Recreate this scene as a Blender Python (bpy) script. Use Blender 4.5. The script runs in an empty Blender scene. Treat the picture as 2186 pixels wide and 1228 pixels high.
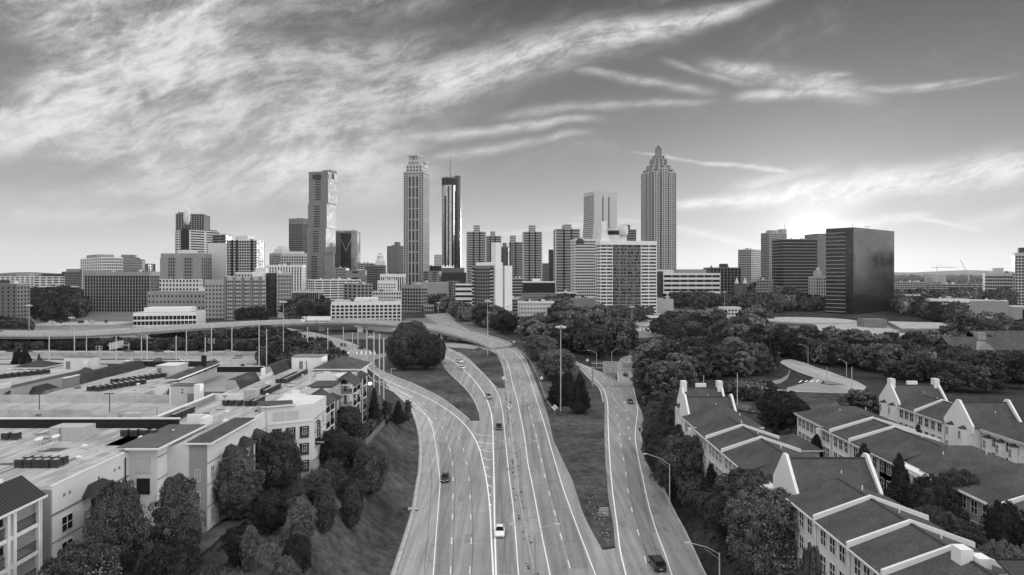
import bpy, bmesh, math, random
from mathutils import Vector, Matrix, noise as mnoise
sc = bpy.context.scene
COL = sc.collection
rnd = random.Random(7)
R_ = math.radians
# ---------------------------------------------------------------- camera
H, F, HZ, CX = 47.0, 1460.0, 586.0, 1093.0      # camera height; focal length, horizon row and centre column (photo pixels, 2186 wide)
cam_d = bpy.data.cameras.new('camera'); cam = bpy.data.objects.new('camera', cam_d); COL.objects.link(cam)
cam.location = (0, 0, H); cam.rotation_euler = (R_(90), 0, 0)
cam_d.sensor_width = 36; cam_d.lens = F/2186*36; cam_d.shift_y = -(614-HZ)/2186
cam_d.clip_start = 1; cam_d.clip_end = 40000
sc.camera = cam
# ---------------------------------------------------------------- light
SUN_AZ = math.atan2(1735-CX, F)                 # to the right of straight ahead
SUN_EL = R_(2.75)
sd = bpy.data.lights.new('sun', 'SUN'); so = bpy.data.objects.new('sun', sd); COL.objects.link(so)
sd.energy = 2.2; sd.angle = R_(0.6); sd.color = (1, 1, 1)
so.location = (900, 2000, 300)
so.rotation_euler = (R_(90)-SUN_EL, 0, R_(180)-SUN_AZ)
sc.view_settings.view_transform = 'Standard'; sc.view_settings.look = 'None'
sc.view_settings.exposure = 0.65; sc.view_settings.gamma = 1
sc.cycles.max_bounces = 5; sc.cycles.diffuse_bounces = 3; sc.cycles.glossy_bounces = 3; sc.cycles.transmission_bounces = 2
sc.cycles.transparent_max_bounces = 4; sc.cycles.volume_bounces = 0
sc.cycles.use_denoising = True

class NT:
    """tiny helper for building node trees"""
    def __init__(s, tree): s.t = tree; s.t.nodes.clear()
    def n(s, typ, **kw):
        nd = s.t.nodes.new(typ)
        for k, v in kw.items(): setattr(nd, k, v)
        return nd
    def set(s, sock, v):
        if isinstance(v, bpy.types.NodeSocket): s.t.links.new(v, sock)
        elif isinstance(v, (tuple, list)): sock.default_value = v
        else: sock.default_value = v
    def m(s, op, a, b=None, c=None, clamp=False):
        nd = s.n('ShaderNodeMath', operation=op, use_clamp=clamp)
        s.set(nd.inputs[0], a)
        if b is not None: s.set(nd.inputs[1], b)
        if c is not None: s.set(nd.inputs[2], c)
        return nd.outputs[0]
    def mix(s, f, a, b):
        nd = s.n('ShaderNodeMix', data_type='FLOAT'); s.set(nd.inputs[0], f); s.set(nd.inputs[2], a); s.set(nd.inputs[3], b)
        return nd.outputs[0]
    def mr(s, v, a, b, c=0.0, d=1.0, smooth=True):
        nd = s.n('ShaderNodeMapRange', interpolation_type='SMOOTHSTEP' if smooth else 'LINEAR', clamp=True)
        for i, q in enumerate((v, a, b, c, d)): s.set(nd.inputs[i], q)
        return nd.outputs[0]
    def xyz(s, x, y, z=0.0):
        nd = s.n('ShaderNodeCombineXYZ'); s.set(nd.inputs[0], x); s.set(nd.inputs[1], y); s.set(nd.inputs[2], z); return nd.outputs[0]
    def noise(s, vec, scale=1.0, detail=4.0, rough=0.55, dist=0.0):
        nd = s.n('ShaderNodeTexNoise'); s.set(nd.inputs['Vector'], vec)
        nd.inputs['Scale'].default_value = scale; nd.inputs['Detail'].default_value = detail
        nd.inputs['Roughness'].default_value = rough; nd.inputs['Distortion'].default_value = dist
        return nd.outputs['Fac']

# ---------------------------------------------------------------- sky: Nishita sky made grey, high cirrus by direction
world = bpy.data.worlds.new('World'); sc.world = world; world.cycles.sampling_method = 'MANUAL'; world.cycles.sample_map_resolution = 512; world.use_nodes = True
w = NT(world.node_tree)
tc = w.n('ShaderNodeTexCoord'); sep = w.n('ShaderNodeSeparateXYZ'); w.set(sep.inputs[0], tc.outputs['Generated'])
dx, dy, dz = sep.outputs
sky = w.n('ShaderNodeTexSky', sky_type='NISHITA', sun_disc=False, sun_elevation=SUN_EL, sun_rotation=SUN_AZ, altitude=300, air_density=1.0, dust_density=1.6, ozone_density=1.0)
bw = w.n('ShaderNodeRGBToBW'); w.set(bw.inputs[0], sky.outputs[0])
# tangent-plane coordinates of the western sky (hundreds of units across; valid all round through abs)
ay = w.m('MAXIMUM', dy, 0.12)
sx = w.m('DIVIDE', dx, ay); sz = w.m('DIVIDE', dz, ay)
U = w.m('MULTIPLY_ADD', sx, 14.6, 10.93)      # 1 unit = 100 photo px
V = w.m('MULTIPLY_ADD', sz, -14.6, 5.86)
# slow warp
wp = w.xyz(U, V)
wa = w.noise(wp, 0.3, 1, .5); wb = w.noise(w.xyz(V, U, 7.3), 0.35, 1, .5)
fa = w.noise(w.xyz(U, V, 3.1), 1.1, 2, .5); fb = w.noise(w.xyz(V, U, 9.1), 1.1, 2, .5)
U2 = w.m('ADD', w.m('MULTIPLY_ADD', w.m('SUBTRACT', wa, .5), 1.0, U), w.m('MULTIPLY', w.m('SUBTRACT', fa, .5), .22))
V2 = w.m('ADD', w.m('MULTIPLY_ADD', w.m('SUBTRACT', wb, .5), .8, V), w.m('MULTIPLY', w.m('SUBTRACT', fb, .5), .16))
def rot(u, v, ang):
    c, s_ = math.cos(ang), math.sin(ang)
    return (w.m('ADD', w.m('MULTIPLY', u, c), w.m('MULTIPLY', v, s_)), w.m('SUBTRACT', w.m('MULTIPLY', v, c), w.m('MULTIPLY', u, s_)))
def band(x0, y0, x1, y1, wd, amp, taper=0.0, u=None, v=None):
    """a streak from (x0,y0) to (x1,y1) in photo px, half width wd, strength amp"""
    u = U3 if u is None else u; v = V3 if v is None else v
    x0, y0, x1, y1, wd = x0/100, y0/100, x1/100, y1/100, wd/100
    L = math.hypot(x1-x0, y1-y0); ang = math.atan2(y1-y0, x1-x0)
    a, b = rot(w.m('SUBTRACT', u, (x0+x1)/2), w.m('SUBTRACT', v, (y0+y1)/2), ang)
    t = w.m('DIVIDE', a, L/2*1.15)
    ww = w.m('MAXIMUM', w.m('MULTIPLY_ADD', t, -taper*wd, wd), wd*.15)
    e = w.m('ADD', w.m('POWER', w.m('ABSOLUTE', w.m('DIVIDE', b, ww)), 2.0), w.m('POWER', w.m('ABSOLUTE', t), 6.0))
    return w.m('MULTIPLY', w.m('EXPONENT', w.m('MULTIPLY', e, -1.0)), amp)
# gentler warp for the placed streaks
U3 = w.m('ADD', w.m('MULTIPLY_ADD', w.m('SUBTRACT', wa, .5), .9, U), w.m('MULTIPLY', w.m('SUBTRACT', fa, .5), .22))
V3 = w.m('ADD', w.m('MULTIPLY_ADD', w.m('SUBTRACT', wb, .5), .5, V), w.m('MULTIPLY', w.m('SUBTRACT', fb, .5), .16))
# fibres: noise stretched along the streak direction
def fib(ang, lx, ly, seed, det=5, rough=.62, dist=0.0):
    a, b = rot(U2, V2, ang)
    return w.noise(w.xyz(w.m('MULTIPLY', a, lx), w.m('MULTIPLY', b, ly), seed), 1.0, det, rough, dist)
f1 = fib(R_(-28), .26, .55, 1.0, 6, .6); f2 = fib(R_(-18), .55, 1.5, 5.0, 7, .68); f3 = fib(R_(-45), .8, 1.1, 11.0, 6, .7)
f4 = fib(R_(-16), 1.1, 3.0, 15.0, 6, .72, 0.0)
F_BANDS = [ # x0,y0,x1,y1,half width,amp,taper
 (-100,60,700,10,120,.55,0), (-50,170,880,120,110,.75,0), (60,300,900,190,70,.8,.3), (150,395,760,330,50,.75,.2),(-200,245,330,400,90,.55,-.2),
 (760,215,1600,10,42,1.0,.75), (820,290,1240,262,12,.7,.3),(1100,245,1480,215,9,.45,.2),(930,330,1240,295,10,.6,.2),
 (1520,140,1830,200,20,.75,-.3),(1600,205,1830,205,11,.8,0),(1660,180,1810,165,10,.6,.3),(1430,135,1600,180,7,.4,0),
 (1240,160,1500,190,9,.5,0),(1820,195,2060,165,7,.5,.5),(1900,190,2140,165,5,.3,0),
 (1420,445,1780,395,17,1.0,-.5),(1700,415,2260,355,34,1.0,-.3),(1390,332,1720,372,5,.65,-.4),(1560,400,1760,360,12,.5,0),
 (1440,490,1600,525,8,.6,0),(1740,482,1960,466,10,.8,0),(1930,468,2090,495,5,.6,0),(2050,485,2250,440,14,.4,0),
 (900,500,1300,482,7,.35,0),(1240,470,1400,478,5,.3,0),(620,400,860,385,12,.35,0),(0,470,420,440,22,.5,.4),(-50,540,600,500,25,.25,0),
 (100,30,460,40,26,.5,0),(280,140,420,60,26,.6,0)]
cov = None
for bnd in F_BANDS:
    q = band(*bnd); cov = q if cov is None else w.m('MAXIMUM', cov, q)
# left half is one big ragged sheet
left = w.mr(U3, 10.6, 6.4); up = w.mr(V3, 4.9, 3.6)
sheet_ = w.m('MULTIPLY', left, up)
dark1 = band(-120,80,60,150,85,1.0); dark2 = band(-60,390,270,365,42,1.0,.5); dark3 = band(560,70,1010,40,30,.8,.3); dark4 = band(300,255,560,250,22,.5); dark5 = band(330,470,480,440,14,.3)
fm = w.m('ADD', w.m('MULTIPLY', f1, .5), w.m('ADD', w.m('MULTIPLY', f2, .3), w.m('MULTIPLY', f3, .2)))
fbase = w.mr(fm, .425, .59)
fine = w.mr(f4, .34, .6, .68, 1.0)
sheetv = w.m('MULTIPLY', sheet_, w.m('MULTIPLY_ADD', fbase, 1.0, .06))
for dk in (dark1, dark2, dark3, dark4, dark5):
    sheetv = w.m('MULTIPLY', sheetv, w.m('SUBTRACT', 1.0, dk))
streak = w.m('MULTIPLY', cov, w.m('MULTIPLY_ADD', w.mr(w.m('ADD', w.m('MULTIPLY', f2, .5), w.m('MULTIPLY', f4, .5)), .32, .62), .75, .25))
for dk in (dark1, dark2, dark3):
    streak = w.m('MULTIPLY', streak, w.m('SUBTRACT', 1.0, w.m('MULTIPLY', dk, .8)))
# the rest of the sky overhead and behind: broken high cloud
el = w.m('MAXIMUM', dz, 0.05)
cu = w.m('DIVIDE', dx, w.m('ADD', el, .15)); cv = w.m('DIVIDE', dy, w.m('ADD', el, .15))
ov = w.mr(w.noise(w.xyz(cu, w.m('MULTIPLY', cv, 2.2), 2.0), 1.1, 3, .6, 0), .38, .62)
overhead = w.m('MULTIPLY', ov, w.m('MAXIMUM', w.mr(dy, .62, .25), 0.0))
wisp = w.m('MULTIPLY', w.m('MULTIPLY', w.mr(fm, .50, .72), .22), w.mr(V3, 5.6, 4.0))
cover = w.m('MULTIPLY', w.m('MAXIMUM', w.m('MAXIMUM', sheetv, streak), w.m('MAXIMUM', overhead, wisp), clamp=True), fine)
# sun glow (forward scatter through thin cloud) round the sun's direction
sdir = Vector((math.sin(SUN_AZ)*math.cos(SUN_EL), math.cos(SUN_AZ)*math.cos(SUN_EL), math.sin(SUN_EL)))
dot = w.n('ShaderNodeVectorMath', operation='DOT_PRODUCT'); w.set(dot.inputs[0], tc.outputs['Generated']); dot.inputs[1].default_value = sdir
ang = w.m('ARCCOSINE', w.m('MINIMUM', dot.outputs['Value'], 0.9999999))
g1 = w.m('EXPONENT', w.m('MULTIPLY', w.m('DIVIDE', ang, R_(.8)), -1.0))
g2 = w.m('EXPONENT', w.m('MULTIPLY', w.m('DIVIDE', ang, R_(5)), -1.0))
g3 = w.m('EXPONENT', w.m('MULTIPLY', w.m('DIVIDE', ang, R_(22)), -1.0))
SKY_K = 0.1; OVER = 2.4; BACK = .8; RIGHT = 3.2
# Nishita radiance compressed a little (the air in the photograph is evenly thin), then the haze low down
base = w.m('MULTIPLY', w.m('POWER', w.m('MAXIMUM', bw.outputs[0], 0.0), .62), 1.0)
SKYGAIN = 1.0
elev = w.m('ARCSINE', dz)
hz = w.m('EXPONENT', w.m('MULTIPLY', w.m('MAXIMUM', elev, 0.0), -1/R_(9.3)))
sky_v = w.m('ADD', w.m('MULTIPLY', base, .06), w.m('ADD', w.m('MULTIPLY', hz, 5.0), .0))
cloud_v = w.m('ADD', w.m('MULTIPLY_ADD', hz, .4, 5.0), w.m('MULTIPLY', g3, 1.0))
lum = w.mix(w.m('MULTIPLY', cover, .95), sky_v, cloud_v)
lum = w.m('ADD', lum, w.m('ADD', w.m('MULTIPLY', g1, 13.0), w.m('MULTIPLY', g2, 2.4)))
# added brightness in the unseen sky overhead, behind and right, to light the scene
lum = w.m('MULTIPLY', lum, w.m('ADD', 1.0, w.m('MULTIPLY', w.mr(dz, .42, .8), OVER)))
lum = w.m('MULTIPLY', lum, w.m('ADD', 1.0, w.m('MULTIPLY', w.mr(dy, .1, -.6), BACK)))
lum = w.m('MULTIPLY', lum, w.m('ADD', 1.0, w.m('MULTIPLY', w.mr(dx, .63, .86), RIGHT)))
# below the horizon
lum = w.mix(w.mr(dz, -0.0, -0.03), lum, .6)
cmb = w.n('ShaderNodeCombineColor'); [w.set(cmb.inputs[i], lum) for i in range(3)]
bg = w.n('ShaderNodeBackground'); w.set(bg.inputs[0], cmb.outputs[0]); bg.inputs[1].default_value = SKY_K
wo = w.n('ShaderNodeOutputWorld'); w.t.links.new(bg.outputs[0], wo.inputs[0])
# ================================================================ helpers
MATS = {}
def mat(name, g=None, rough=.8, spec=.14, metal=0.0, var=.12, scale=.6, kind='noise', g2=None, emit=0.0, bump=0.0, fine=0.0):
    """grey procedural material: base value with patchy (scale, per metre) and fine variation"""
    if name in MATS: return MATS[name]
    m = bpy.data.materials.new(name); m.use_nodes = True; t = NT(m.node_tree)
    b = t.n('ShaderNodeBsdfPrincipled'); o = t.n('ShaderNodeOutputMaterial'); t.t.links.new(b.outputs[0], o.inputs[0])
    b.inputs['Roughness'].default_value = rough; b.inputs['Metallic'].default_value = metal
    b.inputs['Specular IOR Level'].default_value = spec
    tcn = t.n('ShaderNodeTexCoord'); obj = tcn.outputs['Object']
    if kind == 'noise' and var > 0:
        f = t.noise(obj, scale, 4, .65)
        v = t.mr(f, .3, .7, g*(1-var), g*(1+var), False)
        if fine: v = t.m('MULTIPLY', v, t.mr(t.noise(obj, scale*14, 2, .6), .3, .7, 1-fine, 1+fine, False))
    elif kind == 'membrane':          # flat roof sheets: seams every few metres, ponding stains
        sp = t.n('ShaderNodeSeparateXYZ'); t.set(sp.inputs[0], obj)
        fr = t.m('FRACT', t.m('MULTIPLY', sp.outputs[0], .42)); seam = t.m('LESS_THAN', fr, .045)
        st = t.noise(t.xyz(t.m('MULTIPLY', sp.outputs[0], 1.4), t.m('MULTIPLY', sp.outputs[1], .22)), .5, 5, .68)
        v = t.mr(st, .38, .6, g*.6, g*1.1, False)
        dk = t.mr(t.noise(t.xyz(t.m('MULTIPLY', sp.outputs[0], 4.0), t.m('MULTIPLY', sp.outputs[1], .5), 4.), .9, 3, .6), .66, .72, 1.0, .55)
        v = t.m('MULTIPLY', t.m('MULTIPLY', v, t.m('MULTIPLY_ADD', seam, -.3, 1.0)), dk)
    elif kind == 'shingle':
        sp = t.n('ShaderNodeSeparateXYZ'); t.set(sp.inputs[0], obj)
        v = t.mr(t.noise(obj, 6.0, 3, .75), .34, .66, g*.6, g*1.45, False)
        v = t.m('MULTIPLY', v, t.mr(t.noise(obj, .3, 4, .65), .34, .66, .78, 1.2, False))
        cs = t.m('LESS_THAN', t.m('FRACT', t.m('MULTIPLY', sp.outputs[2], 6.0)), .22)
        v = t.m('MULTIPLY', v, t.m('MULTIPLY_ADD', cs, -.12, 1.0))
    elif kind == 'standing':         # standing seam metal roof
        sp = t.n('ShaderNodeSeparateXYZ'); t.set(sp.inputs[0], obj)
        v = t.m('MULTIPLY_ADD', t.m('LESS_THAN', t.m('FRACT', t.m('MULTIPLY', sp.outputs[1], 2.2)), .22), g*1.6, g)
    elif kind == 'brick':
        br = t.n('ShaderNodeTexBrick'); t.set(br.inputs['Vector'], obj); br.inputs['Scale'].default_value = scale
        br.inputs['Color1'].default_value = (g, g, g, 1); br.inputs['Color2'].default_value = (g*.75,)*3+(1,); br.inputs['Mortar'].default_value = (g2 or g*1.3,)*3+(1,)
        v = br.outputs['Color']
    elif kind == 'road':
        sp = t.n('ShaderNodeSeparateXYZ'); t.set(sp.inputs[0], obj)
        x, y = sp.outputs[0], sp.outputs[1]
        a = t.noise(obj, .05, 4, .6); c = t.noise(t.xyz(t.m('MULTIPLY', x, 1.3), t.m('MULTIPLY', y, .06)), .6, 4, .62); d = t.noise(obj, 1.8, 3, .7)
        v = t.m('MULTIPLY', t.mr(a, .3, .7, g*.9, g*1.08, False), t.mr(c, .34, .66, .76, 1.12, False))
        v = t.m('MULTIPLY', v, t.mr(d, .3, .7, .94, 1.05, False))
        v = t.m('MULTIPLY', v, t.mr(t.noise(t.xyz(t.m('MULTIPLY', x, .9), t.m('MULTIPLY', y, .012), 5.), 1.0, 4, .6), .36, .6, .82, 1.04, False))
        jt = t.m('LESS_THAN', t.m('FRACT', t.m('MULTIPLY', t.m('ADD', y, t.m('MULTIPLY', x, .12)), 1/9.2)), .012)
        v = t.m('MULTIPLY', v, t.m('MULTIPLY_ADD', jt, -.22, 1.0))
        vo = t.n('ShaderNodeTexVoronoi', feature='DISTANCE_TO_EDGE'); vo.inputs['Scale'].default_value = .085
        wv = t.n('ShaderNodeVectorMath', operation='ADD'); t.set(wv.inputs[0], obj); t.set(wv.inputs[1], t.xyz(t.m('MULTIPLY', d, 3.0), t.m('MULTIPLY', c, 9.0)))
        t.set(vo.inputs['Vector'], wv.outputs[0])
        v = t.m('MULTIPLY', v, t.mr(vo.outputs['Distance'], .004, .012, .72, 1.0))
        v = t.m('MULTIPLY', v, t.mr(t.noise(t.xyz(t.m('MULTIPLY', x, .5), t.m('MULTIPLY', y, .12), 8.), 1.0, 3, .6), .70, .76, 1.0, .8))
    elif kind == 'grass':
        a = t.noise(obj, .055, 4, .6); c = t.noise(obj, .5, 4, .7); d = t.noise(obj, 5.0, 2, .7)
        v = t.m('MULTIPLY', t.mr(a, .35, .65, g*.6, g*1.4, False), t.mr(c, .35, .65, .6, 1.45, False))
        v = t.m('MULTIPLY', v, t.mr(d, .3, .7, .75, 1.3, False))
    elif kind == 'leaf':
        oi = t.n('ShaderNodeObjectInfo')
        ge = t.n('ShaderNodeNewGeometry')
        v = t.m('MULTIPLY', t.mr(oi.outputs['Random'], 0, 1, g*.7, g*1.4, False), t.mr(t.m('POWER', ge.outputs['Random Per Island'], 1.5), 0, 1, .55, 1.75, False))
        v = t.m('MULTIPLY', v, t.mr(t.noise(obj, 1.1, 2, .6), .35, .65, .75, 1.3, False))
    elif kind == 'glass':            # facade glass: panes differ a little (blinds, tilt)
        v = t.mr(t.noise(obj, scale, 3, .7), .35, .65, g*(1-var), g*(1+var), False)
        r = t.mr(t.noise(obj, scale*.6, 2, .6), .35, .65, max(rough-.06, .02), rough+.1, False); t.set(b.inputs['Roughness'], r)
    else: v = g
    c = t.n('ShaderNodeCombineColor'); [t.set(c.inputs[i], v) for i in range(3)]
    t.t.links.new(c.outputs[0], b.inputs['Base Color'])
    if bump:
        bp = t.n('ShaderNodeBump'); bp.inputs['Strength'].default_value = bump; bp.inputs['Distance'].default_value = .3
        t.set(bp.inputs['Height'], t.noise(obj, scale*2.0, 4, .65)); t.t.links.new(bp.outputs[0], b.inputs['Normal'])
    if emit:
        b.inputs['Emission Color'].default_value = (1, 1, 1, 1); b.inputs['Emission Strength'].default_value = emit
    MATS[name] = m
    return m
M = lambda n: MATS[n]
mat('grass', .066, kind='grass', rough=.95, spec=.1, scale=.6, bump=.5)
mat('grass_dark', .033, kind='grass', rough=.95, spec=.1, scale=.6, bump=.6)
mat('city_ground', .13, var=.35, scale=.02, fine=.2)
mat('concrete_road', .30, kind='road', rough=.85, spec=.25)
mat('road_worn', .235, kind='road', rough=.8, spec=.25)
mat('shoulder', .37, kind='road', rough=.9, spec=.2)
mat('asphalt', .22, kind='road', rough=.85, spec=.25)
mat('asphalt_dark', .09, var=.3, scale=1.0)
mat('paint', .85, rough=.6, var=.1, scale=.8, fine=.12)
mat('kerb', .42, var=.2, scale=.5, fine=.12)
mat('barrier', .40, var=.22, scale=.4, fine=.15)
mat('bridge', .27, var=.15, scale=.2)
mat('membrane', .40, kind='membrane', rough=.8)
mat('membrane_dark', .10, var=.2, scale=.5)
mat('white_wall', .67, var=.05, scale=.3)
mat('pale_wall', .58, var=.06, scale=.3, fine=.04)
mat('stucco', .45, var=.07, scale=.4, fine=.05)
mat('stucco_mid', .36, var=.07, scale=.4, fine=.05)
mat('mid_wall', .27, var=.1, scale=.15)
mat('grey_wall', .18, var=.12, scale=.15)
mat('brick_wall', .13, kind='brick', scale=1.2)
mat('brick_pale', .27, var=.12, scale=.12, fine=.1)
mat('dark_wall', .05, var=.2, scale=.3)
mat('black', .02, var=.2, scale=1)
mat('shingle', .07, kind='shingle', rough=.95, spec=.1)
mat('shingle_dark', .05, kind='shingle', rough=.95, spec=.1)
mat('standing_seam', .03, kind='standing', rough=.45)
mat('trim', .62, var=.06, scale=.8)
mat('window_glass', .012, kind='glass', rough=.25, spec=.1, scale=.8, var=.5)
mat('glass_dark', .014, kind='glass', rough=.18, spec=.2, scale=.3, var=.6)
mat('glass_mid', .04, kind='glass', rough=.15, spec=.35, scale=.25, var=.6)
mat('glass_mirror', .8, kind='glass', rough=.08, metal=.85, scale=.15, var=.15)
mat('glass_office', .055, kind='glass', rough=.16, metal=.9, scale=.12, var=.3)
mat('glass_mirror_dim', .4, kind='glass', rough=.1, metal=.85, scale=.15, var=.2)
mat('glass_tint', .16, kind='glass', rough=.1, metal=.7, scale=.08, var=.35)
mat('steel', .42, rough=.45, metal=.5, var=.1, scale=1.)
mat('pole_pale', .48, rough=.5, var=.08, scale=1.)
mat('pole_dark', .06, rough=.6, var=.2, scale=1.)
mat('unit_dark', .055, var=.25, scale=2.)
mat('unit_pale', .38, var=.15, scale=2.)
mat('bark', .05, var=.3, scale=3.)
mat('leaf', .06, kind='leaf', rough=.8, spec=.1)
mat('leaf_mid', .085, kind='leaf', rough=.8, spec=.1)
mat('leaf_pale', .115, kind='leaf', rough=.8, spec=.1)
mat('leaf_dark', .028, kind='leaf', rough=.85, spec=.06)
mat('sign_green', .30, rough=.6, var=.05, scale=1.)
mat('sign_yellow', .72, rough=.6, var=.05, scale=1.)
mat('lit', .9, var=0, kind='flat', emit=14.0)
mat('car_white', .8, rough=.25, spec=.6, var=0, kind='flat')
mat('car_silver', .42, rough=.3, metal=.6, var=0, kind='flat')
mat('car_dark', .03, rough=.2, spec=.6, var=0, kind='flat')
mat('car_grey', .16, rough=.25, spec=.6, metal=.3, var=0, kind='flat')
mat('rubber', .02, rough=.9, var=0, kind='flat')
mat('headlight', .85, rough=.1, spec=.8, var=0, kind='flat')
mat('lamp_red', .08, rough=.2, var=0, kind='flat')

class MB:
    """collects polygons"""
    def __init__(s): s.v = []; s.f = []
    def add(s, vs, fs):
        k = len(s.v); s.v += [tuple(p) for p in vs]; s.f += [tuple(i+k for i in f) for f in fs]; return s
    def box(s, x0, x1, y0, y1, z0, z1):
        return s.add([(x0,y0,z0),(x1,y0,z0),(x1,y1,z0),(x0,y1,z0),(x0,y0,z1),(x1,y0,z1),(x1,y1,z1),(x0,y1,z1)],
                     [(3,2,1,0),(4,5,6,7),(0,1,5,4),(1,2,6,5),(2,3,7,6),(3,0,4,7)])
    def obox(s, cx, cy, z0, z1, l, wd, a=0.0):
        c, n = math.cos(a), math.sin(a); q = []
        for sx_, sy_ in ((-1,-1),(1,-1),(1,1),(-1,1)):
            u, v = sx_*l/2, sy_*wd/2; q.append((cx+u*c-v*n, cy+u*n+v*c))
        return s.prism(q, z0, z1)
    def prism(s, poly, z0, z1):
        n = len(poly)
        a = sum(poly[i][0]*poly[(i+1)%n][1]-poly[(i+1)%n][0]*poly[i][1] for i in range(n))
        if a < 0: poly = poly[::-1]
        vs = [(p[0], p[1], z0) for p in poly]+[(p[0], p[1], z1) for p in poly]
        fs = [tuple(range(n-1, -1, -1)), tuple(range(n, 2*n))]+[(i, (i+1)%n, (i+1)%n+n, i+n) for i in range(n)]
        return s.add(vs, fs)
    def quad(s, a, b, c, d): return s.add([a, b, c, d], [(0,1,2,3)])
    def poly(s, pts): return s.add(pts, [tuple(range(len(pts)))])
    def solid(s, a, b, t):
        """slab: polygon a (list of 3d pts) thickened downwards by t"""
        n = len(a); lo = [(p[0], p[1], p[2]-t) for p in a]
        return s.add(list(a)+lo, [tuple(range(n)), tuple(range(2*n-1, n-1, -1))]+[(i, i+n, (i+1)%n+n, (i+1)%n) for i in range(n)])
    def tube(s, pts, r0, r1=None, n=6):
        r1 = r0 if r1 is None else r1; pts = [Vector(p) for p in pts]; k = len(s.v); N = len(pts)
        for i, p in enumerate(pts):
            d = (pts[min(i+1, N-1)]-pts[max(i-1, 0)]).normalized()
            a = d.orthogonal().normalized() if abs(d.z) < .99 else Vector((1,0,0)); b = d.cross(a).normalized(); a = b.cross(d)
            r = r0+(r1-r0)*i/max(N-1, 1)
            for j in range(n):
                t = 2*math.pi*j/n; s.v.append(tuple(p+a*math.cos(t)*r+b*math.sin(t)*r))
        for i in range(N-1):
            for j in range(n): s.f.append((k+i*n+j, k+i*n+(j+1)%n, k+(i+1)*n+(j+1)%n, k+(i+1)*n+j))
        s.f.append(tuple(k+j for j in range(n-1, -1, -1))); s.f.append(tuple(k+(N-1)*n+j for j in range(n)))
        return s
    def lathe(s, prof, n=24, cx=0, cy=0):
        k = len(s.v)
        for r, z in prof:
            for j in range(n): t = 2*math.pi*j/n; s.v.append((cx+r*math.cos(t), cy+r*math.sin(t), z))
        for i in range(len(prof)-1):
            for j in range(n): s.f.append((k+i*n+j, k+i*n+(j+1)%n, k+(i+1)*n+(j+1)%n, k+(i+1)*n+j))
        s.f.append(tuple(k+j for j in range(n-1, -1, -1))); s.f.append(tuple(k+(len(prof)-1)*n+j for j in range(n)))
        return s
    def mesh(s, name, m):
        me = bpy.data.meshes.new(name); me.from_pydata(s.v, [], s.f); me.update()
        for mm in (m if isinstance(m, (list, tuple)) else [m]): me.materials.append(M(mm) if isinstance(mm, str) else mm)
        return me
    def build(s, name, m, parent=None, world=False, smooth=False):
        if world and parent is not None:
            inv = (Matrix.Translation(parent.location) @ Matrix.Rotation(parent.rotation_euler.z, 4, 'Z')).inverted()
            s.v = [tuple(inv @ Vector(p)) for p in s.v]
        me = s.mesh(name, m); return put(me, name, parent, smooth=smooth)
def put(me, name, parent=None, loc=None, rz=0.0, smooth=False):
    o = bpy.data.objects.new(name, me); COL.objects.link(o)
    if parent is not None: o.parent = parent
    if loc is not None: o.location = loc
    if rz: o.rotation_euler.z = rz
    if smooth:
        for p in me.polygons: p.use_smooth = True
    return o
def tag(o, label=None, cat=None, group=None, kind=None):
    if label: o['label'] = label
    if cat: o['category'] = cat
    if group: o['group'] = group
    if kind: o['kind'] = kind
    return o
def thing(name, label, cat, loc=(0,0,0), rz=0.0, group=None):
    o = bpy.data.objects.new(name, None); COL.objects.link(o); o.location = loc; o.rotation_euler.z = rz; o.empty_display_size = .5
    return tag(o, label, cat, group)
def copy_tree(src, loc=None, rz=None, scale=None, label=None, group=None):
    c = src.copy(); COL.objects.link(c)
    if loc is not None: c.location = loc
    if rz is not None: c.rotation_euler.z = rz
    if scale is not None: c.scale = scale if isinstance(scale, (tuple, list)) else (scale,)*3
    if label: c['label'] = label
    if group: c['group'] = group
    for ch in KIDS(src):
        d = ch.copy(); COL.objects.link(d); d.parent = c
        for g in KIDS(ch): e = g.copy(); COL.objects.link(e); e.parent = d
    return c
_kids = {}
def KIDS(o):
    if o.name not in _kids: _kids[o.name] = [q for q in COL.objects if q.parent == o]
    return _kids[o.name]

# ================================================================ the lie of the land
RK = [(-50, 0), (150, 0), (400, 6), (600, 7), (1000, 12), (20000, 12)]
def R(y):
    y = 5*round(y/5)*1.0 if False else y
    for (a, za), (b, zb) in zip(RK, RK[1:]):
        if y <= b: return za+(zb-za)*(y-a)/(b-a)
    return RK[-1][1]
def px(u, v, off=0.0):
    """photo pixel -> point of the road level"""
    d = (H)*F/(v-HZ)
    for _ in range(30): d = (H-R(d)-off)*F/(v-HZ)
    return ((u-CX)/F*d, d)
def atz(u, v, z): d = (H-z)*F/(v-HZ); return ((u-CX)/F*d, d, z)
def X(u, d): return (u-CX)/F*d
def Z(v, d): return H-(v-HZ)*d/F
def interp(y, pts):
    if y <= pts[0][0]: return pts[0][1]
    for (a, xa), (b, xb) in zip(pts, pts[1:]):
        if y <= b: return xa+(xb-xa)*(y-a)/(b-a)
    return pts[-1][1]
def ss(a, b, x):
    t = min(max((x-a)/(b-a), 0), 1); return t*t*(3-2*t)
L_EDGE_PX = [(843,1228),(868,1150),(885,1090),(893,1040),(899,1000),(900,950),(895,915),(885,885),(868,860),(845,838),(820,815),(795,795),(770,778)]
R_EDGE_PX = [(1498,1228),(1460,1144),(1434,1094),(1410,1033),(1398,991),(1382,950),(1373,890),(1358,850),(1352,816),(1352,790),(1358,769)]
L_EDGE = [px(u, v) for u, v in L_EDGE_PX]; R_EDGE = [px(u, v) for u, v in R_EDGE_PX]
LE = sorted([(y, x) for x, y in L_EDGE]); RE = sorted([(y, x) for x, y in R_EDGE])
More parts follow.
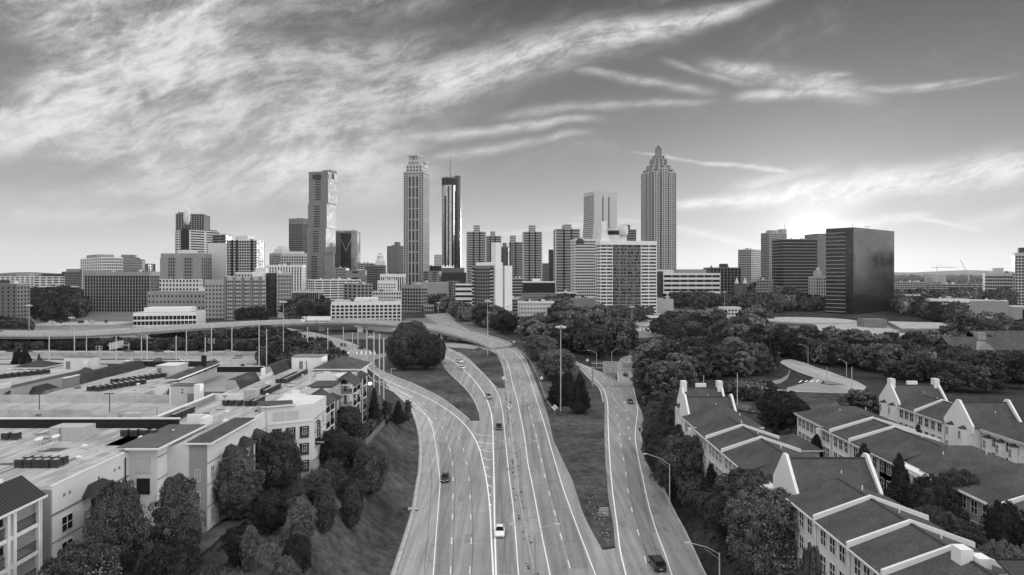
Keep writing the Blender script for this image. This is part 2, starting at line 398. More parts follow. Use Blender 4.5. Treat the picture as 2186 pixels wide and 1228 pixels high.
def gz(x, y):
    """ground height"""
    r = R(y)
    if y < 430:
        # left bank up to the apartments' plateau (10 m), right bank up to the houses' plateau (8 m)
        xl = interp(y, LE); xr = interp(y, RE)
        fl = 1-ss(215, 300, y); fr = 1-ss(230, 330, y)
        wl = 15.0
        left = ss(1.0, wl, xl-x); right = ss(.6, 9.0, x-xr)
        r = r+max(10.0-r, 0)*left*fl + max(8.0-r, 0)*right*fr
    if y > 500 and x > 200: r += 0
    return r
def gp(x, y, off=0.0): return (x, y, gz(x, y)+off)

def frange(a, b, s):
    n = int(round((b-a)/s)); return [a+s*i for i in range(n)]
ys = frange(-8000, -1000, 1000)+frange(-1000, -100, 150)+frange(-100, 20, 20)+frange(20, 460, 5)+frange(460, 1000, 20)+frange(1000, 3000, 200)+frange(3000, 16001, 1000)
xs = frange(-8000, -1000, 1000)+frange(-1000, -200, 50)+frange(-200, -70, 5)+frange(-70, 60, 1.5)+frange(60, 200, 5)+frange(200, 1000, 50)+frange(1000, 8001, 1000)
g = MB(); nx = len(xs)
for y in ys:
    for x in xs:
        z = gz(x, y)
        if -95 < x < 90 and 40 < y < 260 and z > R(y)+.3: z += .35*(mnoise.noise(Vector((x*.12, y*.12, 0)))) 
        g.v.append((x, y, z))
for j in range(len(ys)-1):
    for i in range(nx-1): k = j*nx+i; g.f.append((k, k+1, k+1+nx, k+nx))
gm = g.mesh('ground', ['grass', 'city_ground', 'grass_dark'])
for p in gm.polygons:
    c = p.center; p.use_smooth = True
    if c.y > 430 or abs(c.x) > 230: p.material_index = 1
    elif c.x > 30 or c.x < -60: p.material_index = 2
    if c.y > 430 and mnoise.noise(Vector((c.x*.004, c.y*.004, 3))) > .05: p.material_index = 2
ground = put(gm, 'ground'); tag(ground, kind='structure')

CUTS = [y for y in frange(20, 700, 5)]
def sheet(name, pts, off, m, kind='structure', parent=None, thick=0.0):
    """a polygon in plan (x,y) laid on the road level, cut every 5 m so that it follows it"""
    bm = bmesh.new(); vs = [bm.verts.new((p[0], p[1], 0)) for p in pts]; bm.faces.new(vs)
    bmesh.ops.triangulate(bm, faces=bm.faces[:])
    y0 = min(p[1] for p in pts); y1 = max(p[1] for p in pts)
    for y in [150, 400, 600]:
        if y0 < y < y1: bmesh.ops.bisect_plane(bm, geom=bm.verts[:]+bm.edges[:]+bm.faces[:], plane_co=(0, y, 0), plane_no=(0, 1, 0))
    if thick:
        r = bmesh.ops.extrude_face_region(bm, geom=bm.faces[:])
        for e in r['geom']:
            if isinstance(e, bmesh.types.BMVert): e.co.z = -thick
    for v in bm.verts: v.co.z += R(v.co.y)+off
    bmesh.ops.recalc_face_normals(bm, faces=bm.faces[:])
    if not thick:
        for f in bm.faces:
            if f.normal.z < 0: f.normal_flip()
    me = bpy.data.meshes.new(name); bm.to_mesh(me); bm.free(); me.materials.append(M(m))
    o = put(me, name, parent)
    if kind and parent is None: tag(o, kind=kind)
    return o
def crom(pts, n=8):
    out = []; P_ = [pts[0]]+list(pts)+[pts[-1]]
    for i in range(1, len(P_)-2):
        a, b, c, d = P_[i-1:i+3]
        for k in range(n):
            t = k/n; out.append(tuple(.5*((2*b[j])+(-a[j]+c[j])*t+(2*a[j]-5*b[j]+4*c[j]-d[j])*t*t+(-a[j]+3*b[j]-3*c[j]+d[j])*t**3) for j in range(len(b))))
    out.append(tuple(pts[-1])); return out
def curve_px(pp, n=8): return crom([px(u, v) for u, v in pp], n)
def resample(pts, step):
    out = [pts[0]]; acc = 0.0
    for a, b in zip(pts, pts[1:]):
        L = math.hypot(b[0]-a[0], b[1]-a[1])
        while L > 0 and acc+L >= step:
            t = (step-acc)/L; a = tuple(a[i]+(b[i]-a[i])*t for i in range(len(a))); out.append(a); L = math.hypot(b[0]-a[0], b[1]-a[1]); acc = 0
        acc += L
    return out
def offs(pts, d):
    out = []
    for i, p in enumerate(pts):
        a, b = pts[max(i-1, 0)], pts[min(i+1, len(pts)-1)]; tx, ty = b[0]-a[0], b[1]-a[1]; L = math.hypot(tx, ty) or 1
        out.append((p[0]-ty/L*d, p[1]+tx/L*d)+tuple(p[2:]))
    return out
LIFT = .10
def stripe(mb, pts, wd, off=LIFT+.03, dash=None, zf=None):
    """painted line along pts; dash=(on, off) metres"""
    pts = resample(pts, 1.0); a = offs(pts, wd/2); b = offs(pts, -wd/2); zf = zf or (lambda x, y: R(y)); s_ = 0.0
    for i in range(len(pts)-1):
        if dash and (i % int(sum(dash))) >= dash[0]: continue
        q = [a[i], b[i], b[i+1], a[i+1]]
        mb.quad(*[(p[0], p[1], (p[2] if len(p) > 2 else zf(p[0], p[1]))+off) for p in q])
def loft(mb, pts, prof, zf=None, closed=True):
    """extrude a cross-section prof [(across, up)] along plan curve pts"""
    zf = zf or (lambda x, y: R(y)); n = len(prof); k = len(mb.v)
    rows = [offs(pts, o) for o, z in prof]
    for i in range(len(pts)):
        for j, (o, z) in enumerate(prof):
            p = rows[j][i]; c = pts[i]; base = c[2] if len(c) > 2 else zf(c[0], c[1]); mb.v.append((p[0], p[1], base+z))
    for i in range(len(pts)-1):
        for j in range(n if closed else n-1): mb.f.append((k+i*n+j, k+i*n+(j+1)%n, k+(i+1)*n+(j+1)%n, k+(i+1)*n+j))
    if closed: mb.f.append(tuple(k+j for j in range(n-1, -1, -1))); mb.f.append(tuple(k+(len(pts)-1)*n+j for j in range(n)))
    return mb
# ================================================================ roads
def ext(pp, u, v): return pp+[(u, v)]
W_ = lambda pp, n=4: curve_px(pp, n)
def below(c, y=45):   # run a bottom-of-frame curve on towards and under the camera
    (x0, y0), (x1, y1) = c[0][:2], c[3][:2]; t = (y-y0)/(y1-y0); return [(x0+(x1-x0)*t*.6, y)]+list(c)
A_left = W_(L_EDGE_PX)
ramp_low = [px(u, v) for u, v in [(762,770),(703,758),(692,752),(654,736),(618,722),(590,706)]]
ramp_up = [px(u, v) for u, v in [(610,700),(660,708),(692,715),(747,730),(775,744),(805,757)]]
C_right_px = [(1313,1228),(1286,1174),(1270,1147),(1243,1092),(1224,1030),(1200,980),(1189,956),(1181,937),(1169,886),(1154,843),(1138,800),(1122,766),(1104,744)]
med_px = [(1140,1228),(1120,1130),(1106,1050),(1095,960),(1088,890),(1083,840),(1078,800),(1070,770),(1058,752),(1046,743)]
C_right = W_(C_right_px); med = W_(med_px)
B_top_r = [px(u, v) for u, v in [(1046,744),(1020,742),(985,740),(953,738),(930,736)]]
B_top_l = [px(u, v) for u, v in [(905,745),(870,758),(840,775),(818,785),(800,781),(795,770)]]
main = below(A_left)+ramp_low+ramp_up+B_top_l[::-1]+B_top_r[::-1]+[px(1060,742),px(1085,741)]+C_right[::-1]
main = below(A_left)+ramp_low+ramp_up+[px(840,752),px(900,738),px(960,733),px(1040,738),px(1104,742)]+C_right[::-1]
main = main+[(C_right[0][0]-.02*40+2, 45)]
sheet('road', main, LIFT, 'concrete_road')
# right roadway
D_left_px = [(1320,1228),(1313,1170),(1309,1120),(1298,1061),(1296,1022),(1292,984),(1290,906),(1290,859),(1282,832),(1266,816),(1251,800),(1236,783),(1205,768),(1170,758)]
D_up_px = [(1200,757),(1239,776),(1261,785),(1288,798),(1319,817),(1318,794),(1317,777),(1324,766),(1346,757),(1371,750),(1400,744)]
D_right_px = R_EDGE_PX
D_left = W_(D_left_px); D_right = W_(D_right_px)
droad = below(D_left)+[px(u, v) for u, v in D_up_px]+[px(1420,750),px(1395,757),px(1372,763)]+D_right[::-1]+[(D_right[0][0]-2.2, 45)]
sheet('road', droad, LIFT, 'concrete_road')
sheet('road', [px(1286,1176),px(1312,1172),px(1322,1228),(15.2,45),(13.2,45),px(1311,1228)], LIFT+.02, 'shoulder')
# grass islands on the concrete
isl = [[(806,787),(843,805),(884,821),(939,849),(980,879),(1004,899),(1024,899),(1022,880),(1015,862),(1003,842),(985,822),(965,803),(950,787),(935,768),(925,748),(880,748),(830,760),(795,770)],
       [(1060,829),(1078,829),(1076,806),(1071,780),(1060,757),(1044,748),(1000,745),(956,742),(980,753),(1000,767),(1013,780),(1038,805)]]
for pp in isl: sheet('grass_verge', [px(u, v) for u, v in pp], LIFT+.10, 'grass', thick=.1)
tri = [px(u, v) for u, v in [(1286,1174),(1270,1147),(1243,1092),(1224,1030),(1200,980),(1181,937),(1169,886),(1154,843),(1138,800),(1122,766),(1113,752),(1170,757),(1236,785),(1251,801),(1266,817),(1282,833),(1289,859),(1289,906),(1291,984),(1295,1022),(1297,1061),(1308,1120),(1313,1170)]]
sheet('grass_verge', tri, LIFT+.08, 'grass', thick=.1)
# paler shoulders with an asphalt joint
def shoulder(cv, w0, w1):
    a = offs(resample(cv, 3.0), w0); b = offs(resample(cv, 3.0), w1); mb = MB()
    for i in range(len(a)-1): mb.quad(*[(p[0], p[1], R(p[1])+LIFT+.015) for p in (a[i], b[i], b[i+1], a[i+1])])
    tag(mb.build('shoulder', 'shoulder'), kind='structure')
A_edge_px = [(925,1228),(932,1130),(938,1056),(939,1028),(934,980),(929,944),(921,908),(906,883),(888,865),(866,850),(842,838),(815,825)]
A_edge = W_(A_edge_px)
shoulder(below(A_left[:-4]), -.3, -4.6)
# kerb along the left edge, drain
kb = MB(); loft(kb, resample(below(A_left[:40]), 2.0), [(-.15,0),(-.15,.28),(.45,.28),(.75,.05)]); tag(kb.build('kerb', 'kerb'), kind='structure')
kb = MB(); loft(kb, resample(W_([(1289,859),(1282,832),(1266,816),(1251,800),(1238,785)]), 2.0), [(0,0),(0,.25),(.5,.25),(.5,0)]); tag(kb.build('kerb', 'kerb'), kind='structure')
for pp in ([(806,788),(843,805),(884,821),(939,849),(980,879),(1004,899)], [(1022,880),(1015,862),(1003,842),(985,822),(965,803),(950,787)], [(1060,829),(1038,805),(1013,780),(1000,767),(980,753)]):
    kb = MB(); loft(kb, resample(W_(pp), 2.0), [(-.2,0),(-.2,.26),(.2,.26),(.2,0)]); tag(kb.build('kerb', 'kerb'), kind='structure')
# worn, darker wheel lanes
def worn(pl, pr, a=.12, b_=.88):
    L_, R2 = resample(W_(pl), 3.0), resample(W_(pr), 3.0); mb = MB(); n = min(len(L_), len(R2))
    for i in range(n-1):
        q = []
        for k, f in ((i, a), (i, b_), (i+1, b_), (i+1, a)):
            yy = L_[min(k, len(L_)-1)][1]; xl_ = interp(yy, sorted([(p[1], p[0]) for p in L_])); xr_ = interp(yy, sorted([(p[1], p[0]) for p in R2])); q.append((xl_+(xr_-xl_)*f, yy, R(yy)+LIFT+.012))
        mb.quad(*q)
    tag(mb.build('wheel_wear', 'road_worn'), kind='structure')
worn([(1174,1228),(1154,1130),(1139,1050),(1127,990),(1119,930),(1109,880),(1103,850)], [(1217,1215),(1192,1125),(1180,1080),(1164,1020),(1150,955),(1138,905),(1126,860)])
worn([(1217,1215),(1192,1125),(1180,1080),(1164,1020),(1150,955),(1138,905),(1126,860)], [(1271,1228),(1241,1150),(1215,1080),(1198,1030),(1180,970),(1169,930),(1160,900)])
worn([(1059,1228),(1056,1130),(1055,1050),(1053,960),(1051,900),(1045,870)], [(1107,1228),(1096,1090),(1086,1010),(1079,940),(1073,880),(1066,850)])
worn([(925,1228),(932,1130),(938,1056),(939,1028),(934,980),(929,944)], [(962,1228),(966,1100),(967,1010),(962,965),(955,940),(944,915)])
worn([(1380,1205),(1370,1165),(1350,1095),(1340,1045),(1335,1000),(1327,960),(1322,915)], [(1434,1228),(1420,1185),(1400,1131),(1385,1080),(1373,1025),(1364,984),(1356,937)])
# painted lines
ln = MB(); S = lambda pp, wd=.16, dash=None: stripe(ln, pp if isinstance(pp[0][0], float) else W_(pp), wd, dash=dash)
S(below(A_edge))
gore_l = [(1053,1228),(1049,1150),(1046,1090),(1039,1028),(1030,985),(1022,955),(1008,928),(990,905),(965,883),(930,860),(890,840),(850,824),(815,808),(790,790),(776,768)]
S(below(W_(gore_l)), .28)
for pp in ([(1003,1228),(1006,1136),(1004,1090),(1003,1040),(998,998),(990,962),(978,932),(960,905),(940,886),(905,862),(870,846),(835,828),(800,808)],
           [(962,1228),(966,1100),(967,1010),(962,965),(955,940),(944,915),(930,895),(912,880),(880,860),(850,845),(820,832)]):
    S(W_(pp), .14, (3, 9))
S([(925,905),(905,884),(880,866)], .12)
S(below(W_([(1059,1228),(1056,1130),(1055,1050),(1053,960),(1051,900),(1045,870),(1032,840),(1010,810),(990,790),(968,772),(950,762),(930,750)])), .28)
S(below(W_([(1107,1228),(1096,1090),(1086,1010),(1079,940),(1073,880),(1066,850),(1056,830),(1040,808),(1015,784),(995,768),(970,752),(950,745)])), .18)
S(below(W_([(1174,1228),(1154,1130),(1139,1050),(1127,990),(1119,930),(1109,880),(1103,850),(1094,820),(1088,790),(1078,765),(1062,750)])), .18)
S(below(W_([(1271,1228),(1241,1150),(1215,1080),(1198,1030),(1180,970),(1169,930),(1160,900),(1147,860),(1133,815),(1122,785),(1108,762),(1090,747),(1076,741)])), .18)
S(W_([(1217,1215),(1192,1125),(1180,1080),(1164,1020),(1150,955),(1138,905),(1126,860),(1115,820),(1107,790),(1099,768),(1088,752)]), .15, (3, 9))
S([(1059,750),(1066,747),(1076,746),(1083,745)], .2)
# right roadway lines
S(below(W_([(1336,1228),(1324,1176),(1317,1120),(1309,1061),(1304,1010),(1300,950),(1298,900),(1297,862),(1290,835),(1275,815),(1258,800)])), .24)
S(W_([(1380,1205),(1370,1165),(1350,1095),(1340,1045),(1335,1000),(1327,960),(1322,915),(1317,880),(1313,860),(1308,840),(1298,825),(1283,812),(1262,797),(1243,784)]), .15, (3, 9))
S(W_([(1430,1215),(1400,1120),(1384,1060),(1372,1010)][:1]+[(1345,940),(1342,920),(1340,900),(1337,880),(1334,862),(1327,845),(1312,825),(1296,812),(1275,798),(1252,784)][0:]) if False else W_([(1345,940),(1342,920),(1340,900),(1337,880),(1334,862),(1327,845),(1312,825),(1296,812),(1275,798),(1252,784)]), .15, (3, 9))
S(below(W_([(1434,1228),(1420,1185),(1400,1131),(1385,1080),(1373,1025),(1364,984),(1356,937),(1358,905),(1361,878),(1357,850),(1350,820),(1345,795),(1344,780)])), .18)
S([(1239,778),(1270,790),(1300,803),(1320,816)], .16); S([(1320,816),(1318,800),(1317,785)], .16)
for k in range(6): S([px(1297+k*4, 800+k*3), px(1318, 799+k*3.2)], .3)
S([(1343,771),(1350,764),(1365,757)], .14); S([(1360,768),(1364,762),(1370,756)], .14); S([(1376,766),(1380,760)], .14)
# tar joints beside the lane lines, and repair patches
jn = MB()
for pp in ([(1221,1215),(1196,1125),(1184,1080),(1168,1020),(1153,955),(1141,905),(1129,860)], [(1007,1228),(1010,1136),(1008,1090),(1006,1040),(1001,998),(993,962),(981,932)], [(966,1228),(970,1100),(971,1010),(966,965),(958,940)], [(1384,1205),(1374,1165),(1354,1095),(1343,1045),(1338,1000),(1330,960),(1325,915)], [(1082,1228),(1075,1130),(1069,1050),(1065,960),(1061,900)], [(905,1228),(914,1130),(920,1056),(921,1010),(916,965)], [(1410,1215),(1385,1120),(1368,1040),(1358,990)]):
    stripe(jn, W_(pp), .09, off=LIFT+.022)
tag(jn.build('tar_joints', 'asphalt_dark'), kind='structure')
jn = MB()
for u, v, a, b in ((1000,1150,1.6,4),(948,1185,1.2,3),(1190,1170,1.5,5),(1150,1040,1.4,4),(1395,1090,1.6,5),(1330,1120,1.2,3),(985,1065,1.3,4),(1080,1100,.9,5),(1240,1200,1.2,3),(1420,1130,.8,2),(1085,1000,.8,3)):
    x, y = px(u, v); jn.obox(x, y, R(y)+LIFT, R(y)+LIFT+.018, b, a, R_(88+u%7))
tag(jn.build('road_patches', 'road_worn'), kind='structure')
# chevrons in the gore
for k in range(17):
    v = 930+k*16+k*k*.35
    uL = None
    a = px(interp(v, sorted([(q[1], q[0]) for q in gore_l]))+2, v-3); b = px(1052, v+2)
    if b[0]-a[0] > .5: S([a, ((a[0]*.45+b[0]*.55), (a[1]*.5+b[1]*.5)-.8), b], .22)
# crosswalk and stop bars at the junction by the ramp
for k in range(7): S([px(745+k*9, 752-k*.4), px(741+k*10, 757)], .6)
S([px(740,760), px(806,757)], .4); S([px(748,748), px(800,750)], .3)
S([px(625,706), px(700,728), px(775,752)], .2, (3, 9)); S([px(612,706), px(680,732), px(740,757)], .16); S([px(640,704), px(720,724), px(790,749)], .16)
S([px(842,838), px(815,822), px(790,806), px(778,790)], .18)
S([px(876,848), px(850,832), px(822,820), px(812,816)], .2); S([px(876,848), px(855,838), px(830,830)], .2)
lines = ln.build('road_markings', 'paint'); tag(lines, kind='structure')

# ---------------------------------------------------------------- median barrier, guard rails
JERSEY = [(-.32,0),(-.3,.12),(-.15,.35),(-.1,.85),(.1,.85),(.15,.35),(.3,.12),(.32,0)]
b = MB(); loft(b, resample(below(med[:36]), 2.0), JERSEY)
tag(b.build('barrier', 'barrier'), 'long concrete median barrier between the two central roadways', 'barrier')
mr_ = MB(); loft(mr_, resample(below(med[:36]), 2.0), [(-.75,.0),(-.75,.13),(.75,.13),(.75,.0)]); tag(mr_.build('median_strip', 'shoulder'), kind='structure')
litter = MB()
for i, p in enumerate(resample(below(med[:30]), 1.1)):
    if rnd.random() < .55:
        x, y = p[0]+rnd.choice((-1, 1))*rnd.uniform(.5, .9), p[1]+rnd.uniform(-.5, .5); r = rnd.uniform(.1, .35); z = R(y)+LIFT+.1
        for k in range(5): a = rnd.uniform(0, 6.28); litter.quad((x, y, z), (x+math.cos(a)*r, y+math.sin(a)*r, z+.05), (x+math.cos(a+.5)*r, y+math.sin(a+.5)*r, z+.2), (x+.03, y, z+.12))
tag(litter.build('weeds', 'leaf_dark'), kind='stuff')
def guard_rail(pp, label, step=4.0, world=None):
    c = resample(world or W_(pp), 1.0); q = thing('guard_rail', label, 'guard rail', (c[0][0], c[0][1], R(c[0][1])))
    m = MB(); loft(m, c, [(-.04,.45),(-.09,.55),(-.04,.65),(-.04,.78),(.04,.78),(.04,.45)]); m.build('rail', 'pole_pale', q, True)
    m = MB()
    for p in resample(c, step): m.obox(p[0], p[1]+.0, R(p[1]), R(p[1])+.72, .1, .16)
    m.build('posts', 'steel', q, True)['kind'] = 'stuff'
guard_rail([(1182,878),(1170,863),(1163,848),(1150,812),(1136,780),(1122,762),(1108,748)], 'long steel guard rail on the right edge of the road that climbs to the flyover')
guard_rail([(1085,830),(1078,800),(1070,772),(1057,752)], 'short steel guard rail beside the narrow grass island and flyover road')
guard_rail([(1275,828),(1273,820),(1267,817)], 'bent end of guard rail beside the right roadway gore')
# retaining wall / barrier on the right edge
c = resample(below(D_right[:22]), 2.0); m = MB(); loft(m, c, [(-.0,-.2),(-.0,1.0),(-.3,1.0),(-.3,-.2)])
q = tag(m.build('barrier', 'barrier'), 'low concrete barrier on the right edge of the right roadway', 'barrier')

# ---------------------------------------------------------------- flyover
FX = [(-420,385,14),(-266,379,13),(-228,394,13),(-201,432,13),(-171,464,13),(-145,482,13),(-113,480,13),(-82,460,13),(-54,438,12),(-40,418,10.9),(-29,405,9.6),(-19,391,8.0),(-12.2,378,6.2)]
FX = crom([tuple(map(float, p)) for p in FX], 6)
fly = thing('flyover_bridge', 'long curved concrete flyover carrying a road across the picture on piers', 'bridge', (-145, 482, 6))
WDK = 13.5; SE = .95
def ribbon_sect(name, m, prof, pts=FX, par=fly, **k):
    mb = MB(); loft(mb, pts, prof); return mb.build(name, m, par, True)
# direction of FX runs from far left to near end: "left" (+) normal is the far side
ribbon_sect('deck', 'bridge', [(0,0),(0,-.35),(1.2,-1.5),(WDK-1.2,-1.5+SE),(WDK,-.35+SE),(WDK,SE)])
ribbon_sect('girder', 'bridge', [(.5,-.3),(.5,-1.8),(1.0,-1.8),(1.0,-.3)])
ribbon_sect('parapet', 'barrier', [(-.35,-.5),(-.35,.85),(0,.85),(0,-.5)])
ribbon_sect('parapet', 'barrier', [(WDK,-.5+SE),(WDK,.85+SE),(WDK+.35,.85+SE),(WDK+.35,-.5+SE)])
ln2 = MB()
for o_, dsh in ((1.8,None),(WDK-1.8,None),(WDK/2,(3,9))):
    stripe(ln2, [(p[0], p[1], z[2]+o_/WDK*SE) for p, z in zip(offs(FX, o_), FX)], .2, off=.04, dash=dsh)
ln2.build('lane_markings', 'paint', fly, True)
# striped top of the near parapet
ln2 = MB(); stripe(ln2, [(p[0], p[1], p[2]) for p in offs(FX, -.18)], .22, off=.9, dash=(2, 2)); ln2.build('parapet_markers', 'paint', fly, True)['kind'] = 'stuff'
ln2 = MB(); stripe(ln2, [(p[0], p[1], p[2]) for p in offs(FX, WDK+.18)], .22, off=.9+SE, dash=(2, 2)); ln2.build('parapet_markers', 'paint', fly, True)['kind'] = 'stuff'
# tall mesh fence on the far side and on the near end
def mesh_fence(mb, pts, h, z0=0.0, step=2.5):
    for p in resample(pts, step): mb.tube([(p[0], p[1], p[2]+z0), (p[0], p[1], p[2]+z0+h)], .05, n=4)
    for hh in [h*k/4 for k in range(1, 5)]: mb.tube([(p[0], p[1], p[2]+z0+hh) for p in resample(pts, 6)], .025, n=3)
fm_ = MB(); mesh_fence(fm_, [(p[0], p[1], p[2]+SE) for p in offs(FX[26:], WDK+.2)], 2.2, .8); fm_.build('mesh_fence', 'steel', fly, True)
fm_ = MB(); mesh_fence(fm_, offs(FX[46:], -.2), 1.7, .8); fm_.build('mesh_fence', 'steel', fly, True)
fm_ = MB(); mesh_fence(fm_, [(p[0], p[1], p[2]+SE) for p in offs(FX[:26], WDK+.2)], .8, .8, 5); fm_.build('railing', 'steel', fly, True)
def pier(u, d, wd, dp=2.0, ztop=11.5, ang=0.0, m='pale_wall'):
    x = X(u, d); mb = MB(); mb.obox(x, d, R(d)-1, ztop-1.3, wd, dp, ang); mb.obox(x, d, ztop-1.3, ztop-.2, wd*1.6+2, dp*1.1, ang); mb.build('pier', m, fly, True)
pier(687, 492, 4.2); pier(503, 455, 1.5); pier(770, 480, 3.5); pier(300, 410, 1.8); pier(160, 394, 1.8); pier(850, 458, 3); pier(560, 470, 2)
# abutment walls with dark openings where the flyover meets the ground
for u, d, wd in ((946,430,1.6),(960,430,1.3),(975,425,5.5),(990,422,1.2),(1012,412,1.2)): MB().obox(X(u, d), d, R(d)-1, 9.5, wd, 3.0, -.7).build('pier', 'pale_wall', fly, True)
ab = MB(); ab.prism([(X(935,446),446),(X(1030,425),425),(X(1032,428),428),(X(935,449),449)], R(440)-1, 9.0); ab.build('abutment', 'dark_wall', fly, True)
# continuation of the flyover road towards the background right of the tree (surface street rising away)
sheet('road', [px(905,700),px(940,699),px(990,708),px(1045,722),px(1090,738),px(1060,741),px(1000,726),px(940,708)], LIFT, 'concrete_road')
# ---------------------------------------------------------------- freeway on the left and side streets
def band_road(y0, y1, x0, x1, m='concrete_road', off=LIFT, skew=0.0): sheet('road', [(x0,y0),(x1,y0+skew),(x1,y1+skew),(x0,y1)], off, m)
band_road(360, 372, -330, -133, 'shoulder'); band_road(327, 339, -330, -122, 'shoulder')
sheet('road', [px(u, v) for u, v in [(-40,786),(250,783),(420,771),(560,780),(660,788),(660,794),(540,786),(430,783),(300,795),(-40,801)]], LIFT+.02, 'shoulder')
sheet('road', [px(u, v) for u, v in [(380,768),(470,765),(545,764),(545,771),(470,770),(420,773)]], LIFT+.04, 'shoulder')
ln3 = MB()
for y in (361.5, 366, 370.5, 328.5, 333, 337.5): stripe(ln3, [(-320., y), (-135., y)], .2, dash=(3, 9) if y in (366, 333) else None)
tag(ln3.build('road_markings', 'paint'), kind='structure')
w1 = MB(); w1.box(-330, -128, 352, 352.5, 3, 6.9); w1.build('x', 'barrier').name = 'retaining_wall'
tag(bpy.data.objects['retaining_wall'], 'long low retaining wall between the two levels of freeway', 'wall')
w1 = MB(); w1.box(-330, -126, 343, 343.4, 3, 5.9); o = w1.build('barrier', 'pole_pale'); tag(o, 'pale guard barrier along the lower freeway carriageway', 'barrier')
# streets in the right middle distance lie on the raised ground
def ray_ground(u, v):
    d = 45.0
    while d < 3000:
        if Z(v, d) <= gz(X(u, d), d): break
        d += max(.5, d*.004)
    return X(u, d), d
def gsheet(name, pp, off, m):
    pts = [ray_ground(u, v) for u, v in pp]; bm = bmesh.new(); bm.faces.new([bm.verts.new((p[0], p[1], 0)) for p in pts]); bmesh.ops.triangulate(bm, faces=bm.faces[:])
    for ax, no in ((0, (1,0,0)), (1, (0,1,0))):
        a0_, a1_ = min(p[ax] for p in pts), max(p[ax] for p in pts); q = 5*math.ceil(a0_/5)
        while q < a1_: co = [0,0,0]; co[ax] = q; bmesh.ops.bisect_plane(bm, geom=bm.verts[:]+bm.edges[:]+bm.faces[:], plane_co=co, plane_no=no); q += 5
    for v_ in bm.verts: v_.co.z = gz(v_.co.x, v_.co.y)+off
    bmesh.ops.recalc_face_normals(bm, faces=bm.faces[:])
    for f in bm.faces:
        if f.normal.z < 0: f.normal_flip()
    me = bpy.data.meshes.new(name); bm.to_mesh(me); bm.free(); me.materials.append(M(m)); tag(put(me, name), kind='structure')
gsheet('road', [(1660,772),(1690,768),(1720,777),(1770,794),(1826,815),(1850,828),(1838,843),(1800,831),(1760,816),(1712,799),(1690,790)], .30, 'shoulder')
gsheet('road', [(1680,831),(1722,819),(1744,806),(1760,812),(1752,822),(1800,827),(1822,837),(1812,843),(1680,835)], .36, 'concrete_road')
gsheet('traffic_island', [(1762,814),(1784,819),(1806,824),(1790,825),(1758,822)], .45, 'asphalt')
ln5 = MB()
for pp_ in ([(1700,785),(1760,804),(1830,829)], [(1705,782),(1762,801),(1834,827)]): stripe(ln5, [ray_ground(*q)+(gz(*ray_ground(*q)),) for q in pp_], .2, off=.36)
for k_ in range(0, 7, 2): a_, b_ = ray_ground(1712+k_*6, 815-k_*.2), ray_ground(1706+k_*6, 819-k_*.2); stripe(ln5, [a_+(gz(*a_),), b_+(gz(*b_),)], .5, off=.42)
tag(ln5.build('road_markings', 'paint'), kind='structure')
gsheet('lawn', [(1570,846),(1640,838),(1800,842),(1830,848),(1850,880),(1800,890),(1640,890),(1570,875)], .25, 'grass')
gsheet('path', [(405,1178),(470,1128),(560,1087),(600,1062),(612,1070),(562,1100),(482,1148),(425,1198)], .5, 'grass')
gsheet('pavement', [(1640,834),(1800,838),(1812,843),(1640,838)], .34, 'shoulder')
sheet('road', [px(u, v) for u, v in [(1528,672),(1560,676),(1548,690),(1555,705),(1572,722),(1560,722),(1545,708),(1530,690)]], LIFT, 'shoulder')
sheet('road', [px(u, v) for u, v in [(1290,688),(1420,668),(1500,668),(1540,672),(1560,678),(1500,690),(1440,694),(1420,712),(1380,722),(1300,716)]], LIFT, 'shoulder')
sheet('road', [px(u, v) for u, v in [(1350,712),(1400,700),(1420,700),(1400,720),(1340,724)]], LIFT+.03, 'asphalt')
sheet('parking_lot', [px(u, v) for u, v in [(1110,684),(1200,680),(1200,700),(1180,708),(1100,702)]], LIFT, 'asphalt')
sheet('road', [px(u, v) for u, v in [(905,672),(960,668),(975,690),(1005,706),(960,704),(930,690)]], LIFT+.03, 'concrete_road')
sheet('court', [px(u, v) for u, v in [(188,796),(600,790),(640,806),(180,826)]], LIFT+.03, 'asphalt')
sheet('parking_lot', [px(u, v) for u, v in [(60,700),(255,694),(560,700),(560,712),(250,722),(60,722)]], LIFT, 'asphalt')
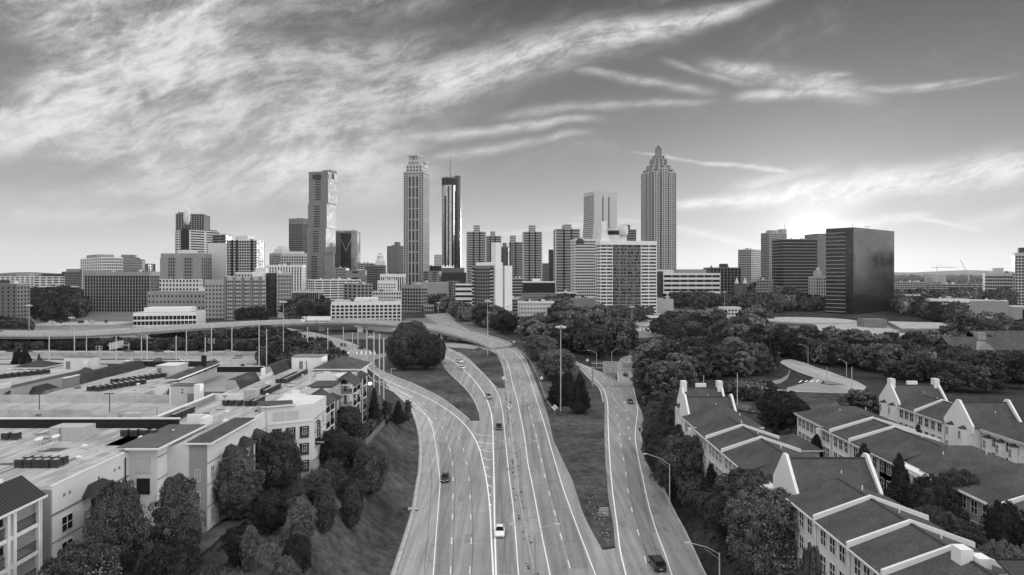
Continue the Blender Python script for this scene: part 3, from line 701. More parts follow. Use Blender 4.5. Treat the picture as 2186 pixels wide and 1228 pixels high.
# ================================================================ the city
def vol(par, x0, x1, y0, y1, z0, z1, wall='pale_wall', glass='glass_dark', bx=8, by=8, fl=3.6, pw=.35, sh=.4, pr=.35, part='facade', gpart='glazing', cap=1.2, roof=True, base=0.0, faces='ABCD', capm=None, nz=None):
    """a storeyed block in the thing's frame: a glass core with piers and spandrels standing proud of it"""
    h = z1-z0; nz = nz or max(1, int(round((h-cap-base)/fl))); fh = (h-cap-base)/nz
    g_ = MB().box(x0, x1, y0, y1, z0, z1-.3); g_.build(gpart, glass, par)
    m = MB(); X_, Y_ = x1-x0, y1-y0
    def face(o, du, dn, L, n, e):
        # o origin (x,y); du along; dn outward
        def bar(a, b, za, zb, p):
            pts = [(o[0]+du[0]*a+dn[0]*q, o[1]+du[1]*a+dn[1]*q) for q in (p, -.2)]+[(o[0]+du[0]*b+dn[0]*q, o[1]+du[1]*b+dn[1]*q) for q in (-.2, p)]
            m.prism(pts, za, zb)
        n = max(n, 1); bw_ = L/n
        if pw > 0:
            wd = bw_*pw
            for i in range(n+1): c = i*bw_; bar(max(c-wd/2, -e), min(c+wd/2, L+e), z0, z1-.01, pr)
        if sh > 0:
            for k in range(nz): bar(0, L, z0+base+k*fh-(0 if k else base), z0+base+k*fh+fh*sh, pr-.07 if pw > 0 else pr)
        bar(-e, L+e, z1-cap, z1, pr+.06)
    e = pr*.9
    if 'A' in faces: face((x0, y0), (0, 1), (-1, 0), Y_, by, e-.02)
    if 'B' in faces: face((x0, y0), (1, 0), (0, -1), X_, bx, e)
    if 'C' in faces: face((x1, y0), (0, 1), (1, 0), Y_, by, e-.02)
    if 'D' in faces: face((x0, y1), (1, 0), (0, 1), X_, bx, e)
    m.build(part, wall, par)
    if roof:
        MB().box(x0+.4, x1-.4, y0+.4, y1-.4, z1-.3, z1-.12).build('roof', 'membrane', par)
def blank(par, x0, x1, y0, y1, z0, z1, wall='mid_wall', part='wall', roof='membrane'):
    MB().box(x0, x1, y0, y1, z0, z1).build(part, wall, par)
    if roof:
        MB().box(x0+.3, x1-.3, y0+.3, y1-.3, z1+.003, z1+.12).build('roof', roof, par)
_win = {}
def window_mesh(w_, h_, kind='far'):
    k = (round(w_, 1), round(h_, 1), kind)
    if k in _win: return _win[k]
    m = MB(); w_, h_ = k[0], k[1]
    m.add([(-w_/2,0,-h_/2),(w_/2,0,-h_/2),(w_/2,0,h_/2),(-w_/2,0,h_/2)], [(0,1,2,3)])
    n0 = len(m.f)
    if kind != 'plain':
        t = .055 if kind == 'near' else .12
        for a, b, c, d in ((-w_/2,w_/2,-h_/2,-h_/2+t),(-w_/2,w_/2,h_/2-t,h_/2),(-w_/2,-w_/2+t,-h_/2,h_/2),(w_/2-t,w_/2,-h_/2,h_/2),(-t*.35,t*.35,-h_/2,h_/2))+(((-w_/2,w_/2,-t*.35,t*.35),) if kind == 'near' else ()):
            m.box(a, b, -.09, .02, c, d)
    me = m.mesh('window', ['window_glass', 'trim'])
    for p in me.polygons: p.material_index = 0 if p.index < n0 else 1
    _win[k] = me; return me
def windows(par, face, c0, n, L, z0, fh, nz, w_, h_, off=.06, kind='far', cap=100, skip=None, x_off=0.0):
    """separate window objects on a face; face = ((ox,oy),(dux,duy)) ; outward = right-hand side of du"""
    (ox, oy), (ux, uy) = face; nxn, nyn = uy, -ux; me = window_mesh(w_, h_, kind); rz = math.atan2(uy, ux)
    cnt = getattr(par, '_c', None); made = par.get('_n', 0); extra = MB()
    for k in range(nz):
        for i in range(n):
            if skip and skip(i, k): continue
            t = c0+(i+.5)*L/n; z = z0+(k+.5)*fh; x, y = ox+ux*t+nxn*off, oy+uy*t+nyn*off
            if made < cap: put(me, 'window', par, (x, y, z), rz); made += 1
            else:
                extra.quad((x-ux*w_/2, y-uy*w_/2, z-h_/2), (x+ux*w_/2, y+uy*w_/2, z-h_/2), (x+ux*w_/2, y+uy*w_/2, z+h_/2), (x-ux*w_/2, y-uy*w_/2, z+h_/2))
    par['_n'] = made
    if extra.f: extra.build('window_rows', 'window_glass', par)['kind'] = 'stuff'
def site(name, label, cat, uL, uC, uR, d, th, LA=None, LB=None, group=None):
    """thing at the near corner; local X runs along the right-hand face, Y along the left-hand face. returns thing, LA, LB"""
    x = X(uC, d); t = R_(th)
    ax, ay = -math.cos(t), math.sin(t); bx_, by_ = math.sin(t), math.cos(t)
    if uL is not None: q = (uL-CX)/F; LA = (q*d-x)/(ax-q*ay)
    if uR is not None: q = (uR-CX)/F; LB = (q*d-x)/(bx_-q*by_)
    T = thing(name, label, cat, (x, d, 0), R_(90)-t, group)
    return T, abs(LA), abs(LB)
def tower(label, uL, uC, uR, vt, d, th=0, LA=None, LB=None, wall='pale_wall', glass='glass_dark', na=8, nb=8, fl=3.6, pw=.35, sh=.4, pr=.35, cap=1.5, mech=None, name='office_building', cat='building', base=0.0, each=None, zb=None, blankw=None, group=None, **k):
    T, LA, LB = site(name, label, cat, uL, uC, uR, d, th, LA, LB, group)
    z0 = (R(d)-3) if zb is None else zb; z1 = Z(vt, d)
    if blankw: blank(T, 0, LB, 0, LA, z0, z1, blankw)
    elif each:
        blank(T, 0, LB, 0, LA, z0, z1, wall)
        wk = 'plain' if d > 450 else 'far'; ww, wh = (each[0]*1.25, each[1]*1.2) if d > 450 else each; nz = max(1, int((z1-z0-cap-base)/fl)); zz = z1-cap-nz*fl
        if na: windows(T, ((0, LA), (0, -1)), 0, na, LA, zz, fl, nz, ww, wh, kind=wk)
        if nb: windows(T, ((0, 0), (1, 0)), 0, nb, LB, zz, fl, nz, ww, wh, kind=wk)
    else: vol(T, 0, LB, 0, LA, z0, z1, wall, glass, nb, na, fl, pw, sh, pr, cap=cap, base=base, **k)
    if mech:
        for (a, b, c, d_, h, mw) in mech:
            MB().box(LB*a, LB*b, LA*c, LA*d_, z1-.1, z1+h).build('penthouse', mw, T)
    rr = random.Random(hash(label) % 9999 if False else len(label)*31+int(uC))
    if LA*LB > 250:
        for _ in range(4):
            x, y = rr.uniform(.15, .8)*LB, rr.uniform(.15, .8)*LA; s_ = rr.uniform(1, 2.5)
            MB().box(x, x+s_*1.5, y, y+s_, z1-.1, z1+rr.uniform(1, 2.4)).build('roof_unit', rr.choice(['unit_pale', 'unit_dark', 'pale_wall']), T)
    return T, LA, LB, z0, z1
P3 = (.25,.75,.3,.8,4,'pale_wall')
# ---- far left
T, LA, LB, z0, z1 = tower('dark brick apartment slab at the far left edge above white columns', -70, 36, 64, 606, 500, 12, wall='brick_wall', na=9, nb=4, fl=2.9, each=(1.1,1.3), cap=1.6, base=4, mech=[(.1,.9,.45,.7,2.5,'dark_wall')])
m = MB()
for i in range(10): m.box(-.4, .2, LA*i/10, LA*i/10+.8, z0, z0+8); m.box(LB*i/10, LB*i/10+.5, -.4, .2, z0, z0+8)
m.build('colonnade', 'white_wall', T)
tower('low pale campus block on the left horizon with a notched roofline', -20, 75, 100, 590, 1150, 10, LB=30, wall='pale_wall', na=9, nb=4, sh=.5, pw=.3, mech=[(.3,.7,.2,.5,6,'mid_wall'),(.1,.3,.6,.8,4,'grey_wall')])
tower('long low hospital wing with dark flat canopy on the left horizon', 72, 140, 166, 590, 1050, 6, LB=30, wall='pale_wall', na=5, nb=3, sh=.5, pw=.25, mech=[(.0,.9,.1,.75,4,'dark_wall'),(.2,.6,.05,.2,7,'dark_wall')])
tower('square block with a sloping dark roof at the left horizon', 139, 172, 180, 580, 1000, 6, LB=25, wall='grey_wall', na=6, nb=3, mech=[(.05,.95,.05,.95,4,'mid_wall')])
tower('low banded white building behind the dark tree clump on the left', 82, 158, 168, 611, 900, 5, LB=20, wall='white_wall', na=1, nb=1, pw=0, sh=.5, fl=6)
tower('tall pale building with a fine white window grid behind the dark striped block', 172, 218, 262, 549, 900, 48, wall='white_wall', na=10, nb=11, fl=3.9, pw=.28, sh=.3, mech=[(.1,.95,.3,.8,4.5,'mid_wall')])
tower('grey hospital tower with a lit emblem behind the white grid building', 255, 262, 303, 553, 960, 75, wall='mid_wall', na=2, nb=11, fl=3.6, pw=.55, sh=.5, mech=[(-.1,.6,.1,.8,6,'grey_wall')])
tower('small grey block at the right shoulder of the hospital tower', None, 300, 316, 563, 1000, 90, LA=20, wall='grey_wall', na=4, nb=4, pw=.4)
T, LA, LB, z0, z1 = tower('wide dark office slab with thin pale vertical ribs and a light cornice', 181, 320, 339, 580, 700, 6, wall='mid_wall', glass='glass_dark', na=23, nb=6, fl=3.3, pw=.16, sh=.12, pr=.6, cap=4.2, base=3)
T, LA, LB, z0, z1 = tower('art deco hospital block of worn pale stone with stepped shoulders', 343, 430, 452, 541, 860, 6, wall='brick_pale', na=17, nb=5, fl=4.1, each=(1.5,2.2), cap=5, mech=[(.1,.8,.3,.62,4.5,'pale_wall')])
b_ = MB()
for a, bb in ((0,.2),(.42,.62),(.8,1)): b_.box(-1.6, 0, LA*a, LA*bb, z0, z1-6)
b_.build('projecting_bay', 'brick_pale', T)
tower('low white clinic with dark square panels in front of the art deco hospital', 339, 425, 432, 596, 800, 4, LB=24, wall='white_wall', na=12, nb=3, fl=5, pw=.45, sh=.45, cap=1)
# ---- the brick and glass group
T, LA, LB, z0, z1 = tower('tall dark glass tower with thin pale vertical ribs at the left of the skyline', 361, 376, 436, 456, 1180, 77, wall='mid_wall', glass='glass_dark', na=4, nb=11, fl=3.6, pw=.2, sh=.1, pr=.8, cap=1, mech=[(.02,.3,.2,.6,3,'dark_wall')])
T, LA, LB, z0, z1 = tower('banded office building with a dark central shaft below the tall ribbed tower', 374, 405, 470, 491, 1080, 30, wall='pale_wall', na=4, nb=2, fl=3.9, pw=.12, sh=.5, mech=[(.7,1.05,.3,.7,3,'grey_wall')])
MB().box(-1.5, 7, LA*.05, LA*.55, z0, z1+1).build('shaft', 'black', T)
MB().lathe([(5,z1+1),(6.5,z1+2),(6,z1+4),(4,z1+7),(2.5,z1+9)], 8, 2.6, LA*.3).build('finial', 'dark_wall', T)
MB().lathe([(2.2,z1+9),(4.6,z1+14),(5.2,z1+22),(4.2,z1+30),(2,z1+36),(.6,z1+38)], 10, 2.6, LA*.3).build('lattice_crown', 'pale_wall', T)
tower('grey stepped block joined to the right of the banded office', None, 454, 482, 501, 1000, 88, LA=25, wall='grey_wall', na=3, nb=2, fl=4, pw=.06, sh=.3)
tower('blank windowless pale slab beside the glass apartment tower', 444, 484, 490, 519, 900, 3, LB=20, blankw='pale_wall')
T, LA, LB, z0, z1 = tower('glass apartment tower with dark balcony slots and white slab edges', 484, 548, 564, 512, 860, 5, wall='white_wall', glass='glass_mid', na=12, nb=5, fl=3.4, pw=.05, sh=.16, pr=.5, cap=1.2, mech=[(.0,.8,.3,.72,5,'pale_wall')])
for a in (.12, .62, .78): MB().box(-.8, 0, LA*a, LA*(a+.06), z0, z1).build('balcony_stack', 'black', T)
b_ = MB()
for k in range(24): b_.box(LB*.15, LB*.55, -1.4, 0, z1-6-k*3.4, z1-5-k*3.4)
b_.build('balconies', 'white_wall', T)['kind'] = 'stuff'
tower('white stair block standing in front of the glass apartment tower', 545, 568, 572, 572, 740, 3, LB=14, wall='white_wall', each=(2.2,2.2), na=1, nb=1, fl=30)
tower('low pale rooftop wing to the left of the white stair block', 502, 546, 548, 581, 740, 3, LB=20, wall='pale_wall', each=(1.6,1.6), na=7, nb=2, fl=4)
# Grady-like hospital
T, LA, LB, z0, z1 = tower('long pale hospital ward block with four buttressed bays above the flyover', 482, 561, 566, 590, 600, 4, LB=26, wall='stucco', each=(1.0,1.4), na=20, nb=3, fl=3.5, cap=3, mech=[(.2,.8,.1,.3,4,'white_wall')])
b_ = MB()
for k in range(5): b_.box(-1.8, .5, LA*(.03+.235*k), LA*(.03+.235*k)+1.8, z0, z1-.5)
b_.build('buttress', 'grey_wall', T)['kind'] = 'stuff'
tower('grey brick hospital wing with a glazed top storey', 437, 482, 486, 597, 615, 6, LB=26, wall='stucco_mid', each=(1.2,1.4), na=6, nb=2, fl=3.7, cap=4)
tower('lower brick hospital wing with patches of paler brick', 315, 438, 442, 622, 640, 5, LB=22, wall='mid_wall', each=(1.2,1.6), na=15, nb=2, fl=5.4, cap=2, mech=[(.1,.9,.02,.12,3.5,'white_wall')])
T, LA, LB, z0, z1 = tower('brick and glass ward tower beside a white vertical fin', 568, 592, 622, 583, 630, 40, wall='stucco_mid', glass='glass_mid', na=6, nb=9, fl=3.5, pw=.3, sh=.25, each=None, cap=2)
MB().box(-9.5, -.6, LA-2, LA+2, z0, z1+1).build('fin', 'white_wall', T); MB().box(-1.2, 0, 1, LA-2, z0, z1).build('dark_glazing', 'glass_dark', T)
tower('stepped pale hotel with small windows on the skyline left of the notched tower', 575, 603, 618, 541, 1020, 20, wall='brick_pale', na=6, nb=4, fl=3.4, each=(1.4,1.6), cap=3, mech=[(0,1,.0,.6,7,'pale_wall'),(0.2,.8,.1,.5,11,'pale_wall')])
tower('pale stone block with paired windows below the dark tower', 600, 648, 656, 541, 960, 4, LB=30, wall='stucco', na=9, nb=4, fl=3.9, each=(1.8,1.9), cap=3.5, mech=[(.0,.8,.1,.7,2.5,'white_wall')])
tower('white residential block with tall dark window strips', 568, 645, 652, 566, 800, 5, LB=20, wall='white_wall', na=13, nb=3, fl=3.3, pw=.5, sh=.12, cap=2.5, glass='glass_dark')
tower('dark chamfered office tower with a black crown', 617, 646, 657, 466, 1180, 20, wall='grey_wall', glass='glass_dark', na=10, nb=5, fl=3.6, pw=.18, sh=.3, cap=10, capm='black')
# ---- the notched tower
T, LA, LB = site('skyscraper', 'tall notched tower stepping outward as it goes down with a bright mirrored side', 'skyscraper', 652, 692, 714, 1080, 14)
bx_c = [(701,660,366,434),(698,658,434,487),(696,655,487,541),(692,652,541,596)]
ztop0 = Z(366, 1080)
for (uc, ul, va, vb) in bx_c:
    # local block: near corner shifts right as the tower rises
    sh_ = (uc-692)/(714-692); y1_ = LA; zt, zb_ = Z(va, 1080), Z(vb, 1080) if vb < 590 else R(1080)-3
    off_ = (uc-692)/F*1080/math.cos(R_(14)); offl = (660-ul)/F*1080/math.cos(R_(14))
    # left face stands at x = 0 everywhere; its near end y0 recedes to the right (negative y in local frame means towards the viewer's right)
    vol(T, 0, LB*(1-sh_*.35), -off_, LA+ -(8-offl)*0+(-off_)*0-(ul-652)/F*1080, zb_, zt-.2, 'grey_wall', 'glass_tint', 6, 14, 3.9, .0, .0, .2, part='wall', gpart='mirror_glazing', cap=.6, faces='AB', roof=True)
    MB().box(-.35, 0, -off_+1, LA-(ul-652)/F*1080-.5, zb_, zt).build('granite_face', 'grey_wall', T)
    mid = (LA-(ul-652)/F*1080-off_)*.52; b_ = MB(); nfl = int((zt-zb_-4)/3.9)
    for k in range(nfl): b_.box(-.55, -.3, mid-5, mid+5, zt-6-k*3.9, zt-4.4-k*3.9)
    b_.build('window_strip', 'black', T)['kind'] = 'stuff'
    MB().box(0, LB*(1-sh_*.35)+.1, -off_-.35, -off_, zb_, zt-.5).build('mirror_face', 'glass_mirror', T)
MB().box(LB*.2, LB*.8, -8, LA*.2, ztop0-.2, ztop0+3).build('penthouse', 'grey_wall', T)
for y0_ in (LA-22, LA*.15): MB().box(-1, 3, y0_, y0_+9, ztop0-12, ztop0-5).build('notch', 'dark_wall', T)
MB().prism([(LB*.1,-12),(LB*.3,-12),(LB*.3,-11.5),(LB*.1,-11.5)], ztop0-12, ztop0-3).build('sign_panel', 'black', T)
# ---- diamond tower
T, LA, LB, z0, z1 = tower('square reflective glass tower with a zigzag line across its face', None, 714.5, 762, 492, 1140, 88, LA=30, wall='pale_wall', glass='glass_tint', na=12, nb=16, fl=3.6, pw=.05, sh=.05, pr=.12, cap=1.0)
b_ = MB(); L = LB
for i in range(6): 
    b_.quad((L*.27+i*L*.04, -.35, z1-14-i*3.3), (L*.31+i*L*.04, -.35, z1-17.3-i*3.3), (L*.31+i*L*.04, -.35, z1-18.3-i*3.3), (L*.27+i*L*.04, -.35, z1-15-i*3.3))
    b_.quad((L*.51+i*L*.04, -.35, z1-33.8+i*3.3), (L*.55+i*L*.04, -.35, z1-30.5+i*3.3), (L*.55+i*L*.04, -.35, z1-31.5+i*3.3), (L*.51+i*L*.04, -.35, z1-34.8+i*3.3))
b_.build('zigzag_band', 'white_wall', T); MB().box(L*.27, L*.74, -.2, 0, z0, z1-4).build('dark_glazing', 'glass_dark', T)
tower('dark low hotel podium below the mirrored tower', 716, 738, 745, 572, 1000, 3, LB=30, wall='mid_wall', na=6, nb=3, fl=4)
tower('white rounded block on the horizon between the mirrored tower and old hotel', 763, 800, 805, 562, 1180, 3, LB=25, wall='pale_wall', na=6, nb=3, sh=.6, pw=.1)
tower('dark grey flat block with a slot window in front of the mirrored tower', 738, 779, 783, 577, 930, 3, LB=25, wall='grey_wall', na=1, nb=1, pw=.7, sh=.7, fl=8)
T, LA, LB, z0, z1 = tower('old dark brick hotel with a white domed cupola on its roof', 780, 818, 824, 566, 1000, 4, LB=25, wall='brick_wall', na=12, nb=5, fl=3.4, each=(1.3,1.8), cap=2, mech=[(.1,.9,.05,.45,6,'pale_wall')])
MB().lathe([(6.5,z1+6),(6.5,z1+7),(4.5,z1+7.5),(4.5,z1+13),(5.2,z1+13.5),(3.4,z1+15),(3.2,z1+18),(1,z1+20)], 10, LB*.5, LA*.25).build('cupola', 'pale_wall', T)
tower('plain dark slab tower left of the crowned skyscraper', 826, 851, 862, 525, 1180, 30, LB=22, wall='grey_wall', na=3, nb=1, blankw='grey_wall', mech=[(.3,.8,.2,.5,7,'grey_wall')])
# ---- crowned skyscraper
T, LA, LB = site('skyscraper', 'tall stone skyscraper with twin pavilion crown and columns of dark windows', 'skyscraper', 862, 904, 916, 1100, 12)
z0, zs = R(1100)-3, Z(366, 1100)
vol(T, 0, LB, 0, LA, z0, zs, 'stucco_mid', 'glass_dark', 9, 9, 3.9, .42, .3, .5, part='wall', cap=2)
b_ = MB()
for f0 in (.27, .45, .63): b_.box(-.9, 0, LA*(f0-.012)-.0, LA*(f0+.1), z0+14, zs-6)
b_.build('window_bay', 'glass_dark', T)['kind'] = 'stuff'
b_ = MB(); k = zs-8
while k > z0+20: b_.box(-1.3, 0, LA*.22, LA*.78, k, k+1.7); b_.box(0, LB, -.9, 0, k, k+1.2); k -= 17.5
for f0 in (.245, .375, .435, .565, .615, .745): b_.box(-1.25, 0, LA*f0-.55, LA*f0+.55, z0+10, zs-4)
b_.build('stone_banding', 'stucco_mid', T)
z2 = Z(352, 1100); z3 = Z(344, 1100); z4 = Z(328, 1100)
vol(T, 2, LB-2, LA*.1, LA*.9, zs-1, z2, 'stucco', 'glass_dark', 5, 5, 5, .5, .35, .4, part='shoulder')
MB().prism([(3, LA*.17),(LB-3, LA*.17),(LB-3, LA*.83),(3, LA*.83)], z2-1, z3).build('attic', 'stucco', T)
def pavilion(cx, cy, s_, za, zb):
    b_ = MB().box(cx-s_, cx+s_, cy-s_, cy+s_, za, za+3)
    for dx_ in (-.92, -.45, .45, .92):
        for dy_ in (-.92, -.45, .45, .92):
            if abs(dx_) > .9 or abs(dy_) > .9: b_.box(cx+dx_*s_-.7, cx+dx_*s_+.7, cy+dy_*s_-.7, cy+dy_*s_+.7, za+3, zb-3)
    b_.box(cx-s_*1.08, cx+s_*1.08, cy-s_*1.08, cy+s_*1.08, zb-3, zb-1.6); b_.box(cx-s_*.6, cx+s_*.6, cy-s_*.6, cy+s_*.6, za, zb-2)
    for a in (-1, 1):
        for c_ in (-1, 1): b_.lathe([(.9,zb-1.7),(1.2,zb-.5),(.7,zb+.6),(.2,zb+1.6)], 6, cx+a*s_*.95, cy+c_*s_*.95)
    b_.build('crown_pavilion', 'stucco', T)
pavilion(9.5, LA*.52, 8.5, z3-1, z4); pavilion(LB-4, LA*.30, 7, z3-6, z4-8)
# ---- cylinder
d = 1240; cx = X(961, d); T = thing('skyscraper', 'slim cylindrical mirrored glass tower with a dark crown band and antenna mast', 'skyscraper', (cx, d, 0))
r = 17.5/F*d; zt = Z(380, d); z0 = R(d)-3
MB().lathe([(r,Z(566,d)),(r,Z(397,d))], 64).build('mirror_glazing', 'glass_mirror_dim', T, smooth=False)
MB().lathe([(r+.5,Z(397,d)),(r+.5,Z(382,d))], 48).build('crown_band', 'black', T); MB().lathe([(r+.9,Z(382,d)),(r+.9,zt)], 48).build('roof', 'mid_wall', T)
b_ = MB()
for a in range(0, 360, 15): b_.tube([(r*math.cos(R_(a)), r*math.sin(R_(a)), Z(566,d)), (r*math.cos(R_(a)), r*math.sin(R_(a)), Z(397,d))], .22, n=4)
k = Z(566, d)
while k < Z(400, d): b_.lathe([(r+.08,k),(r+.08,k+.5)], 48); k += 6.4
b_.build('mullions', 'grey_wall', T)['kind'] = 'stuff'
b_ = MB()
for a0, a1, za, zb_ in ((232,247,570,420),(262,268,570,400),(285,296,570,392),(308,316,570,410),(212,218,570,470)):
    n_ = 4; k0 = len(b_.v)
    for i in range(n_+1):
        a = R_(a0+(a1-a0)*i/n_); b_.v += [((r+.2)*math.cos(a), (r+.2)*math.sin(a), Z(za,d)), ((r+.2)*math.cos(a), (r+.2)*math.sin(a), Z(zb_,d))]
    for i in range(n_): b_.f.append((k0+2*i, k0+2*i+2, k0+2*i+3, k0+2*i+1))
b_.build('dark_glazing', 'glass_dark', T)
MB().lathe([(r*.42,z0),(r*.42,Z(377,d))], 20, r*.92, -r*.35).build('elevator_shaft', 'glass_mid', T)
MB().tube([(0,0,zt),(0,0,Z(352,d)),(0,0,Z(332,d))], .7, .2).build('antenna', 'pole_dark', T)
b_ = MB(); [b_.box(x-.6, x+.6, -2, 0, zt, zt+h) for x, h in ((-9,2.5),(-6,4),(5,3),(-12,2))]; b_.build('roof_unit', 'grey_wall', T)
MB().box(-25, 26, -14, 20, z0, Z(572, d)).build('podium', 'grey_wall', T); MB().box(-32, 40, -18, 20, z0, Z(582, d)).build('podium', 'dark_wall', T)
tower('small pale apartment tower on the horizon behind the cylinder', 927, 943, 946, 544, 1500, 3, LB=20, wall='pale_wall', na=7, nb=3, fl=3.2)
tower('dark low block between the crowned skyscraper and cylinder', 912, 938, 942, 568, 1170, 3, LB=20, wall='dark_wall', na=4, nb=3, fl=4)
tower('grey podium block right of the crowned skyscraper', 900, 937, 942, 579, 1060, 3, LB=20, wall='grey_wall', na=2, nb=2, pw=.5, sh=.5)
# ---- ribbed twin-notch office towers
def notch_tower(label, u0, u1, vt, vn, un0, un1, d, vb=None, dark=True, LA=26, um=None):
    T, _, LB = site('skyscraper', label, 'skyscraper', None, u0, u1, d, 89, LA=LA, group=None); z0 = R(d)-3; zt = Z(vt, d)
    vol(T, 0, LB, 0, LA, z0, zt, 'mid_wall', 'glass_mid', 1, 1, 3.7, .0, .55, .4, part='concrete_bands', cap=1.5)
    a = (un0-u0)/(u1-u0)*LB; c_ = (un1-u0)/(u1-u0)*LB
    b_ = MB().box(a-.9, a+.9, -.8, .5, z0, zt+.2).box(c_-.9, c_+.9, -.8, .5, z0, zt+.2); b_.build('slot', 'black', T)
    MB().box(-.45, .9, -.6, .9, z0, zt+.1).build('corner_pier', 'stucco', T); MB().box(LB-.9, LB+.45, -.6, .9, z0, zt+.1).build('corner_pier', 'stucco', T)
    vol(T, a, c_, 2, LA-2, zt-1, Z(vn, d), 'stucco_mid', 'glass_mid', 1, 1, 3.7, 0, .7, .3, part='core_top', gpart='core', cap=.8)
    return T
notch_tower('banded concrete office tower with a central core, leftmost of the four similar ones', 996, 1037, 495, 481, 1011, 1024, 1050)
notch_tower('half hidden banded office tower right of the leftmost one, with an offset core', 1037, 1070, 504, 494, 1047, 1057, 1180)
notch_tower('narrow banded office tower beyond the brick and white slab with its core at the left', 1087, 1116, 517, 503, 1089, 1101, 1120)
notch_tower('banded concrete office tower with a central core right of the brick and white slab', 1116.5, 1157, 495, 481, 1130, 1143, 1040)
T = notch_tower('broadest banded office tower beside the white gridded hotel', 1186, 1238, 489, 479, 1204, 1220, 900, LA=34)
tower('thin dark slab seen between banded office towers with a grey block in front', 1171, 1178, 1186, 533, 1200, 40, wall='dark_wall', blankw='dark_wall')
tower('dark hotel tower with a lift head seen behind the slab', 1071, 1085, 1089, 527, 1200, 5, LB=15, wall='grey_wall', na=5, nb=2, mech=[(.1,.9,.3,.9,7,'grey_wall')])
tower('grey low block far off between the banded towers', 1157, 1172, 1175, 562, 1200, 3, LB=20, wall='grey_wall', na=5, nb=2)
# ---- brick and white slab in front
T, LA, LB = site('apartment_tower', 'brick apartment slab with projecting balconies and tall blank white end walls', 'building', 1008, 1053, 1088, 590, 32)
z0 = R(590)-3; zt = Z(567, 590)
blank(T, 0, LB, 0, LA, z0, zt, 'grey_wall')
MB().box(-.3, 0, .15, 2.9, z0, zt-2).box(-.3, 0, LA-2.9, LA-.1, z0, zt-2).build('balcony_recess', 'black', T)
windows(T, ((0, LA), (0, -1)), 3, 6, LA-6, zt-2-3*15, 3, 15, 1.9, 1.7, kind='plain')
for y0_ in (.2, LA-2.6):
    for k in range(14): MB().box(-1.5, -.02, y0_, y0_+2.4, zt-5-k*3.0, zt-3.9-k*3.0).build('balcony', 'stucco', T)
MB().box(LB*.06, LB*.5, -1.2, 6, z0, zt+1.5).build('white_end_wall', 'white_wall', T); MB().box(LB*.56, LB+.5, -2.4, 7, z0, zt).build('white_end_wall', 'white_wall', T)
MB().box(LB*.5, LB*.56, -.5, 5, z0, zt).build('dark_joint', 'dark_wall', T)
MB().box(LB*.1, LB*.4, -.8, 4, zt+1.5, zt+20).build('chimney_shaft', 'white_wall', T); MB().box(LB*.1, LB*.8, 4, LA*.9, zt, zt+3).build('penthouse', 'white_wall', T)
tower('white and dark banded low block left of the brick slab', 973, 1008, 1011, 606, 640, 3, LB=18, wall='white_wall', na=1, nb=1, pw=0, sh=.55, fl=4.6)
tower('banded parking deck behind the brick and white slab', 1086, 1118, 1122, 594, 800, 3, LB=20, wall='stucco_mid', na=1, nb=1, pw=.1, sh=.45, fl=3.3)
tower('tan low podium block behind the white pierced building', 1085, 1106, 1110, 638, 690, 3, LB=20, wall='mid_wall', na=1, nb=1, pw=.1, sh=.5, fl=3.3)
# dark glass low + white pierced
T, LA, LB = site('office_building', 'low building with a dark tinted glass box set on sloping bands', 'building', None, 1117, 1185, 740, 88, LA=26)
z1 = Z(601, 740); MB().box(0, LB, 0, LA, Z(626,740), z1-1.5).build('glazing', 'glass_dark', T); MB().box(-.4, LB+.4, -.4, LA, z1-1.5, z1).build('roof', 'pale_wall', T)
MB().box(LB*.3, LB*.55, 5, 15, z1, z1+3).build('penthouse', 'white_wall', T)
for k in range(5): MB().box(-.6*k, LB+.6*k, -.6*k-.3, LA, Z(628+k*5.5,740), Z(625.5+k*5.5,740)).build('sloping_band', 'mid_wall', T)
MB().box(0, LB, .2, LA, R(740)-3, Z(626,740)-.1).build('lower_wall', 'grey_wall', T)
T, LA, LB, z0, z1 = tower('bright white pierced office block with four rows of tall slit windows', None, 1108, 1183, 644, 640, 88, LA=20, wall='white_wall', glass='glass_dark', na=8, nb=24, fl=4.0, pw=.55, sh=.4, cap=1.5, pr=.5)
# ---- curved tower
T, LA, LB = site('skyscraper', 'pale tower with a concave gridded side sweeping out at its foot and two dark slots', 'skyscraper', None, 1268, 1317.5, 1160, 70, LA=40)
z0, zt = R(1160)-3, Z(408, 1160); mid = Z(455, 1160); prof = [(zt, 0), (mid, 0), (mid-20, -.5), (mid-38, -2.2), (mid-55, -4.5), (z0, -8)]
b_ = MB(); k = 0
for z, o in prof: b_.v += [(o-9 if False else o, 0, z), (LB, 0, z), (LB, LA, z), (o, LA, z)]
for i in range(len(prof)-1): 
    for j in range(4): b_.f.append((i*4+j, i*4+(j+1) % 4, i*4+4+(j+1) % 4, i*4+4+j))
b_.f.append((0,1,2,3)); b_.build('wall', 'stucco', T)
b_ = MB()
for a in (.36, .62): b_.box(LB*a, LB*a+1.8, -.25, .1, z0, zt-9)
b_.build('window_slot', 'black', T)
lx = LA/14; gm_ = MB()
for fl_ in range(46):
    z = zt-9-fl_*3.6
    o = interp(-z, [(-p[0], p[1]) for p in prof])
    for j in range(9): gm_.quad((o-.15, 1.2+j*LA/9.4, z), (o-.15, 1.2+j*LA/9.4+2.6, z), (o-.15, 1.2+j*LA/9.4+2.6, z+2.0), (o-.15, 1.2+j*LA/9.4, z+2.0))
gm_.build('window_grid', 'glass_dark', T)['kind'] = 'stuff'
tower('brown stepped office tower peeping out between the hotel and the tallest skyscraper', None, 1330, 1345, 480, 1020, 89, LA=20, wall='grey_wall', na=3, nb=1, fl=3.7, pw=0, sh=.5)
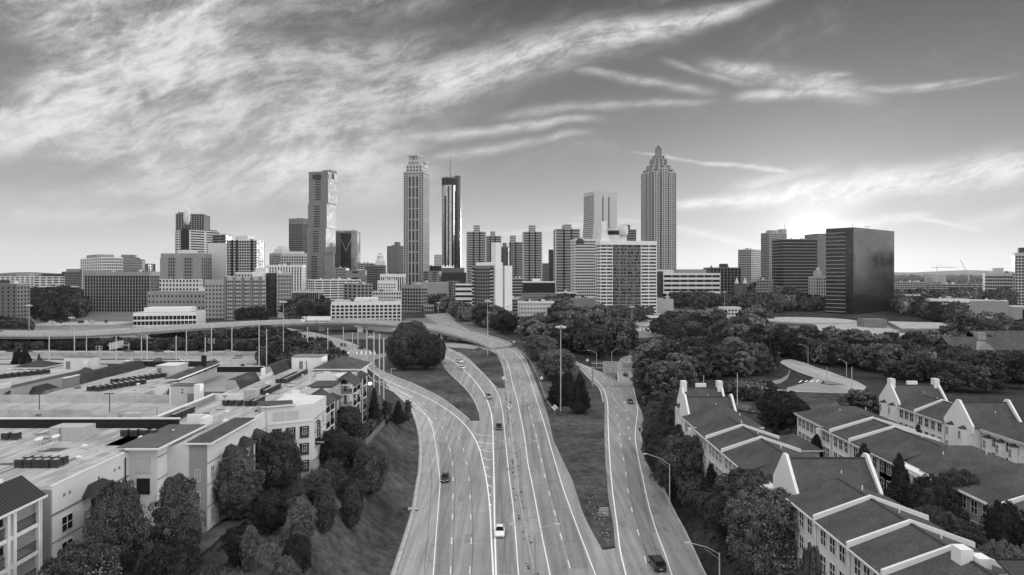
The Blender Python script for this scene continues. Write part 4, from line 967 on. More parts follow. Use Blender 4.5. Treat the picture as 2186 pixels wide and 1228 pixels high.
tower('shoulder of the brown stepped office tower above the hotel roof', None, 1345, 1358, 490, 1022, 89, LA=20, wall='grey_wall', na=3, nb=1, fl=3.7, pw=0, sh=.5)
# ---- the tallest one on the right
T, LA, LB = site('skyscraper', 'tallest granite and glass skyscraper with a stepped pyramidal crown', 'skyscraper', 1369, 1390, 1443, 1220, 72)
z0 = R(1220)-3; D = 1220
def st(x0, x1, y0, y1, va, vb, part, pw=.5, bx=3, by=3): vol(T, LB*x0, LB*x1, LA*y0, LA*y1, Z(vb, D) if vb < 580 else z0, Z(va, D), 'mid_wall', 'glass_dark', bx, by, 3.8, pw, .32, .5, part=part, cap=1.0)
st(0, 1, 0, 1, 366, 600, 'shaft', .32, 9, 9)
for a, bb, ex in ((.10,.30,2.2),(.40,.60,3.4),(.70,.90,2.2)):
    vol(T, LB*a, LB*bb, -ex, 0, z0, Z(366-4*(ex > 3)*2, D), 'stucco_mid', 'glass_dark', 2, 1, 3.8, .3, .4, .4, part='projecting_bay', cap=2, faces='ABC')
    vol(T, -ex, 0, LA*a, LA*bb, z0, Z(368, D), 'stucco_mid', 'glass_dark', 1, 2, 3.8, .3, .4, .4, part='projecting_bay', cap=2, faces='ABD')
st(.06,.94,.06,.94,359,370,'crown_step'); st(.15,.85,.15,.85,350,361,'crown_step'); st(.25,.75,.25,.75,336,352,'crown_step',.4)
st(.33,.67,.33,.67,328,338,'crown_step',.3); st(.41,.59,.41,.59,311,330,'crown_step',.3,2,2); MB().box(LB*.45, LB*.55, LA*.45, LA*.55, Z(311,D), Z(307.5,D)).build('lantern', 'dark_wall', T)
MB().tube([(LB*.5, LA*.5, Z(308,D)), (LB*.5, LA*.5, Z(303,D))], .3).build('antenna', 'pole_dark', T)
# ---- gridded hotel, two slabs
T, LA, LB, z0, z1 = tower('rear slab of the big hotel with a fine pale window grid', None, 1228, 1290, 510, 760, 84, LA=26, wall='pale_wall', glass='glass_dark', na=6, nb=13, fl=3.15, pw=.13, sh=.42, cap=2.4, name='hotel')
T, LA, LB = site('hotel', 'broad white hotel slab with grey central bays in front of the tallest skyscraper', 'building', 1272, 1282, 1401.5, 655, 80)
z0, z1 = R(655)-3, Z(514, 655)
vol(T, 0, LB*.208, 0, LA, z0, z1-3.8, 'white_wall', 'glass_dark', 2, 3, 3.18, .07, .42, .35, cap=.3, base=3, faces='ABD', roof=False)
vol(T, LB*.21, LB*.718, .3, LA-.3, z0, z1-3.8, 'grey_wall', 'glass_dark', 4, 1, 3.18, .10, .36, .5, part='grey_bays', cap=.3, base=3, faces='BD', roof=False)
vol(T, LB*.72, LB, 0, LA, z0, z1-3.8, 'white_wall', 'glass_dark', 2, 3, 3.18, .07, .42, .35, cap=.3, base=3, faces='BCD', roof=False)
MB().box(-.5, LB+.5, -.6, LA+.5, z1-3.8, z1).build('cornice', 'white_wall', T)
m = MB()
for k in range(26):
    for i in range(64):
        f0 = .005+i/64.5
        if rnd.random() < .6: m.box(LB*f0, LB*f0+.16, -.2, .2, z1-4.2-k*3.18-1.8, z1-4.2-k*3.18)
m.build('window_mullions', 'stucco_mid', T)['kind'] = 'stuff'
# rooftop restaurant: curved drum between sculpted concrete wings
zr = z1; m = MB()
m.box(1.5, LB*.30, 3, LA*.8, zr-1, zr+5.5); m.box(LB*.04, LB*.13, 4, LA*.6, zr+5, zr+19); m.box(LB*.13, LB*.19, 4, LA*.6, zr+5, zr+11)
m.box(LB*.36, LB*.44, 4, LA*.6, zr, zr+14); m.box(LB*.44, LB*.49, 4, LA*.6, zr, zr+8.5); m.build('rooftop_wings', 'white_wall', T)
MB().lathe([(7.6,zr+9.5),(8.4,zr+10.5),(8.4,zr+12.0)], 24, LB*.26, 9).build('restaurant_roof', 'pale_wall', T)
MB().lathe([(7.8,zr+5.8),(8.2,zr+9.6)], 24, LB*.26, 9).build('restaurant_glazing', 'glass_dark', T); MB().lathe([(7.2,zr),(8.2,zr+5.8)], 24, LB*.26, 9).build('restaurant_base', 'pale_wall', T)
MB().lathe([(4.8,zr+6),(5.2,zr+10),(4.5,zr+15)], 12, LB*.42, 4).build('drum', 'pale_wall', T)
MB().lathe([(4.2,zr-1),(4.2,zr+1.5),(2.5,zr+3.8),(.4,zr+4.6)], 16, -9, 40).build('dome', 'dark_wall', T)
tower('tan windowless ballroom podium at the left foot of the hotel', None, 1216, 1273, 637, 690, 86, LA=24, blankw='mid_wall', name='podium_building')
tower('tan windowless podium at the right foot of the hotel', None, 1398, 1438, 639, 690, 86, LA=20, blankw='stucco_mid', name='podium_building')
tower('low terrace with sloping pale roof left of the hotel podium', None, 1187, 1230, 624, 740, 86, LA=20, wall='pale_wall', na=3, nb=6, pw=.1, sh=.55, fl=5)
# ---- wide white banded office
T, LA, LB, z0, z1 = tower('wide white office with six dark ribbon windows on a set back base', None, 1417, 1537, 583, 800, 86, LA=40, wall='white_wall', glass='glass_dark', na=1, nb=7, fl=5.0, pw=.04, sh=.5, cap=2.5, zb=Z(627,800))
MB().box(4, LB-4, 3, LA, R(800)-3, Z(627,800)).build('base', 'glass_dark', T); m = MB()
for k in range(10): m.box(4+k*(LB-9)/9, 5.5+k*(LB-9)/9, 0, 3, R(800)-3, Z(627,800))
m.box(1, LB-1, 1, 3, Z(637,800), Z(633,800)); m.build('colonnade', 'white_wall', T)
MB().box(LB*.28, LB*.8, 8, 25, z1, Z(575,800)).build('penthouse', 'mid_wall', T)
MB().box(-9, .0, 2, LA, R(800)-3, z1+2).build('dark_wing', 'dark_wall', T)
MB().box(-9, LB*.2, 6, LA, z1, z1+4).build('penthouse', 'pale_wall', T)
# ---- between
T, LA, LB, z0, z1 = tower('dark glass block with a small roof pavilion near the church spires', None, 1516, 1582, 571, 930, 86, LA=25, wall='grey_wall', glass='glass_dark', na=3, nb=9, fl=4, pw=.15, sh=.15, cap=1.5, mech=[(.42,.62,.2,.6,5,'dark_wall')])
m = MB()
T = thing('church', 'small brick church with two pale pointed spires below the dark glass block', 'church', (X(1582, 800), 800, 0))
for du in (-5.0, 4.6): MB().box(du-2, du+2, -2, 2, R(800)-2, Z(605,800)).build('tower', 'brick_wall', T); MB().lathe([(2.5,Z(605,800)),(.15,Z(592,800))], 4, du, 0).build('spire', 'pale_wall', T)
MB().box(-3, 3, 0, 18, R(800)-2, Z(609,800)).build('nave', 'brick_wall', T)
tower('pale glass apartment block left of the tall balcony tower', 1576, 1604, 1626, 532, 1050, 42, wall='pale_wall', glass='glass_mid', na=8, nb=8, fl=3.4, pw=.1, sh=.25)
T, LA, LB, z0, z1 = tower('tall grey apartment tower with stacked balconies and a rooftop mast', 1625, 1642, 1679, 497, 1000, 62, wall='mid_wall', glass='glass_mid', na=5, nb=9, fl=3.3, pw=.2, sh=.38, mech=[(.15,.5,.1,.7,4,'mid_wall'),(.75,1.0,.0,.6,6,'mid_wall')])
MB().tube([(LB*.97, 2, z1+5), (LB*.97, 2, z1+16)], .35, .15).build('antenna', 'pole_dark', T)
T, LA, LB, z0, z1 = tower('wide curved dark glass office standing in front of the sun', None, 1673, 1764, 510, 880, 83, LA=30, wall='grey_wall', glass='glass_dark', na=6, nb=1, fl=3.9, pw=.0, sh=.3, pr=.3)
MB().box(LB*.78, LB*1.0, -1, LA, z0, Z(498, 880)).build('stair_tower', 'grey_wall', T)
T, LA, LB, z0, z1 = tower('old stone tower with a turret in front of the dark glass offices', None, 1742, 1768, 590, 780, 84, LA=16, wall='stucco_mid', na=3, nb=5, fl=3.8, each=(1.2,2.0), name='office_building')
MB().box(2, 8, 2, 9, z1, z1+6).build('turret', 'stucco_mid', T); MB().lathe([(2.4,z1+6),(2.4,z1+8),(1,z1+10)], 8, 5, 5).build('cupola', 'stucco_mid', T)
tower('small grey office with rows of square windows beside the trees', 1616, 1640, 1650, 597, 760, 30, wall='mid_wall', glass='glass_mid', na=5, nb=6, fl=3.2, pw=.25, sh=.4)
# ---- big dark office
T, LA, LB = site('office_building', 'huge dark glass office block with pale ribbed bands on its left flank', 'building', 1763, 1822, 1908.5, 668, 50)
z0, z1 = R(668)-3, Z(486, 668)
MB().box(0, LB, 0, LA, z0, z1).build('glazing', 'glass_office', T)
m = MB(); nfl = 22; fh = (z1-z0-2)/nfl
for k in range(nfl): m.box(-.35, 0, LA*.28, LA+.2, z0+k*fh+1.0, z0+k*fh+1.7)
m.build('bands', 'mid_wall', T)['kind'] = 'stuff'
m = MB()
for k in range(nfl*2): m.box(-.05, LB+.1, -.16, 0, z0+k*fh/2+.6, z0+k*fh/2+.85)
for k in range(41): m.box(LB*k/40-.08, LB*k/40+.08, -.2, 0, z0, z1-.5)
m.build('mullions', 'dark_wall', T)['kind'] = 'stuff'
MB().box(-.2, LB+.3, -.3, LA, z1-.4, z1+.35).build('parapet', 'grey_wall', T)
m = MB(); m.tube([(LB*.05,3,z1),(LB*.05,3,z1+3)], .12); m.lathe([(.2,z1+3),(1.0,z1+3.6)], 8, LB*.05, 3); m.build('satellite_dish', 'steel', T)
m = MB()
for a in (.35, .42): m.tube([(LB*a,3,z1),(LB*a,3,z1+3.2)], .15)
m.box(LB*.34, LB*.43, 2.8, 3.2, z1+2.2, z1+3); m.build('roof_crane', 'steel', T)
m = MB(); m.tube([(2,LA*.5,z1),(3,LA*.5,z1+2),(4.6,LA*.5,z1+3.6)], .15); m.build('davit', 'steel', T)
# ---- far right
tower('low hotel block far right with arched balconies', None, 1905, 1990, 602, 1150, 86, LA=20, wall='mid_wall', na=3, nb=16, fl=3.3, pw=.3, sh=.45)
tower('long parking garage on the right horizon', None, 1985, 2100, 606, 1050, 112, LA=25, wall='mid_wall', na=3, nb=9, fl=3.2, pw=.1, sh=.5)
tower('flat box on the far horizon under the cranes', None, 1990, 2020, 587, 1900, 88, LA=30, wall='pale_wall', blankw='mid_wall')
tower('wide pale stone building with punched windows near the right edge', None, 2103, 2166, 583, 820, 118, LA=22, wall='stucco', na=5, nb=12, fl=3.9, each=(1.6,2.0), cap=3, mech=[(.3,.65,.2,.8,6,'stucco')])
tower('tall pale apartment tower cut by the right edge of the picture', None, 2166.5, 2230, 540, 780, 120, LA=22, wall='stucco', na=5, nb=9, fl=3.4, each=(1.7,1.8), cap=3, mech=[(.15,.9,.2,.8,6,'dark_wall')])
T, LA, LB, z0, z1 = tower('white condominium row with small gabled bays behind the trees', None, 1985, 2072, 638, 640, 112, LA=16, wall='white_wall', na=4, nb=15, fl=3.4, each=(1.5,1.6), cap=1.5, name='apartment_building')
for k in (.5, .62, .74, .86): MB().box(LB*k, LB*k+2.8, -2, 0, z0, z1-3).build('bay', 'grey_wall', T); MB().add([(LB*k-.5,-2.4,z1-3),(LB*k+3.3,-2.4,z1-3),(LB*k+3.3,0,z1-1.5),(LB*k-.5,0,z1-1.5)], [(0,1,2,3)]).build('bay_roof', 'membrane', T)
T, LA, LB, z0, z1 = tower('white condominium with a long pitched pale roof', None, 1932, 1986, 629, 720, 108, LA=18, wall='white_wall', na=4, nb=10, fl=3.4, each=(1.5,1.6), name='apartment_building')
tower('plain ribbed brown concrete box on the right', None, 2072, 2153, 642, 560, 124, LA=30, blankw='mid_wall', name='civic_building')
T, LA, LB, z0, z1 = tower('lower brown concrete wing with a tall recessed window at the right edge', None, 2153, 2240, 655, 548, 124, LA=30, blankw='mid_wall', name='civic_building')
MB().box(LB*.35, LB*.5, -.3, 0, z0+3, z1-2).build('window', 'glass_dark', T)
for i, (u, vt, vb, L, a) in enumerate([(2000,568,590,50,10),(1975,588,596,30,170),(2068,580,595,0,0),(2100,583,596,25,175)]):
    d = 1800; x = X(u, d); T = thing('tower_crane', ['tall tower crane with a long level jib on the right horizon','small tower crane left of the tall one on the horizon','luffing crane with a raised slanting jib on the right horizon','small tower crane nearest the pale stone building on the horizon'][i], 'crane', (x, d, 0), 0, 'cranes on the horizon')
    zt = Z(vt, d); MB().tube([(0,0,R(d)),(0,0,zt)], .9).build('mast', 'steel', T)
    if L: MB().tube([(-L*.3,0,zt-4),(0,0,zt-3.5),(L,0,zt-4)], .7).build('jib', 'steel', T); MB().tube([(-L*.3,0,zt-3.5),(0,0,zt+4),(L*.8,0,zt-3.5)], .25).build('tie', 'steel', T)
    else: MB().tube([(0,0,zt-10),(-22,0,zt+30)], .7).build('jib', 'steel', T)
# ---- the foreground of downtown
T, LA, LB, z0, z1 = tower('white three storey office with rows of square dark windows above the flyover', 252, 284, 419, 668, 520, 78, wall='white_wall', na=5, nb=16, fl=4.0, each=(1.9,2.3), cap=2, mech=[(.12,.88,.25,.75,3.4,'white_wall')])
T, LA, LB, z0, z1 = tower('long white hotel with rows of scalloped window hoods beside the flyover', 694, 707, 856, 645, 560, 80, wall='white_wall', na=2, nb=16, fl=2.9, each=(1.9,1.2), cap=2.5, name='hotel', mech=[(.32,.66,.3,.8,2.6,'pale_wall'),(.66,.92,.3,.8,1.6,'mid_wall')])
m = MB()
for i in range(17): m.box(LB*i/16-.35, LB*i/16+.35, -.4, 0, z0, z1-2.2)
m.build('pilasters', 'white_wall', T)['kind'] = 'stuff'
hood = MB(); hood.add([(-1.1,0,.3),(-1.1,-.7,.0),(1.1,-.7,.0),(1.1,0,.3),(-1.1,0,-.3),(1.1,0,-.3)], [(0,1,2,3),(4,5,2,1),(0,4,1),(3,2,5)]); hm = hood.mesh('window_hood', 'dark_wall')
for k in range(6):
    for i in range(16): put(hm, 'window_hood', T, (LB*(i+.5)/16, -.12, z1-2.5-k*2.9-.55))
T = tower('parking deck with three long dark slots left of the white three storey office', None, 122, 252, 692, 540, 84, LA=25, wall='pale_wall', glass='black', na=1, nb=8, fl=3.2, pw=.04, sh=.45, name='parking_garage')[0]
tower('low rendered wall of the parking ramp at far left', None, 66, 122, 694, 530, 85, LA=20, blankw='pale_wall', name='parking_garage')
T = tower('large white parking deck with curved dark slots behind the brick ward tower', 650, 672, 770, 597, 880, 60, wall='white_wall', glass='black', na=5, nb=6, fl=3.3, pw=.08, sh=.42, name='parking_garage')[0]
tower('dark glass low office at the edge of the trees left of the white hotel', 622, 680, 690, 622, 690, 8, wall='pale_wall', glass='glass_dark', na=14, nb=5, fl=8, pw=.08, sh=.05, cap=1.6)
tower('grey brick office with banks of blue dark windows behind the white hotel', 734, 762, 794, 606, 690, 55, wall='mid_wall', glass='glass_dark', na=3, nb=4, fl=3.6, pw=.3, sh=.35)
tower('stone classical bank with a dark colonnade at the foot of the crowned skyscraper', None, 812, 862, 585, 900, 87, LA=22, wall='white_wall', glass='black', na=5, nb=11, fl=26, pw=.42, sh=.1, cap=4)
tower('white stepped office with small square windows below the colonnaded bank', None, 806, 845, 599, 800, 87, LA=18, wall='white_wall', na=4, nb=7, fl=3.5, each=(1.2,1.6), cap=3)
tower('long white low block with a row of square openings behind the white hotel', None, 796, 862, 622, 730, 87, LA=18, wall='white_wall', glass='black', na=3, nb=12, fl=4.5, pw=.35, sh=.5)
tower('concrete framed office with many dark square windows right of the white hotel', 858, 899, 911, 608, 700, 20, wall='mid_wall', glass='glass_dark', na=7, nb=3, fl=3.4, pw=.2, sh=.32, cap=4)
tower('wide blank concrete box beneath the cylinder tower', None, 878, 958, 603, 900, 87, LA=30, blankw='mid_wall')
tower('small grey block at the right end of the blank concrete box', 955, 968, 980, 600, 900, 45, wall='grey_wall', na=3, nb=2)
tower('low pale roof pavilion among the trees right of the concrete framed office', None, 905, 925, 652, 700, 87, LA=12, wall='mid_wall', na=2, nb=4)
T = tower('curved parking deck entrance in front of the hotel with stacked white parapets', None, 1392, 1480, 676, 560, 86, LA=18, wall='white_wall', glass='black', na=1, nb=4, fl=3.0, pw=.06, sh=.5, name='parking_garage')[0]
tower('long low parking level with concrete parapets below the hotel trees', None, 1330, 1400, 693, 520, 86, LA=16, wall='pale_wall', glass='black', na=1, nb=6, fl=3.2, pw=.06, sh=.5, name='parking_garage')
tower('small pale two storey clinic among trees right of the white banded office', None, 1546, 1582, 656, 640, 86, LA=14, wall='pale_wall', na=3, nb=5, fl=3.2, each=(1.6,1.5))
# civic podium with round roof
T = thing('civic_building', 'sprawling low civic centre with a circular pale roof and roof terraces', 'building', (X(1700, 500), 500, 0))
def P_(u, v, z): a = atz(u, v, z); return (a[0]-T.location.x, a[1]-T.location.y, a[2])
zr = 9.5+2; r = 27
c0 = atz(1722, 683, zr); cx, cy = c0[0]-T.location.x, c0[1]-T.location.y
MB().lathe([(r*1.25,4),(r*1.25,zr-1.2),(r*1.3,zr-1.2),(r*1.3,zr)], 40, cx, cy).build('round_wall', 'stucco_mid', T)
MB().lathe([(r*1.28,zr),(r*1.28,zr+.1)], 40, cx, cy).build('round_roof', 'membrane', T)
for pp, z, m_, nm in (([(1850,693),(2020,700),(2038,716),(1990,722),(1860,724),(1740,704)], 10.0, 'membrane', 'terrace_roof'), ([(1895,686),(2010,689),(2036,701),(1925,701)], 13.0, 'membrane', 'pavilion_roof'), ([(1735,690),(1850,690),(1850,706),(1735,706)], 10.4, 'membrane', 'terrace_roof')):
    q = [P_(u, v, z) for u, v in pp]; MB().prism([(a, b) for a, b, c in q], 3, z-.5).build('wall', 'grey_wall' if z > 11 else 'mid_wall', T); MB().prism([(a, b) for a, b, c in q], z-.5, z).build(nm, m_, T)
MB().box(*[P_(1845,700,10)[0], P_(1893,700,10)[0]], P_(1860,700,10)[1], P_(1860,700,10)[1]+10, 5, 16).build('stair_block', 'grey_wall', T)
m = MB(); a, b_p = P_(1890,709,10.2), P_(1985,705,10.2)
for k in range(22): t = k/21; x, y = a[0]+(b_p[0]-a[0])*t, a[1]+(b_p[1]-a[1])*t; m.box(x-.25, x+.25, y-.25, y+.25, 10, 11.3)
m.box(a[0], b_p[0], min(a[1], b_p[1])-.3, min(a[1], b_p[1])+.3, 11.3, 11.7); m.build('balustrade', 'pale_wall', T)
# hills and far haze line of the suburbs
hb = MB()
for i in range(60):
    x = -7000+i*240; h = 60+40*mnoise.noise(Vector((i*.3, 0, 0)))+(30 if x > 2500 else 0)
    hb.v += [(x, 9000, 8), (x, 9300, h), (x, 9900, 8)]
for i in range(59): k = i*3; hb.f += [(k, k+3, k+4, k+1), (k+1, k+4, k+5, k+2)]
o = hb.build('hills', 'grass_dark'); tag(o, kind='structure')
# low far city: small blocks in the gaps
rr = random.Random(11)
for i in range(90):
    d = rr.uniform(1250, 2600); u = rr.choice([rr.uniform(-20, 360), rr.uniform(460, 1000), rr.uniform(1440, 2200), rr.uniform(1440, 2200)])
    w_ = rr.uniform(15, 45); h = rr.uniform(5, 16)*(1.3 if u < 1400 else 1); 
    T = thing('low_building', rr.choice(['small low block in the hazy city behind the towers', 'pale flat roofed block far behind the skyline', 'distant grey low rise on the horizon']), 'building', (X(u, d), d, 0), rr.uniform(-.3, .3), 'far low rise buildings')
    MB().box(0, w_, 0, w_*.7, R(d)-1, R(d)+h).build('wall', rr.choice(['stucco_mid', 'grey_wall', 'pale_wall', 'brick_wall', 'mid_wall']), T)
    m = MB()
    for k in range(int(h/4)): m.box(.5, w_-.5, -.12, 0, R(d)+2+k*4, R(d)+3.6+k*4)
    if m.f: m.build('window_band', 'glass_dark', T)
    MB().box(w_*.2, w_*.5, w_*.2, w_*.4, R(d)+h, R(d)+h+2.5).build('penthouse', 'grey_wall', T)
# ================================================================ trees
def lump(a, z, seed):
    v = Vector((math.cos(a)*1.5+seed*3.1, math.sin(a)*1.5, z*2.6)); return 1+.42*mnoise.noise(v)+.22*mnoise.noise(v*2.3)
def crown_mesh(name, seed, shape='round', clumps=60, leaves=90, leaf=.055, m='leaf', cr=(.20,.34), squash=.9, core=.72, fill=0):
    """crown of many small leaf faces gathered in clumps, unit radius, base near z=0, top near z=2*squash"""
    r = random.Random(seed); V = []; Fc = []
    def env(z):          # radius of the crown at height fraction z (0..1)
        if shape == 'round': return math.sqrt(max(1-(2*z-1)**2, 0))**.8
        if shape == 'spread': return (math.sin(min(z*1.15+.12, 1)*math.pi*.5)**.6)*math.sqrt(max(1-(max(z-.35, 0)/.65)**2.2, 0))
        if shape == 'cone': return (1-z)**.75*min(1, .45+z*5)
        if shape == 'egg': return math.sqrt(max(1-(max(z-.33,0)/.67)**2, 0))*min(1, .5+z*1.6)
        if shape == 'column': return min(1, (1-z)*3.0)**.6*min(1, .6+z*2)
    Ht = 2*squash
    cen = []
    tries = 0
    while len(cen) < clumps and tries < clumps*30:
        tries += 1
        z = r.uniform(.06, .97); e = env(z); a = r.uniform(0, 6.283)
        q = e*(r.uniform(.55, .98) if r.random() < .85 else r.uniform(.1, .5)); wob = lump(a, z, seed)
        c = (q*math.cos(a)*wob, q*math.sin(a)*wob, z*Ht); rr_ = r.uniform(*cr)*(.55+.45*e)
        if any((c[0]-o[0])**2+(c[1]-o[1])**2+(c[2]-o[2])**2 < (.36*(rr_+o[3]))**2*.6 for o in cen): continue
        cen.append(c+(rr_,))
    for cxx, cyy, czz, rc in cen:
        out = Vector((cxx, cyy, (czz-Ht*.42)*.9)).normalized()
        for _ in range(leaves):
            d = Vector((r.gauss(0,1), r.gauss(0,1), r.gauss(0,1))).normalized(); d = (d+out*.55+Vector((0,0,.25))).normalized()
            p = Vector((cxx, cyy, czz))+d*rc*r.uniform(.72, 1.08); p.z = max(p.z, .02)
            nrm = (d+Vector((r.gauss(0,.45), r.gauss(0,.45), r.gauss(0,.45)))).normalized()
            t = nrm.orthogonal().normalized(); t = Matrix.Rotation(r.uniform(0, 6.28), 3, nrm) @ t; b = nrm.cross(t)
            s_ = leaf*r.uniform(.6, 1.4); k = len(V)
            V += [tuple(p-t*s_-b*s_*.6), tuple(p+t*s_-b*s_*.6), tuple(p+t*s_*.8+b*s_*.7), tuple(p-t*s_*.8+b*s_*.7)]; Fc.append((k, k+1, k+2, k+3))
    for _ in range(fill):       # loose leaves that close the surface between the clumps
        z = r.uniform(.03, .98); a = r.uniform(0, 6.283); q = env(z)*r.uniform(.7, .93)*(lump(a, z, seed))
        p = Vector((q*math.cos(a), q*math.sin(a), z*Ht)); nrm = (Vector((math.cos(a), math.sin(a), .5))+Vector((r.gauss(0,.6), r.gauss(0,.6), r.gauss(0,.6)))).normalized()
        t = nrm.orthogonal().normalized(); b = nrm.cross(t); s_ = leaf*r.uniform(.8, 1.7); k = len(V); V += [tuple(p-t*s_-b*s_), tuple(p+t*s_-b*s_*.7), tuple(p+t*s_+b*s_), tuple(p-t*s_*.8+b*s_*.8)]; Fc.append((k, k+1, k+2, k+3))
    mb = MB(); mb.v = V; mb.f = list(Fc)
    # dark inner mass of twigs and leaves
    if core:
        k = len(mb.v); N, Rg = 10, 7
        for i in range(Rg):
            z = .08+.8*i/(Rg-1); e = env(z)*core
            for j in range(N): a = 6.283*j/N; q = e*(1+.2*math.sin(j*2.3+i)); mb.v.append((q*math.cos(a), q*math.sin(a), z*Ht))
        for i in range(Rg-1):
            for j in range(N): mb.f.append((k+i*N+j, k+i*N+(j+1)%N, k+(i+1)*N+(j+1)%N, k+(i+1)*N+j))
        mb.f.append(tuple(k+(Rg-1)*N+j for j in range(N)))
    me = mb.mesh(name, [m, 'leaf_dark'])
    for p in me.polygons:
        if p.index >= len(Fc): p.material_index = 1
    return me
def trunk_mesh(name, seed, bare=.0, spread=.5, Ht=1.6):
    r = random.Random(seed); m = MB(); m.tube([(0,0,-.5),(0,0,.1),(r.uniform(-.04,.04),0,.7*Ht)], .07, .03, 6)
    for k in range(6):
        a = 6.283*k/6+r.uniform(-.4,.4); z = r.uniform(.05,.5)*Ht
        m.tube([(0,0,z),(math.cos(a)*spread*.5, math.sin(a)*spread*.5, z+.25),(math.cos(a)*spread, math.sin(a)*spread, z+.55)], .03, .008, 4)
    return m.mesh(name, 'bark')
PROTO = {}
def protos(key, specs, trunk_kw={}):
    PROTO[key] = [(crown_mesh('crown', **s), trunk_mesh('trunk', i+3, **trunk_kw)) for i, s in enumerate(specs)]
near = dict(clumps=230, leaves=190, leaf=.0165, cr=(.08,.21), fill=5000)
far = dict(clumps=110, leaves=48, leaf=.046, cr=(.13,.27))
protos('oak_near', [dict(seed=s, shape='round', squash=.88, **near) for s in (1, 2, 3)])
protos('egg_near', [dict(seed=s, shape='egg', squash=1.25, **near) for s in (4, 5)])
protos('mid_near', [dict(seed=s, shape='round', squash=.9, m='leaf_mid', **near) for s in (16, 17)])
protos('midegg_near', [dict(seed=s, shape='egg', squash=1.25, m='leaf_mid', **near) for s in (18,)])
protos('pale_near', [dict(seed=s, shape='egg', squash=1.5, m='leaf_pale', **near) for s in (6,)])
protos('cone_near', [dict(seed=s, shape='cone', squash=1.6, m='leaf_dark', clumps=230, leaves=120, leaf=.021, cr=(.08,.17), fill=6000) for s in (7, 8)])
protos('magnolia', [dict(seed=s, shape='egg', squash=1.5, m='leaf', clumps=200, leaves=120, leaf=.022, cr=(.1,.2), fill=6000) for s in (9, 10)])
protos('dark_near', [dict(seed=s, shape='round', squash=.85, m='leaf_dark', **near) for s in (11, 12)])
protos('column', [dict(seed=s, shape='column', squash=2.6, m='leaf_dark', clumps=60, leaves=60, leaf=.06, cr=(.2,.4)) for s in (13,)])
protos('cedar', [dict(seed=s, shape='cone', squash=1.5, m='leaf_dark', clumps=240, leaves=60, leaf=.03, cr=(.07,.16), core=.45, fill=2500) for s in (14, 15)])
protos('oak', [dict(seed=s, shape='round', squash=.9, **far) for s in (21, 22, 23)]+[dict(seed=24, shape='egg', squash=1.05, **far), dict(seed=25, shape='spread', squash=.8, **far)])
protos('dark', [dict(seed=s, shape='round', squash=.85, m='leaf_dark', **far) for s in (31, 32)]+[dict(seed=33, shape='egg', squash=1.0, m='leaf_dark', **far)])
protos('pale', [dict(seed=s, shape='round', squash=.95, m='leaf_pale', **far) for s in (41, 42)])
protos('bush', [dict(seed=s, shape='round', squash=.6, clumps=26, leaves=50, leaf=.08) for s in (51, 52)])
protos('pale_bush', [dict(seed=s, shape='round', squash=.7, clumps=26, leaves=50, leaf=.08, m='leaf_pale') for s in (53,)])
tr = random.Random(99); TREES = []
def ray_ground(u, v):
    d = 45.0
    while d < 3000:
        if Z(v, d) <= gz(X(u, d), d): break
        d += max(.5, d*.004)
    return X(u, d), d
QUEUE = []
def plant(*a, **k): QUEUE.append((a, k)); TREES.append(a[:3])
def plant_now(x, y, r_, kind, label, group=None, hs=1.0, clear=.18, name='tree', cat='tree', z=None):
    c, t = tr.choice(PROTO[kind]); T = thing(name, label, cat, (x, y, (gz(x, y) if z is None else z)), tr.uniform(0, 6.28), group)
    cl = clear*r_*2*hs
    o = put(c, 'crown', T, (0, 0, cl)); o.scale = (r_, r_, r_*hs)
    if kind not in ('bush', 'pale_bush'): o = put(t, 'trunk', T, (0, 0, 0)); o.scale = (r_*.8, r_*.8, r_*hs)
    return T
def tree(u, v, wpx, kind, label, group=None, hs=1.0, clear=.12, d=None, **k):
    """u, v: where the trunk meets the ground in the photo; wpx: crown width in photo px"""
    if d is None: x, d = ray_ground(u, v)
    else: x = X(u, d)
    return plant(x, d, wpx/2*d/F, kind, label, group, hs, clear, **k)
